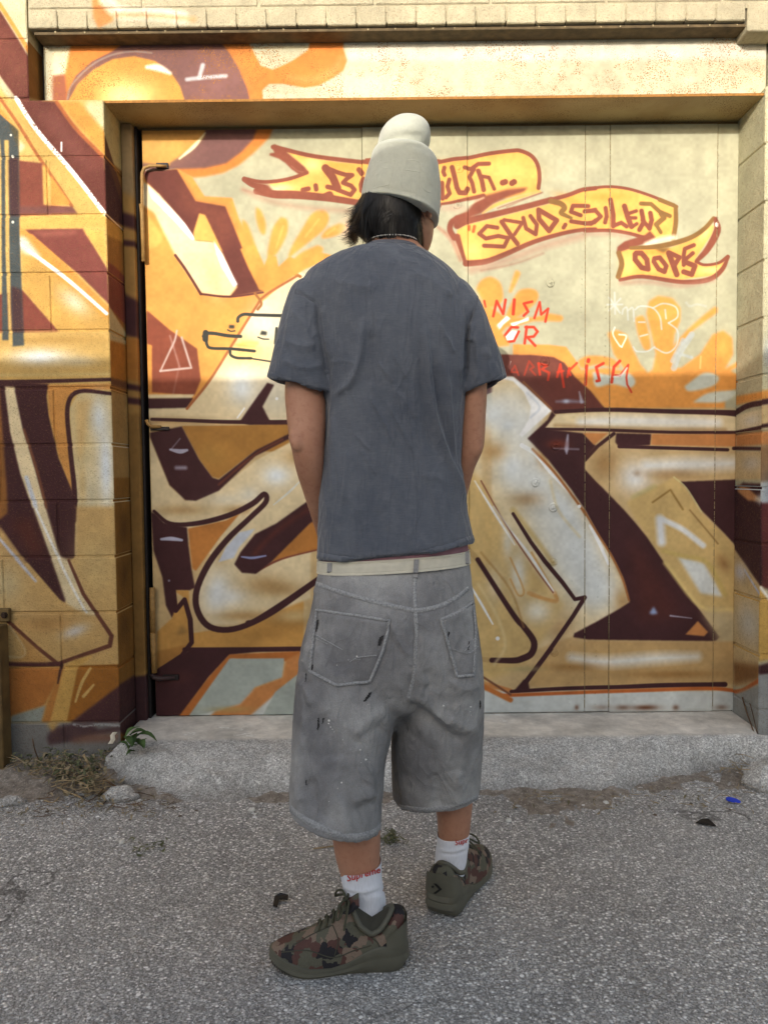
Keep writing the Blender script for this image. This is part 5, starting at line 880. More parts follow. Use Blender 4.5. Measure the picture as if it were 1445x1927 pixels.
t = NT('grey_denim'); n1 = t.noise(5, 4, .6); c = t.mix(t.g(n1, .35, .68), lin((118, 117, 119)), lin((170, 169, 168)))
c = t.mix(t.math('MULTIPLY', t.g(t.noise(7, 3, .6, None, .4), .52, .72), .65), c, lin((98, 97, 98)))
wv = t.n('ShaderNodeMapping', {'Vector': t.pos, 'Scale': (900, 900, 900), 'Rotation': (.6, .4, .5)}); tw = t.noise(.6, 2, .6, wv.outputs[0]); c = t.mix(1, c, t.vary(tw, .8, 1.18), 'MULTIPLY'); c = t.mix(1, c, t.vary(t.noise(60, 4, .7), .9, 1.08), 'MULTIPLY')
t.col(c); t.rough(.9); t.b.inputs['Specular IOR Level'].default_value = .15; t.bump((creases(t, (0, .9, 0), (15, 15, 7)), .5, .006), (creases(t, (0, -.7, .3), (26, 26, 11), 8.0), .4, .004), (tw, .3, .0012), (t.noise(55, 4, .7), .25, .003)); M_DEN = t.m
M_SEA = simple('pale_denim_seam', (164, 164, 165), .9, 260, .5, 1.3, .5, .002)
sh = mesh('shorts', V, F, M_DEN, man, True); SH = BVHTree.FromPolygons([Vector(v) for v in V], F)
hemL = [(546, 1523), (560, 1536), (580, 1549), (610, 1564), (640, 1575), (670, 1578), (700, 1571), (716, 1558)]; hemR = [(741, 1519), (760, 1523), (800, 1527), (840, 1524), (880, 1511), (900, 1500)]
for line_, w_, th in ((k2([(345, 415), (500, 470), (700, 525), (910, 572)]), .011, .0014), (k2([(910, 572), (1040, 545), (1140, 495), (1210, 440)]), .011, .0014), (k2([(905, 385), (903, 480), (908, 570), (912, 700), (905, 850), (895, 950), (868, 1060)]), .009, .0014), ([(x, y - 3) for x, y in hemL], .016, .0011), ([(x, y - 3) for x, y in hemR], .016, .0011)):
    m = MB(); ribbon(m, SH, line_, w_, th, 3, .5, True); m.build('seam', M_SEA, sh, True)
DV = [tuple(v) for v in V]; DF = list(F)
def pocket(poly, name='pocket'):
    """a patch of denim laid on the shorts: quad grid between a left and a right edge"""
    Lp, Rp = resample(poly[0], 1e9), resample(poly[1], 1e9); nr, nc = 18, 16
    rs = lambda P: np.column_stack([np.interp(np.linspace(0, 1, nr), np.linspace(0, 1, len(P)), np.array(P, float)[:, i]) for i in (0, 1)])
    A, B = rs(poly[0]), rs(poly[1]); V = []; ok = True; dip = poly[2]
    for i in range(nr):
        for j in range(nc):
            u = j / (nc - 1); p = A[i] * (1 - u) + B[i] * u; p = p + np.array([0, dip * (1 - abs(2 * u - poly[3]) * 1) * (i / (nr - 1)) ** 3])
            edge = (i in (0, nr - 1)) or (j in (0, nc - 1)); h = hit(SH, p[0], p[1], -.001 if edge else .0032 + (.0022 if (i == 1 or i == 2) else 0)); V.append(h[0] if h is not None else V[-1])
    b_ = len(DV); DV.extend(map(tuple, V)); DF.extend(tuple(i + b_ for i in f) for f in grid_faces(nr, nc)); o = mesh(name, V, grid_faces(nr, nc), M_DEN, sh, True); return o
pk = pocket(([(597, 1145), (590, 1205), (583, 1263)], [(735, 1167), (722, 1225), (697, 1284)], 22, .85)); pk2 = pocket(([(827, 1164), (842, 1215), (858, 1275)], [(888, 1131), (893, 1190), (890, 1270)], 3, 1.0))
m = MB(); m2 = MB()
for line_ in ([(634, 1290), (585, 1263), (591, 1205), (598, 1148), (734, 1168), (720, 1225), (696, 1282), (634, 1290)], [(859, 1273), (843, 1215), (829, 1166), (862, 1152), (888, 1133), (893, 1190), (889, 1270), (859, 1273)]):
    m = MB(); ribbon(m, SH, line_, .0065, .0016, 3, .4, False, .0035); m.build('pocket_hem', M_SEA, sh, True)
m = MB()
for line_ in (k2([(345, 705), (420, 745), (500, 790)]), k2([(345, 725), (420, 760)]), k2([(540, 858), (580, 835), (640, 825), (690, 820)]), k2([(545, 850), (600, 842)]), k2([(1110, 785), (1200, 810), (1255, 770)]), k2([(1180, 800), (1225, 740), (1250, 720)])): ribbon(m, SH, line_, .0018, .0008, 3, .3, True, .0042)
m.build('stitching', M_SEA, sh, True)['kind'] = 'stuff'
DB = BVHTree.FromPolygons([Vector(v) for v in DV], DF)
def ragged(P, seed, step=1.6, amp=.9):
    P = resample(list(P) + [P[0]], step)[:-1]; r_ = random.Random(seed); return [(x + r_.uniform(-amp, amp), y + r_.uniform(-amp, amp) * 1.3) for x, y in P]
M_BLKP = simple('black_paint_smear', (38, 37, 38), .7, 90, .6, 1.4); M_WHP = simple('white_paint_spot', (226, 224, 220), .6)
m = MB()
for p in (k2([(345, 630), (362, 620), (358, 660), (350, 690), (342, 685)]), k2([(705, 720), (728, 706), (722, 740), (708, 768), (695, 770)]), k2([(316, 880), (330, 872), (334, 900), (318, 912)]), k2([(640, 1040), (660, 1025), (650, 1060), (620, 1085), (612, 1084)]), k2([(356, 1180), (364, 1175), (366, 1220), (358, 1250), (352, 1240)]), k2([(385, 1182), (396, 1175), (388, 1205), (380, 1212)]), k2([(1092, 690), (1100, 687), (1096, 715), (1090, 725)]), k2([(1066, 658), (1073, 660), (1078, 680), (1070, 682)]), k2([(1205, 745), (1211, 742), (1208, 790), (1203, 790)]), k2([(1270, 1075), (1277, 1085), (1275, 1130), (1270, 1120)]), k2([(288, 930), (296, 925), (292, 950), (286, 975)]), k3([(288, 85), (295, 80), (294, 115), (288, 110)])): decal(m, DB, ragged(p, len(m.V)), .0012)
m.build('black_paint', M_BLKP, sh)['kind'] = 'stuff'; m = MB()
rr = random.Random(3)
for x, y, s_ in ((578, 828, 1.6), (560, 845, .8), (465, 878, .7), (530, 848, .6), (420, 1190, 2), (418, 1208, 1.2), (430, 1228, 1), (440, 1240, .8), (450, 1255, .7), (595, 1357, 1.2), (626, 1412, 1.8), (1066, 1107, 1.4), (1218, 1113, 1.5), (1216, 1140, .8), (1220, 1160, .7), (600, 1430, .7), (498, 1300, .6), (640, 1100, .5), (720, 1180, .5)):
    cx, cy = k2([(x, y)])[0]; decal(m, DB, [(cx + s_ * 1.15 * math.cos(a) * rr.uniform(.7, 1.2), cy + s_ * 1.15 * math.sin(a) * rr.uniform(.7, 1.2)) for a in np.linspace(0, 2 * math.pi, 8, endpoint=False)], .0012)
for x, y, s_ in ((490, 98, 1.7), (468, 130, .8), (420, 205, .8)):
    cx, cy = k3([(x, y)])[0]; decal(m, DB, [(cx + s_ * math.cos(a), cy + s_ * math.sin(a)) for a in np.linspace(0, 2 * math.pi, 8, endpoint=False)], .0012)
m.build('white_paint', M_WHP, sh)['kind'] = 'stuff'
m = MB(); decal(m, SH, k2([(1150, 580), (1190, 562), (1226, 524), (1226, 532), (1190, 570), (1155, 586)]), .0045); m.build('pocket_shadow_lining', simple('pocket_lining_shadow', (22, 22, 24), .8), sh)  # flat black sliver for the lining, its shadow put into the colour
# waist: strip of pink underwear, white belt, loops
band = lambda y0, y1, g_, n=64: [ringp((601 - g_, y0), (879 + g_, y0 - 19), 1.765, .116 + g_ * .001, .104, n), ringp((600 - g_, y1), (881 + g_, y1 - 18), 1.765, .119 + g_ * .001, .106, n)]
V_, F_ = loft([band(1020, 1046, -2)[0], band(1046, 1058, 1)[0], band(1058, 1066, 1)[1]], 3, False); mesh('underwear', V_, F_, simple('dusty_pink_cotton', (150, 110, 118), .9), man, True)
A_, B_ = band(1052, 1076, 4); ins = lambda R, k: R.mean(0) + (R - R.mean(0)) * k
prof = [ins(A_, .985), A_ * 1, A_ * .92 + B_ * .08, A_ * .82 + B_ * .18, A_ * .8 + B_ * .2, A_ * .5 + B_ * .5, A_ * .2 + B_ * .8, A_ * .18 + B_ * .82, A_ * .08 + B_ * .92, B_ * 1, ins(B_, .985)]
prof[3] = ins(prof[3], .994); prof[7] = ins(prof[7], .994)
V_, F_ = loft(prof, 1, False); belt = mesh('belt', V_, F_, simple('off_white_leather', (206, 200, 182), .5, 60, .9, 1.06, .15, .001), man, True, 50)
WB = BVHTree.FromPolygons([Vector(v) for v in V_], F_)
m0 = MB()
for pts in ([(621, 1053), (620, 1078)], [(784, 1046), (781, 1089)], [(877, 1032), (878, 1062)]):
    m = MB(); P = resample(pts, 3); H = [hit(WB, *p) or hit(SH, *p) for p in P]; H = [(np.array(h[0]), np.array([0, -1., 0])) for h in H if h is not None]; V_ = []; F_ = []; wd = .0105
    for i, (p, nn) in enumerate(H):
        k = .005 if 0 < i < len(H) - 1 else .0005; V_ += [p + np.array([-wd / 2, .002, 0]), p + np.array([-wd / 2, -k, 0]), p + np.array([wd / 2, -k, 0]), p + np.array([wd / 2, .002, 0])]
    for i in range(len(H) - 1):
        for q in range(3): F_.append((i * 4 + q, i * 4 + q + 1, i * 4 + 5 + q, i * 4 + 4 + q))
    m.add(V_, F_); m.build('belt_loop', M_DEN, sh)
# ------------------------------------------------------------------ beanie
bn = [ringp((689, 388), (814, 416), 1.772, .100, .105, 56), ringp((680, 384), (823, 418), 1.772, .109, .113, 56), ringp((679, 378), (826, 412), 1.772, .111, .116, 56), ringp((683, 352), (828, 380), 1.772, .110, .115, 56), ringp((692, 322), (828, 345), 1.772, .107, .112, 56), ringp((697, 305), (824, 318), 1.772, .104, .109, 56), ringp((699, 297), (818, 307), 1.772, .105, .109, 56), ringp((704, 289), (810, 299), 1.772, .096, .1, 56), ringp((708, 291), (804, 301), 1.772, .086, .09, 56), ringp((714, 303), (796, 312), 1.772, .074, .08, 56), ringp((709, 286), (801, 293), 1.772, .081, .086, 56), ringp((710, 273), (808, 277), 1.770, .087, .086, 56), ringp((714, 258), (810, 262), 1.768, .085, .082, 56), ringp((724, 244), (808, 248), 1.766, .076, .072, 56), ringp((738, 232), (799, 236), 1.764, .056, .052, 56), ringp((752, 225), (786, 227), 1.764, .03, .028, 56), ringp((765, 222.5), (772, 223), 1.764, .006, .006, 56)]
V_, F_ = loft(bn, 5); V_ = np.array(V_)
bmx = bmesh.new(); vs = [bmx.verts.new(v) for v in V_]; [bmx.faces.new([vs[i] for i in f]) for f in F_]; bmesh.ops.recalc_face_normals(bmx, faces=bmx.faces); bmx.normal_update(); N_ = np.array([v.normal for v in bmx.verts]); bmx.free()
V_ += N_ * (.0030 * vnoise(V_, 16, 3, 4))[:, None]; Q = toppx(V_); k1 = lambda L: [(620 + x / 6.02, 200 + y / 6.02) for x, y in L]
for pts, a, wd in ((k1([(780, 240), (765, 350)]), -.004, 2.5), (k1([(560, 400), (700, 370), (900, 330), (1100, 330)]), -.003, 8), (k1([(430, 920), (600, 930), (800, 960), (1050, 1040), (1200, 1150)]), -.003, 3.5), (k1([(1050, 1060), (1160, 1200)]), .004, 6), (k1([(880, 480), (1080, 560), (1190, 640)]), .004, 6), (k1([(650, 520), (800, 490)]), .003, 6), (k1([(1100, 640), (1130, 900)]), .003, 10)): fold(V_, N_, Q, pts, a, wd)
t = NT('cream_fleece'); c = t.mix(1, lin((190, 190, 174)), t.vary(t.noise(90, 4, .7), .9, 1.06), 'MULTIPLY'); t.col(c); t.rough(.95); t.b.inputs['Sheen Weight'].default_value = .35; t.b.inputs['Specular IOR Level'].default_value = .1; t.bump((t.noise(520, 3, .7), .5, .002), (t.noise(70, 3), .3, .004), (t.n('ShaderNodeTexWave', {'Vector': t.pos, 'Scale': 110.0, 'Distortion': 1.5, 'Detail': 1.0}).outputs['Fac'], .12, .001)); M_FLC = t.m
be = mesh('beanie', V_, F_, M_FLC, man, True); BE = BVHTree.FromPolygons([Vector(v) for v in V_], F_)
m = MB()
for pts in ([(745, 560), (735, 640), (700, 800), (672, 935)], [(880, 570), (862, 640), (830, 780), (812, 940)], [(600, 640), (720, 612), (745, 600)], [(590, 690), (650, 700), (715, 690)], [(560, 760), (545, 640), (600, 600)], [(500, 930), (580, 905), (660, 890), (680, 860)], [(560, 850), (520, 780), (560, 760)], [(870, 612), (960, 610), (1025, 640), (1035, 700)], [(850, 716), (930, 730), (1030, 745)], [(935, 760), (925, 860), (918, 962)], [(1025, 745), (1022, 860), (1020, 980)], [(1030, 700), (1110, 800), (1160, 900)], [(1040, 900), (1090, 960), (1140, 970)]):
    ribbon(m, BE, k1(pts), .0026, .0004, 3, 0, True)
m.build('embroidery', M_FLC, be, True)['kind'] = 'stuff'
# hair
hc = [ringp((692, 352), (794, 375), 1.772, .085, .02, 40), ringp((682, 374), (792, 394), 1.772, .094, .02, 40), ringp((671, 400), (792, 410), 1.772, .096, .02, 40), ringp((667, 424), (791, 432), 1.772, .090, .018, 40), ringp((675, 446), (789, 452), 1.77, .078, .016, 40), ringp((694, 459), (784, 465), 1.768, .066, .014, 40)]
V_, F_ = loft(hc, 3); V_ = np.array(V_); V_ += (vnoise(V_, 60, 2, 8) * .003)[:, None]
t = NT('black_hair'); st = t.n('ShaderNodeMapping', {'Vector': t.pos, 'Scale': (900, 900, 40)}); t.col(t.mix(t.g(t.noise(1, 2, .5, st.outputs[0]), .4, .7), lin((16, 14, 14)), lin((34, 29, 28)))); t.rough(.4); t.b.inputs['Specular IOR Level'].default_value = .35; M_HAIR = t.m
hair = mesh('hair', V_, F_, M_HAIR, man, True)
HR = catmull(np.array(hc), 6); m = MB(); rh = random.Random(11); nR = len(HR) - 1
def hpos(tt, k):
    ii = min(tt, .999) * nR; i0 = int(ii); g_ = ii - i0; k %= 40; k0 = int(k); f2 = k - k0; k1 = (k0 + 1) % 40
    p = (HR[i0][k0] * (1 - f2) + HR[i0][k1] * f2) * (1 - g_) + (HR[i0 + 1][k0] * (1 - f2) + HR[i0 + 1][k1] * f2) * g_
    o_ = p - HR[i0].mean(0); o_[2] = 0; return p, o_ / (np.linalg.norm(o_) + 1e-9)
for cl in range(150):
    th = rh.uniform(math.pi * .92, math.pi * 2.06); kc = th / (2 * math.pi) * 40; left = max(0.0, -math.cos(th)) ** 1.5; low = rh.random() < .62
    T0 = rh.uniform(.02, .5); T1 = 1.0 if low else min(1.0, T0 + rh.uniform(.35, .6)); drop = rh.uniform(-.004, .034) if low else 0; flick = rh.uniform(.2, 1) * left * (1.0 if low else .5); kd = rh.gauss(0, 1.1); lift = rh.uniform(.001, .006); bow = rh.gauss(0, .004)
    for s_ in range(26):
        ks = rh.gauss(0, 1.1); t0 = max(0, T0 + rh.uniform(-.08, .12)); ln = rh.uniform(.82, 1.05); pts = []; wob = rh.gauss(0, .0012)
        for j in range(8):
            u = j / 7; tt = t0 + (min(1, T1 * ln) - t0) * u; p, o_ = hpos(tt, kc + kd * u + ks * (1 - .82 * u ** 1.5))
            tz = max(0.0, u - .55) / .45
            pts.append(p + o_ * (lift * u ** .6 + .004 * tz * rh.random()) + np.array([-.052 * flick * tz ** 1.4 + bow * u * u + wob * u, -.002 * u, -drop * ln * tz ** 1.3 + .014 * flick * tz ** 3]))
        V_ = []; F_ = []; wv_ = rh.uniform(.0005, .0011); cen = HR[0].mean(0)
        for j, p in enumerate(pts):
            d = np.cross(pts[min(j + 1, 7)] - pts[max(j - 1, 0)], (p - cen) * [1, 1, 0]); d /= np.linalg.norm(d) + 1e-9; wj = wv_ * (1 - (j / 7) ** 3 * .92); V_ += [p - d * wj, p + d * wj]
        for j in range(7): F_.append((2 * j, 2 * j + 1, 2 * j + 3, 2 * j + 2))
        m.add(V_, F_)
m.build('hair_strands', M_HAIR, hair, True)['kind'] = 'stuff'
# pearl necklace
m = MB(); nk = ringp((691, 466), (786, 462), 1.762, .069, .072, 80)
nk2 = ringp((690, 467), (787, 466), 1.758, .074, .072, 80)
for i, p in enumerate(nk2): m.ball(p + [0, -.002, .006], (.0018 if i % 2 else .0013), 8, 5)
m.build('necklace', simple('pearl', (186, 182, 174), .3, bump=0), man, True)['kind'] = 'stuff'
# ------------------------------------------------------------------ socks
M_SOCK = None
t = NT('white_sock'); v = t.n('ShaderNodeMapping', {'Vector': t.pos, 'Scale': (420, 420, 60)}); ribn = t.noise(1, 1, .5, v.outputs[0]); t.col(t.mix(1, lin((226, 228, 236)), t.vary(ribn, .9, 1.04), 'MULTIPLY')); t.rough(.92); t.bump((ribn, .35, .0015), (t.noise(60, 3), .2, .002)); M_SOCK = t.m
def sock(rings, fl):
    V_, F_ = loft(rings, 6, False); V_ = np.array(V_); c = V_.mean(0); dirs = V_ - c; dirs[:, 2] = 0; dirs /= np.linalg.norm(dirs, axis=1)[:, None] + 1e-9; Q = toppx(V_)
    for pts, a, w_ in fl: fold(V_, dirs, Q, pts, a, w_, True, False)
    V_ += dirs * (.0012 * vnoise(V_, 45, 2, 6))[:, None]
    o = mesh('sock', V_, F_, M_SOCK, man, True); return o, BVHTree.FromPolygons([Vector(x) for x in V_], F_)
so1, S1 = sock([ringp((641, 1632), (717, 1619), 1.667, .046, .042, 44), ringp((640, 1633), (718, 1620), 1.667, .050, .045, 44), ringp((642, 1650), (718, 1640), 1.666, .049, .044, 44), ringp((647, 1672), (721, 1665), 1.665, .046, .043, 44), ringp((652, 1695), (725, 1690), 1.665, .043, .042, 44), ringp((657, 1720), (731, 1720), 1.665, .042, .042, 44), ringp((656, 1740), (744, 1745), 1.662, .047, .047, 44), ringp((652, 1775), (750, 1778), 1.66, .052, .05, 44)], [([(645, 1670), (680, 1678), (720, 1668)], .0032, 3), ([(648, 1690), (690, 1684), (722, 1690)], .002, 4), ([(660, 1715), (700, 1720)], .0025, 4), ([(646, 1676), (690, 1685), (722, 1675)], -.003, 2.5)])
so2, S2 = sock([ringp((823, 1570), (882, 1564), 1.86, .042, .038, 44), ringp((822, 1571), (883, 1565), 1.86, .046, .041, 44), ringp((822, 1585), (882, 1580), 1.86, .045, .04, 44), ringp((820, 1602), (880, 1598), 1.861, .043, .039, 44), ringp((818, 1622), (877, 1620), 1.863, .041, .038, 44), ringp((815, 1642), (874, 1642), 1.865, .041, .04, 44), ringp((812, 1668), (872, 1668), 1.867, .042, .042, 44)], [([(822, 1597), (850, 1602), (880, 1594)], .003, 3), ([(822, 1604), (850, 1608), (880, 1601)], -.003, 2), ([(820, 1630), (860, 1636)], .0025, 4)])
M_REDT = simple('red_thread', (196, 60, 52), .8, 300, .7, 1.1)
def lettering(txt, bvh, x0, y0, x1, y1, hgt, parent, off=.0036):
    cu = bpy.data.curves.new('txt', 'FONT'); cu.body = txt; cu.resolution_u = 2; cu.offset = .018; o = bpy.data.objects.new('txt', cu); COL.objects.link(o); dg = bpy.context.evaluated_depsgraph_get(); e = o.evaluated_get(dg); me = e.to_mesh()
    bm = bmesh.new(); bm.from_mesh(me); bmesh.ops.triangulate(bm, faces=bm.faces[:])
    for _ in range(3): bmesh.ops.subdivide_edges(bm, edges=[ed_ for ed_ in bm.edges if ed_.calc_length() > .09], cuts=1, use_grid_fill=True); bmesh.ops.triangulate(bm, faces=bm.faces[:])
    bm.verts.index_update(); P = np.array([v.co[:2] for v in bm.verts]); F_ = [tuple(v.index for v in f.verts) for f in bm.faces]; bm.free(); e.to_mesh_clear(); bpy.data.objects.remove(o)
    mx = P[:, 0].max(); V_ = []
    for x, y in P:
        u = x / mx; px = x0 + (x1 - x0) * u; py = y0 + (y1 - y0) * u - y * hgt; h = hit(bvh, px, py, .0004); V_.append(h[0] - np.array(Vector(ray(px, py)).normalized()) * off if h is not None else (V_[-1] if V_ else (0, 0, 0)))
    return mesh('lettering', V_, F_, M_REDT, parent)
lettering('Supreme', S1, 653, 1659, 716, 1642, 18.5, so1); lettering('Supr', S2, 856, 1591, 881, 1585, 13, so2)
# ------------------------------------------------------------------ shoes
t = NT('camouflage_mesh'); wp = t.n('ShaderNodeTexNoise', {'Vector': t.oc, 'Scale': 38.0, 'Detail': 3.0}).outputs['Color']
mp = t.n('ShaderNodeVectorMath', {0: t.oc, 1: t.n('ShaderNodeVectorMath', {0: wp, 'Scale': .05}, operation='SCALE').outputs[0]}, operation='ADD').outputs[0]
f1 = t.n('ShaderNodeTexVoronoi', {'Vector': mp, 'Scale': 46.0}).outputs['Color']; f1 = t.n('ShaderNodeSeparateColor', {0: f1}).outputs[0]
c = t.ramp(f1, [(0, lin((92, 90, 76))), (.32, lin((88, 60, 54))), (.56, lin((128, 110, 96))), (.74, lin((38, 36, 40)))], 'CONSTANT'); t.col(t.mix(1, c, t.vary(t.noise(300, 3), .82, 1.1), 'MULTIPLY')); t.rough(.75); t.bump((t.noise(500, 2), .3, .001)); M_CAMO = t.m
M_OLV = simple('olive_rubber', (92, 90, 78), .55, 30, .88, 1.08, .2, .001, 300); M_OLD = simple('dark_olive_lining', (70, 68, 58), .8, 60); M_LACE = simple('olive_lace', (74, 74, 58), .8, 200, .7, 1.2)
OUT = [(0, 0), (.004, .018), (.02, .032), (.06, .041), (.15, .044), (.28, .041), (.42, .041), (.55, .046), (.66, .051), (.76, .051), (.85, .045), (.92, .035), (.97, .021), (.992, .010), (1, 0)]
_u = np.array([p[0] for p in OUT]); _w = np.array([p[1] for p in OUT])
itp = lambda tb: (lambda u: np.interp(u, [a for a, b in tb], [b for a, b in tb]))
solet = itp([(0, .056), (.06, .059), (.2, .057), (.31, .045), (.43, .026), (.56, .020), (.72, .024), (.86, .036), (1, .050)]); crest = itp([(0, .104), (.03, .118), (.08, .119), (.12, .104), (.18, .086), (.24, .079), (.31, .089), (.37, .117), (.41, .134), (.45, .130), (.52, .114), (.61, .096), (.7, .082), (.8, .071), (.9, .061), (.97, .053), (1, .046)])
def shoe(heel, toe, label):
    H = np.array(heel); D = np.array(toe) - H; D[2] = 0; L = np.linalg.norm(D); s = D / L; tt_ = np.array([-s[1], s[0], 0]); Pt = lambda u, v, z: H + s * (u * L) + tt_ * v + np.array([0, 0, z])
    root = bpy.data.objects.new('shoe', None); COL.objects.link(root); root.parent = man; root.location = Vector(H) - man.location; root['label'] = label
    us = np.concatenate([1 - np.cos(np.linspace(0, np.pi / 2, 8)), []]) * .1; us = np.unique(np.concatenate([us, np.linspace(.1, .9, 22), .9 + .1 * np.sin(np.linspace(0, np.pi / 2, 8))]))
    per = [(u, 1) for u in us] + [(u, -1) for u in us[-2:0:-1]]
    spring = lambda u: .022 * max(0, (u - .72) / .28) ** 2 + .006 * max(0, (.06 - u) / .06)
    lev = [(0, .90), (.004, .97), (.012, 1.0), (.35, 1.03), (.55, 1.0), (.62, .985), (.70, 1.02), (.97, 1.0), (1.0, .96), (1.0, .80)]; rings = []
    for fz, sc in lev:
        r = []
        for u, sg in per:
            w_ = np.interp(u, _u, _w); zt = solet(u); z0 = spring(u); z = z0 + (zt - z0) * fz if fz > .02 else z0 + fz
            uu = .5 + (u - .5) * (1 + (sc - 1) * .5) - (.018 * fz * (1 - fz) * 4 * max(0, 1 - u / .15)); r.append(Pt(uu, sg * w_ * sc, z))
        rings.append(np.array(r))
    V_, F_ = loft(rings, 1); so_ = mesh('sole', V_, F_, M_OLV, root, True, 40)
    # tread notches round the toe and heel
    m = MB()
    for u in np.linspace(.86, .995, 12):
        for sg in (1, -1):
            w_ = np.interp(u, _u, _w); p = Pt(u, sg * w_ * 1.0, spring(u) + .006); q = Pt(u + .004, sg * w_ * 1.0, spring(u) + .006); m.ball(p, .0032, 5, 3, (.5, .5, 1.4))
    m.build('tread', M_OLD, so_)['kind'] = 'stuff'
    V_ = []; nr = 44; nc = 27; un = np.concatenate([[.004, .012, .02], np.linspace(.03, .975, nr - 5), [.985, .994]])
    for u in un:
        w_ = np.interp(u, _u, _w) * .955; zb = solet(u) - .012; h = crest(u); ex = np.interp(u, [0, .1, .3, .4, .6, 1], [2.6, 3.4, 3.0, 2.2, 2.2, 2.4]); nar = np.interp(u, [0, .1, .25, .4, .6, 1], [.10, .10, .14, .18, .1, 0])
        for j in range(nc):
            a = math.pi * j / (nc - 1); co, si = math.cos(a), math.sin(a); e = 2 / ex; zz = abs(si) ** e; V_.append(Pt(u, w_ * math.copysign(abs(co) ** e, co) * (1 - nar * zz), zb + (h - zb) * zz))
    F_ = grid_faces(len(un), nc); F_ += [tuple(range(nc)), tuple((len(un) - 1) * nc + k for k in range(nc))[::-1]]
    V_ = np.array(V_); V_ += (vnoise(V_, 40, 2, 3) * .0012)[:, None]; up = mesh('upper', V_, F_, M_CAMO, root, True, 60); UP = BVHTree.FromPolygons([Vector(x) for x in V_], F_)
    # padded collar ring, dark inside
    lp = []
    for a in np.linspace(0, 2 * math.pi, 40, endpoint=False):
        u = .25 - .15 * math.cos(a); v = .0335 * math.sin(a) * (1 - .15 * math.cos(a)); z = np.interp(u, [.10, .13, .19, .26, .34, .40], [.119, .109, .089, .081, .098, .128]); lp.append(Pt(u, v, z))
    m = MB(); m.tube(lp + [lp[0], lp[1]], .0058, 8, False); m.build('collar_rim', M_OLV, root, True)
    m = MB(); cc = np.mean(lp, 0); m.add([tuple(np.array(p) + [0, 0, .001]) for p in lp] + [tuple(cc - [0, 0, .004])], [(i, (i + 1) % 40, 40) for i in range(40)]); m.build('lining', M_OLD, root, True)
    # tongue
    tg = [];
    for i, u in enumerate(np.linspace(.345, .47, 7)):
        for v in np.linspace(-1, 1, 9): tg.append(Pt(u - .0 , v * .026, crest(.41) + .020 - (u - .345) * .20 - .009 * v * v))
    V2 = tg + [np.array(p) - s * .0 - np.array([0, 0, .007]) for p in tg]; G_ = grid_faces(7, 9); F2 = G_ + [tuple(i + 63 for i in f[::-1]) for f in G_]
    rim = [j for j in range(9)] + [9 * i + 8 for i in range(1, 7)] + [54 + j for j in range(7, -1, -1)] + [9 * i for i in range(5, 0, -1)]
    F2 += [(rim[i], rim[(i + 1) % len(rim)], rim[(i + 1) % len(rim)] + 63, rim[i] + 63) for i in range(len(rim))]; mesh('tongue', V2, F2, M_CAMO, root, True, 50)
    # eyestay and laces
    for i, u in enumerate((.44, .49, .54, .59, .64)):
        m = MB(); z = crest(u) + .003; w_ = .026 - .002 * i; m.tube([Pt(u, -w_, z - .009), Pt(u - .01, -w_ * .5, z + .001), Pt(u - .014, 0, z + .003), Pt(u - .01, w_ * .5, z + .001), Pt(u, w_, z - .009)], .0028, 6); m.build('lace', M_LACE, root, True)
    for sg in (1, -1):
        m = MB(); u = .43; z = crest(u) + .006; P = [Pt(u, 0, z), Pt(u + .03, sg * .02, z + .012), Pt(u + .07, sg * .036, z + .004), Pt(u + .085, sg * .046, z - .012), Pt(u + .06, sg * .044, z - .010), Pt(u + .02, sg * .022, z + .002), Pt(u, 0, z + .002)]; m.tube(catmull(P, 4), .0026, 6); P = [Pt(u, 0, z), Pt(u - .01, sg * .02, z + .006), Pt(u + .02, sg * .046, z - .02), Pt(u + .03, sg * .052, z - .034)]; m.tube(catmull(P, 4), .0024, 6); m.build('lace_bow', M_LACE, root, True)
    # heel counter plate wrapped round the back
    V_ = []; ns, nz = 21, 6; path = [(u, 1) for u in np.linspace(.16, 0, 11)] + [(u, -1) for u in np.linspace(0, .16, 11)[1:]]
    for u, sg in path:
        w_ = np.interp(u, _u, _w) * .955; top = np.interp(u, [0, .05, .16], [.106, .100, .074]); bot = solet(u) - .004
        for k in range(nz): f = k / (nz - 1); V_.append(Pt(u - .006 * (1 - u / .16) - .004, sg * (w_ * (1 - .09 * f) + .0035), bot + (top - bot) * f))
    Vn = np.array(V_); inn = Vn + (s * .006); F_ = grid_faces(ns, nz); hcp = mesh('heel_counter', Vn, F_, M_OLV, root, True); HB = BVHTree.FromPolygons([Vector(x) for x in Vn], F_)
    return root, UP, HB, hcp, Pt
sh1, U1_, H1, hc1, Pt1 = shoe(gnd(764, 1806), gnd(508, 1822), 'left trainer seen side on, toe pointing left')
hR = gnd(826, 1726); sh2, U2_, H2, hc2, Pt2 = shoe(hR, hR + np.array([.46, .888, 0]) * .292, 'right trainer seen from its heel')
kk4 = lambda L: [(480 + x / 3.0104, 1440 + y / 3.0104) for x, y in L]
for L_ in ([(225, 1015), (330, 955), (440, 905)], [(150, 1060), (300, 1050), (440, 1090), (560, 1050), (660, 1020)], [(560, 905), (640, 965), (690, 1000), (705, 1030)], [(440, 905), (470, 990), (450, 1080)]):
    m = MB(); ribbon(m, U1_, kk4(L_), .0026, .0008, 3, .3, True); m.build('stitching', M_OLD, sh1, True)
M_LOGO = simple('black_print', (24, 25, 24), .6, bump=0)
m = MB(); kk3 = lambda L: [(480 + x / 3.0104, 1440 + y / 3.0104) for x, y in L]
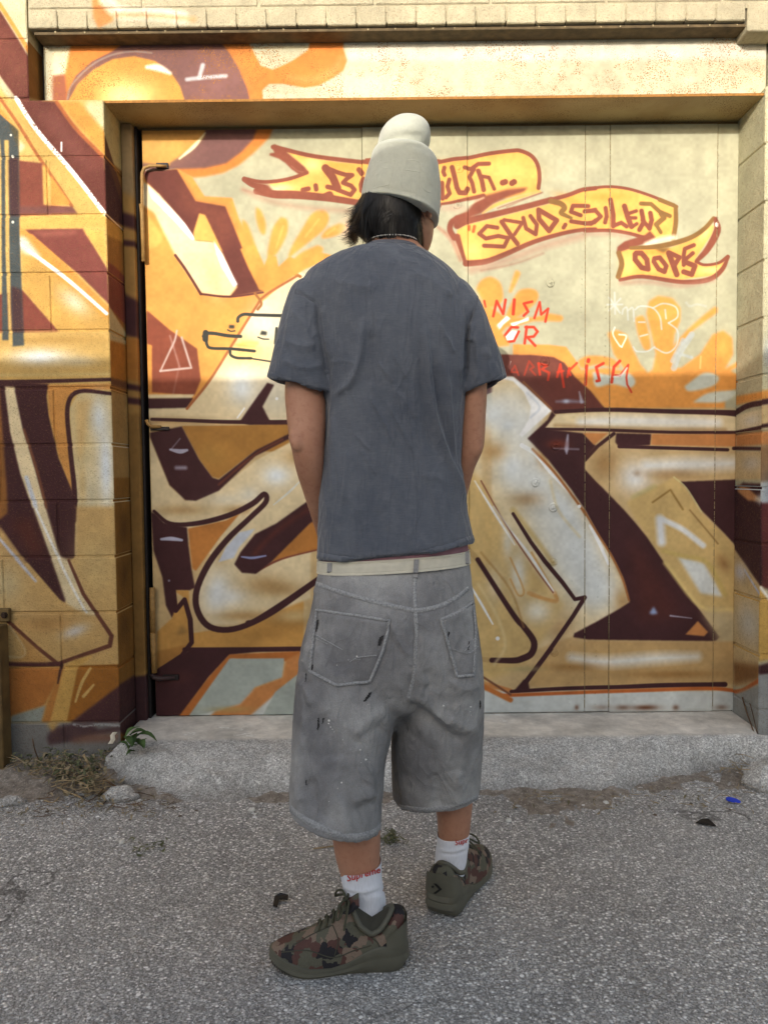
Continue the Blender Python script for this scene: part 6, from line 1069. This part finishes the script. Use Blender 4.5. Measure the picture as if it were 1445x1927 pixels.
for p in ([(1012, 668), (1028, 668), (1060, 700), (1040, 700)], [(1040, 700), (1060, 700), (1026, 727), (1010, 724)], [(1008, 690 - 14), (1012, 682), (1019, 683), (1013, 688), (1016, 696), (1009, 691), (1002, 696), (1004, 688), (998, 684), (1005, 683)]): decal(m, H2, kk3(p), .0022)
m.build('logo', M_LOGO, hc2)
# ================================================================== ground, step, litter
def gz(x, y):
    x = np.asarray(x, float); y = np.asarray(y, float); P = np.column_stack([x.ravel(), y.ravel(), np.zeros(x.size)])
    near = np.clip(1.5 - np.hypot(x.ravel(), y.ravel() - 1.8) / 4, 0, 1)
    return ((.006 * vnoise(P, 2.2, 3, 1) + .0016 * vnoise(P, 60, 2, 2)) * near).reshape(x.shape)
# asphalt: dense near the camera, running on to the horizon
def axis(lo, hi, step, far):
    a = list(np.arange(lo, hi + 1e-6, step)); d = step; x = hi
    while x < far: d *= 1.5; x += d; a.append(x)
    d = step; x = lo
    while x > -far: d *= 1.5; x -= d; a.insert(0, x)
    return np.array(a)
gx, gy = axis(-1.7, 1.9, .009, 80), axis(.8, 3.0, .009, 80); X, Y = np.meshgrid(gx, gy); Z = gz(X, Y)
t = NT('worn_asphalt')
v1 = t.n('ShaderNodeTexVoronoi', {'Vector': t.pos, 'Scale': 125.0, 'Randomness': 1.0}); v2 = t.n('ShaderNodeTexVoronoi', {'Vector': t.pos, 'Scale': 330.0})
cs = t.n('ShaderNodeSeparateColor', {0: v1.outputs['Color']}).outputs; cs2 = t.n('ShaderNodeSeparateColor', {0: v2.outputs['Color']}).outputs
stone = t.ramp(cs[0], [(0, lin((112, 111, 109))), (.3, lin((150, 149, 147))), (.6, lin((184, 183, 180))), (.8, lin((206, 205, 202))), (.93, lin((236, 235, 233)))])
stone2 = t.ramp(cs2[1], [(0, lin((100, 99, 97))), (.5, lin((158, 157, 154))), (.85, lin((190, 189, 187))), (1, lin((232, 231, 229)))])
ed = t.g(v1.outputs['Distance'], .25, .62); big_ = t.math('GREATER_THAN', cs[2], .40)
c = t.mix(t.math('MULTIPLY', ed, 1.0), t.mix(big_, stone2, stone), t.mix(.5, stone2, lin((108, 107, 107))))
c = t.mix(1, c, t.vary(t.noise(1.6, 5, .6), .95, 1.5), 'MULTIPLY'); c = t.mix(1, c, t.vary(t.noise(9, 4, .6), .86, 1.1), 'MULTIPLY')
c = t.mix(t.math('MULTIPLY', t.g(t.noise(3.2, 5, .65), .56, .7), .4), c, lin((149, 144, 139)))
ck = t.n('ShaderNodeTexVoronoi', {'Vector': t.n('ShaderNodeVectorMath', {0: t.pos, 1: t.n('ShaderNodeVectorMath', {0: t.n('ShaderNodeTexNoise', {'Vector': t.pos, 'Scale': 5.0, 'Detail': 4.0}).outputs['Color'], 'Scale': .35}, operation='SCALE').outputs[0]}, operation='ADD').outputs[0], 'Scale': 1.1}, feature='DISTANCE_TO_EDGE').outputs['Distance']
ck = t.math('MULTIPLY', t.math('LESS_THAN', ck, .006), t.g(t.noise(1.3, 3), .45, .6)); c = t.mix(t.math('MULTIPLY', ck, .6), c, lin((73, 71, 68)))
st8 = t.g(t.noise(4.5, 3, .5), .68, .74); c = t.mix(t.math('MULTIPLY', st8, .35), c, lin((78, 77, 77)))
t.col(c); t.rough(.82); hgt = t.math('SUBTRACT', 1.0, v1.outputs['Distance']); t.bump((hgt, .7, .006), (t.math('SUBTRACT', 1.0, v2.outputs['Distance']), .45, .003)); M_ASP = t.m
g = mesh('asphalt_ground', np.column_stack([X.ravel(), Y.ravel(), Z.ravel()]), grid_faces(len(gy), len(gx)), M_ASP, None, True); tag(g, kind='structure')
# pale stone chips showing at the surface
def chip_V(r, rs, flat=.45):
    a = rs.uniform(0, 6.28); n = 6; V = []; asp = rs.uniform(.55, 1)
    for k in range(n):
        t_ = a + 2 * math.pi * k / n; q = r * rs.uniform(.75, 1.15); V.append((q * math.cos(t_), q * asp * math.sin(t_), 0))
    for k in range(n):
        x, y, _ = V[k]; V.append((x * .62, y * .62, r * flat * rs.uniform(.6, 1)))
    return V, [(k, (k + 1) % n, n + (k + 1) % n, n + k) for k in range(n)] + [tuple(n + k for k in range(n))]
rs = random.Random(21); Vc, Fc, Cc = [], [], []
def scatter(n_, xr_, yr_, rr_, flat, cols, dens=None):
    k = 0
    while k < n_:
        x, y = rs.uniform(*xr_), rs.uniform(*yr_); k += 1
        if dens and rs.random() > dens(x, y): continue
        z = float(gz([x], [y])[0]); V, F = chip_V(rs.uniform(*rr_), rs, flat); an = rs.uniform(0, 6.28); b = len(Vc); cc = rs.choice(cols); br = rs.uniform(.8, 1.15)
        Vc.extend((x + p[0], y + p[1], z + p[2] - .0006) for p in V); Fc.extend(tuple(i + b for i in f) for f in F); Cc.extend([(min(1, cc[0] * br), min(1, cc[1] * br), min(1, cc[2] * br), 1)] * len(F))
gr = [lin((198, 197, 195))[:3], lin((174, 173, 172))[:3], lin((216, 215, 213))[:3], lin((152, 150, 149))[:3], lin((234, 233, 231))[:3], lin((186, 182, 179))[:3]]
scatter(11000, (-1.35, 1.5), (1.12, 2.75), (.0016, .0046), .22, gr)
scatter(1900, (-1.4, 1.5), (1.2, 2.75), (.0038, .0070), .2, gr[2:3] + gr[4:5] * 2)
scatter(420, (-1.5, 1.6), (1.3, 2.75), (.005, .009), .3, gr, lambda x, y: .3 + .7 * (y > 2.1))
scatter(500, (-1.6, 1.7), (2.3, 2.75), (.003, .009), .5, gr + [lin((96, 84, 72))[:3]] * 2)
t = NT('stone_chip'); at_ = t.n('ShaderNodeAttribute', attribute_name='chip'); t.col(t.mix(1, at_.outputs['Color'], t.vary(t.noise(400, 2), .8, 1.1), 'MULTIPLY')); t.rough(.8); M_CHIP = t.m
ch = mesh('gravel_chips', Vc, Fc, M_CHIP); a = ch.data.color_attributes.new('chip', 'FLOAT_COLOR', 'CORNER'); buf = np.concatenate([np.tile(c_, (len(f), 1)) for c_, f in zip(Cc, Fc)]).astype(np.float32); a.data.foreach_set('color', buf.ravel()); tag(ch, kind='stuff'); ch['label'] = 'pale stone chips bedded in the worn grey asphalt'
# ------------------------------------------------------------------ concrete step below the door
front = np.array([gnd(x, y)[:2] for x, y in ((196, 1448), (240, 1470), (300, 1494), (380, 1503), (460, 1502), (600, 1493), (760, 1500), (930, 1494), (1050, 1486), (1130, 1490), (1200, 1478), (1275, 1462), (1335, 1436), (1390, 1404), (1424, 1372))])
edge_z = .112; xs = np.linspace(front[0, 0], front[-1, 0], 330); fy = np.minimum(np.interp(xs, front[:, 0], front[:, 1]), 2.70); rows = []
xt = np.interp(xs, [xs[0], xs[-1]], [at(255, 1352, 2.9)[0], 1.352])
for i in range(64):
    f = i / 63; R = []
    if f < .32: q = f / .32; y = YD + .05 + (2.735 - YD - .05) * q; z = np.full(len(xs), edge_z - .004 * q); x = xt; y = np.full(len(xs), y)
    else:
        q = (f - .32) / .68; sm_ = q; y = 2.735 + (fy - .03 - 2.735) * sm_; drop = q ** 1.5 * .75 + .25 * q ** 5; z = edge_z - .004 - (edge_z + .010) * drop; x = xt + (xs - xt) * min(1, q * 1.6); z = np.full(len(xs), z)
    rows.append(np.column_stack([x, y, z]))
P = np.concatenate(rows); wgt = np.repeat(np.clip((np.arange(64) / 63 - .28) * 4, .12, 1), len(xs))
P[:, 2] += wgt * (.026 * vnoise(P, 5, 3, 3) + .013 * vnoise(P, 26, 3, 4) + .0030 * vnoise(P, 90, 2, 6)); endf = np.tile(np.clip(np.minimum(xs - xs[0], xs[-1] - xs) / .025, 0, 1), 64); backf = np.repeat(np.clip((np.arange(64) / 63 - .25) * 6, 0, 1), len(xs)); P[:, 2] -= .14 * (1 - endf ** .6) * backf; P[:, 1] += wgt * .034 * vnoise(P, 7, 4, 5)
t = NT('rough_concrete'); v1 = t.n('ShaderNodeTexVoronoi', {'Vector': t.pos, 'Scale': 250.0}); cs = t.n('ShaderNodeSeparateColor', {0: v1.outputs['Color']}).outputs
ag = t.ramp(t.math('ADD', t.math('MULTIPLY', cs[0], .6), t.math('MULTIPLY', t.noise(120, 3, .7), .4)), [(.1, lin((122, 121, 119))), (.45, lin((158, 157, 154))), (.72, lin((186, 185, 182))), (.9, lin((226, 225, 222)))]); z = t.n('ShaderNodeSeparateXYZ', {'Vector': t.pos}).outputs
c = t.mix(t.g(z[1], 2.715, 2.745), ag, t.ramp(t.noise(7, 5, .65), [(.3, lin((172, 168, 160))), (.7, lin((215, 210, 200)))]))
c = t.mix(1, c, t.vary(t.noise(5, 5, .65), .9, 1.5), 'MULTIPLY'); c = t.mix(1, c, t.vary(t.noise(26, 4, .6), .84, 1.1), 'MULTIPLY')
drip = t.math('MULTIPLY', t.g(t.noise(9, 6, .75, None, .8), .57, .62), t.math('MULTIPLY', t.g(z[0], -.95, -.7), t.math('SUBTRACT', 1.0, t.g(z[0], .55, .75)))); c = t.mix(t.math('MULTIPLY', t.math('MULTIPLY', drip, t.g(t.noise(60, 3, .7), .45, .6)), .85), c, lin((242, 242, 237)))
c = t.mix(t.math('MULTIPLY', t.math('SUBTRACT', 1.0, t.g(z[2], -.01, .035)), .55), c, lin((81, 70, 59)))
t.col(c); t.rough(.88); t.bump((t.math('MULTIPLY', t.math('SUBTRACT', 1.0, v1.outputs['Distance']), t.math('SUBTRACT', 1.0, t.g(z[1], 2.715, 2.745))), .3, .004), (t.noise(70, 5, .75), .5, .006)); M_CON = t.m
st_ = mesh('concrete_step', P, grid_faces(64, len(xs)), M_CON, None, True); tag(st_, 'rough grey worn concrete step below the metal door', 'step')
rs = random.Random(5)
def lump(name, px, py, r, mat, sc=(1, 1, .6), parent=None, z=0, seed=1, base=None):
    c_ = base if base is not None else gnd(px, py); m = MB(); m.ball((0, 0, 0), r, 14, 9, sc); V = np.array(m.V); nrm = V / (np.linalg.norm(V, axis=1)[:, None] + 1e-9); V += nrm * (r * .45 * vnoise(V / r, 1.6, 3, seed))[:, None]; V += c_ + [0, 0, r * sc[2] * .35 + z]; return mesh(name, V, m.F, mat, parent, False)
for px, py, r, sc, lab in ((228, 1503, .05, (1.2, .7, .5), 'low pale concrete lump among dead leaves left of the step'), (1440, 1478, .075, (1.0, .9, .8), 'grey broken concrete chunk at the right edge of the ground'), (20, 1512, .035, (1.4, .8, .4), 'small grey rubble lump at the far left edge of the asphalt')):
    tag(lump('concrete_chunk', px, py, r, M_CON, sc, seed=px), lab, 'rubble', 'broken concrete lying by the wall foot')
# ------------------------------------------------------------------ soil along the foot of the wall
t = NT('dry_soil'); c = t.ramp(t.noise(40, 5, .7), [(.25, lin((98, 91, 84))), (.5, lin((138, 129, 119))), (.75, lin((176, 168, 158)))]); c = t.mix(t.g(t.noise(160, 2), .6, .7), c, lin((182, 175, 166))); t.col(c); t.rough(.95); t.bump((t.noise(150, 4, .7), .8, .006)); M_SOIL = t.m
def soil(pts_back, pts_front, hgt_, name='soil'):
    B = np.array([gnd(*p)[:2] for p in pts_back]); Fr = np.array([gnd(*p)[:2] for p in pts_front]); n_ = 150; q = np.linspace(0, 1, n_)
    B = np.column_stack([np.interp(q, np.linspace(0, 1, len(B)), B[:, i]) for i in (0, 1)]); Fr = np.column_stack([np.interp(q, np.linspace(0, 1, len(Fr)), Fr[:, i]) for i in (0, 1)]); V = []
    for j in range(26):
        f = j / 25; p = B * (1 - f) + Fr * f; nz = vnoise(np.column_stack([p, p[:, 0] * 0]), 14, 3, 2); hh = hgt_ * (1 - f) ** .8 * (1 + .5 * nz) + .010 * nz - .008 * f - .003; hh = np.where(j == 25, -.02, hh)
        V.append(np.column_stack([p[:, 0], p[:, 1], gz(p[:, 0], p[:, 1]) + hh]))
    V = np.concatenate(V); V[:, 2] += .0035 * vnoise(V, 55, 3, 7); o = mesh(name, V, grid_faces(26, n_), M_SOIL, None, True); return tag(o, kind='structure')
soil([(-160, 1420), (0, 1424), (100, 1428), (200, 1430), (250, 1455)], [(-160, 1560), (0, 1545), (110, 1530), (220, 1510), (300, 1500)], .035)
soil([(190, 1465), (300, 1488), (460, 1495), (760, 1493), (930, 1488), (1200, 1470), (1330, 1430), (1380, 1395)], [(190, 1506), (300, 1518), (460, 1522), (760, 1530), (930, 1535), (1050, 1560), (1200, 1535), (1380, 1520)], .014)
soil([(1380, 1385), (1440, 1390), (1600, 1400)], [(1340, 1520), (1440, 1520), (1600, 1510)], .03)
o = soil([(990, 1510), (1030, 1505), (1080, 1510)], [(1000, 1585), (1040, 1612), (1080, 1590)], .006)
# ------------------------------------------------------------------ litter of dry leaves, straws and twigs
def leaf_mat(n_, c1, c2):
    t = NT(n_); t.col(t.mix(t.g(t.noise(24, 3), .35, .65), lin(c1), lin(c2))); t.rough(.8); t.b.inputs['Specular IOR Level'].default_value = .2; t.bump((t.noise(160, 3), .3, .002)); return t.m
M_DRY = leaf_mat('dry_leaf', (104, 98, 76), (164, 148, 120)); M_GRN = leaf_mat('green_leaf', (58, 80, 46), (86, 108, 64)); M_STR = leaf_mat('straw', (128, 108, 80), (176, 156, 122)); M_BRK = leaf_mat('brown_twig', (70, 54, 42), (112, 90, 70)); M_WTH = leaf_mat('withered_green', (82, 88, 64), (116, 118, 88))
def leafV(c_, L, W, az, tilt, curl, rs_):
    V = []; ca, sa = math.cos(az), math.sin(az); ct, st2 = math.cos(tilt), math.sin(tilt)
    for i in range(6):
        u = i / 5; w_ = W * math.sin(math.pi * min(.98, max(.02, u)) ** .8); z = curl * math.sin(math.pi * u) * L * .35
        for k in (-1, 0, 1):
            x, y, zz = u * L - L / 2, k * w_ / 2, z + (abs(k) * .25 * w_ * (1 if curl > 0 else -1)) + rs_.uniform(-.001, .001)
            x, zz = x * ct - zz * st2, x * st2 + zz * ct; V.append((c_[0] + x * ca - y * sa, c_[1] + x * sa + y * ca, c_[2] + zz))
    return V, grid_faces(6, 3)
def litter(n_, polyfn, mat, Lr, Wf, hr, lab, name='leaf_litter'):
    m = MB()
    for _ in range(n_):
        px, py = polyfn(); c_ = gnd(px, py); L = rs.uniform(*Lr); V, F = leafV((c_[0], c_[1], c_[2] + rs.uniform(*hr)), L, L * rs.uniform(*Wf), rs.uniform(0, 6.28), rs.uniform(-.5, .5), rs.uniform(-.8, 1), rs); m.add(V, F)
    o = m.build(name, mat, None, True); tag(o, kind='stuff'); o['label'] = lab; return o
def tri(a, b, c_): 
    def f():
        u, v = rs.random(), rs.random()
        if u + v > 1: u, v = 1 - u, 1 - v
        return a[0] + (b[0] - a[0]) * u + (c_[0] - a[0]) * v, a[1] + (b[1] - a[1]) * u + (c_[1] - a[1]) * v
    return f
litter(190, tri((10, 1450), (215, 1432), (170, 1500)), M_WTH, (.012, .04), (.22, .5), (.02, .07), 'withered green weed leaves heaped at the wall corner')
litter(210, tri((20, 1460), (225, 1440), (180, 1520)), M_DRY, (.01, .036), (.22, .5), (.02, .07), 'dry brown leaves heaped at the wall corner')
litter(90, lambda: (rs.gauss(190, 45), rs.gauss(1502, 14)), M_DRY, (.01, .035), (.25, .5), (.008, .03), 'small dry leaf scraps at the left end of the step')
litter(120, lambda: (rs.uniform(0, 330), rs.gauss(1525, 14)), M_DRY, (.006, .02), (.2, .5), (.002, .012), 'fine leaf crumbs on the asphalt at the left')
litter(70, lambda: (rs.uniform(930, 1340), rs.gauss(1512, 12)), M_DRY, (.006, .022), (.2, .5), (.004, .014), 'fine leaf crumbs along the foot of the step')
litter(60, lambda: (rs.gauss(1400, 25), rs.gauss(1435, 25)), M_DRY, (.01, .03), (.2, .5), (.01, .04), 'dry scraps piled in the right corner')
litter(26, lambda: (rs.gauss(280, 18), rs.gauss(1598, 8)), M_WTH, (.008, .025), (.25, .5), (.002, .01), 'small withered green tuft flattened on the asphalt at left')
litter(60, lambda: (rs.gauss(735, 10), rs.gauss(1583, 6)), M_WTH, (.008, .03), (.15, .35), (.002, .02), 'low mossy weed tuft behind the left leg')
def straws(n_, fn, mat, Lr, r, hr, lab):
    m = MB()
    for _ in range(n_):
        px, py = fn(); c_ = gnd(px, py); L = rs.uniform(*Lr); a_ = rs.uniform(0, 6.28); z = rs.uniform(*hr); d = np.array([math.cos(a_), math.sin(a_), rs.uniform(-.15, .15)]) * L / 2; b = np.array([rs.uniform(-1, 1), rs.uniform(-1, 1), rs.uniform(0, .6)]) * L * .1; c_ = c_ + [0, 0, z]
        m.tube([c_ - d, c_ + b, c_ + d], r * rs.uniform(.6, 1.3), 4)
    o = m.build('straw_litter', mat, None); tag(o, kind='stuff'); o['label'] = lab
straws(120, tri((0, 1450), (230, 1440), (190, 1530)), M_STR, (.03, .11), .0013, (.012, .06), 'thin pale straws tangled in the leaf heap')
straws(60, lambda: (rs.uniform(60, 330), rs.gauss(1515, 16)), M_BRK, (.02, .08), .0011, (.004, .02), 'brown straws strewn beside the step')
straws(50, lambda: (rs.uniform(960, 1430), rs.gauss(1502, 16)), M_STR, (.015, .05), .0009, (.004, .02), 'fine straws along the foot of the step')
straws(40, lambda: (rs.gauss(1410, 18), rs.gauss(1440, 28)), M_STR, (.03, .08), .0011, (.01, .05), 'straws heaped in the right corner')
for pts, r, mat, lab in (([(158, 1420, .09), (168, 1440, .06), (178, 1466, .02)], .0045, M_STR, 'thick pale broken stalk leaning on the leaf heap'), ([(110, 1482, .03), (150, 1500, .02), (156, 1504, .015)], .0025, M_STR, 'thin tan twig lying left of the step'), ([(120, 1490, .02), (146, 1497, .02), (158, 1506, .012)], .003, M_STR, 'forked pale twig at the edge of the leaf heap'), ([(196, 1466, .03), (215, 1478, .02), (237, 1490, .01)], .0035, M_BRK, 'short brown stick against the end of the step'), ([(165, 1508, .015), (180, 1500, .025), (196, 1484, .03)], .002, M_BRK, 'thin reddish twig slanting over the leaves'), ([(84, 1506, .02), (100, 1510, .012), (112, 1500, .02)], .002, M_STR, 'small curled twig beside the pale lump'), ([(590, 1597, .004), (628, 1592, .004)], .0018, M_STR, 'single straw on the asphalt behind the left calf'), ([(62, 1390, .12), (66, 1410, .08), (74, 1432, .03)], .0022, M_BRK, 'dark dead stem standing against the wall base')):
    V_ = [gnd(x, y) * [1, 1, 0] + [0, 0, 0] for x, y, z in pts]; m = MB(); P_ = [np.array([gnd(x, y, z)[0], gnd(x, y, z)[1], z]) for x, y, z in pts]; m.tube(catmull(P_, 4) if len(P_) > 2 else P_, r, 6); o = m.build('twig', mat, None, True); tag(o, lab, 'twig', 'twigs lying by the wall foot')
# dead vine climbing the right corner
m = MB(); m.tube(catmull([at(1396, 1312, 2.90), at(1404, 1340, 2.86), at(1412, 1362, 2.80), at(1422, 1392, 2.74)], 5), [.003] * 16, 6); m.tube(catmull([at(1402, 1300, 2.92), at(1412, 1330, 2.84), at(1424, 1380, 2.76)], 5), .0016, 5); o = m.build('dead_vine', M_BRK, None, True); tag(o, 'thin dead vine climbing the right end of the door recess', 'vine')
# green weed by the left jamb
wd = thing('weed_plant', gnd(236, 1420, .03), 'small green leafy weed growing at the left end of the step', 'plant'); W0 = np.array(wd.location)
mm = None
for i, (px, py, L, az, tl) in enumerate(((262, 1383, .075, .1, .1), (276, 1390, .08, -.1, -.25), (250, 1378, .06, .7, .5), (240, 1395, .06, 2.4, .3), (258, 1402, .07, -.5, -.2), (244, 1408, .05, -1.4, .1), (268, 1400, .05, -.9, -.3), (232, 1402, .045, 2.9, .2), (254, 1392, .06, 1.5, .6), (246, 1418, .045, -2.0, 0))):
    c_ = at(px, py, 2.66 - .012 * (i % 4)); V, F = leafV(c_, L, L * .42, az, tl, .5, rs); mesh('leaf', V, F, M_GRN, wd, True); m = MB(); m.tube([W0, (W0 + c_) / 2 + [0, 0, .02], c_], .0014, 5)
    if mm is None: mm = m
    else: mm.add(m.V, m.F)
mm.build('stem', M_GRN, wd, True)
# small finds
c_ = gnd(1379, 1512); m = MB(); V = []; n_ = 22
for k in range(n_):
    a = 2 * math.pi * k / n_; V.append((.023 * math.copysign(abs(math.cos(a)) ** .8, math.cos(a)), .0105 * math.sin(a) * (1 - .25 * math.cos(a))))
R_ = Matrix.Rotation(-.75, 3, 'Z') @ Matrix.Rotation(.25, 3, 'X'); T = lambda x, y, z: tuple(np.array(R_ @ Vector((x, y, z))) + c_ + [0, 0, .010]); P_ = [T(x, y, 0) for x, y in V] + [T(x * .96, y * .92, .0028) for x, y in V] + [T(x * .8, y * .72, .0036) for x, y in V] + [T(x * .74, y * .62, .0026) for x, y in V]
F = [tuple(range(n_))[::-1]] + [(j * n_ + k, j * n_ + (k + 1) % n_, (j + 1) * n_ + (k + 1) % n_, (j + 1) * n_ + k) for j in range(3) for k in range(n_)] + [tuple(3 * n_ + k for k in range(n_))]
tag(mesh('plastic_tag', P_, F, simple('blue_plastic', (36, 66, 200), .35, bump=0), None), 'small bright blue oval plastic tag lying on the ground at right', 'plastic tag')
M_BLK = simple('black_plastic', (30, 30, 31), .5)
def scrap(pts, lab, th=.003):
    P_ = [gnd(x, y) + [0, 0, .004 + z] for x, y, z in pts]; n_ = len(P_); V = P_ + [p + [0, 0, th] for p in P_]; F = [tuple(range(n_))[::-1], tuple(n_ + k for k in range(n_))] + [(k, (k + 1) % n_, n_ + (k + 1) % n_, n_ + k) for k in range(n_)]; tag(mesh('plastic_scrap', V, F, M_BLK), lab, 'scrap', 'black plastic scraps on the asphalt')
scrap([(514, 1709, 0), (517, 1694, .004), (528, 1692, .01), (543, 1693, .006), (542, 1698, .002), (526, 1699, .004), (522, 1710, 0)], 'bent black plastic scrap on the asphalt beside the left trainer')
scrap([(1308, 1552, 0), (1318, 1548, .004), (1332, 1549, .008), (1347, 1558, 0), (1330, 1557, .003), (1316, 1554, .002)], 'pointed black plastic sliver near the blue tag')
M_WST = simple('white_stone', (206, 204, 198), .8, 80)
for px, py, r, lab in ((230, 1586, .009, 'small white pebble on the asphalt at left, below the leaf heap'), (474, 1526, .011, 'white pebble at the foot of the step left of the person'), (957, 1545, .008, 'white pebble on the asphalt right of the far shorts leg'), (1139, 1513, .010, 'pale round pebble by the foot of the step at right'), (1402, 1452, .014, 'cream stone among straws in the right corner')):
    tag(lump('pebble', px, py, r, M_WST, (1, 1, .7), seed=px), lab, 'pebble', 'loose white pebbles')
m = MB(); P_ = [at(x, y, 2.64) for x, y in ((217, 1378), (212, 1384), (213, 1392), (208, 1400))]; V = []; 
for p in P_: V += [p + [-.008, 0, 0], p + [0, -.006, .003], p + [.008, .002, 0]]
tag(mesh('paper_scrap', V, grid_faces(4, 3), simple('cream_paper', (222, 214, 196), .8), None, True), 'curled cream paper scrap stuck above the weed at the wall corner', 'paper')
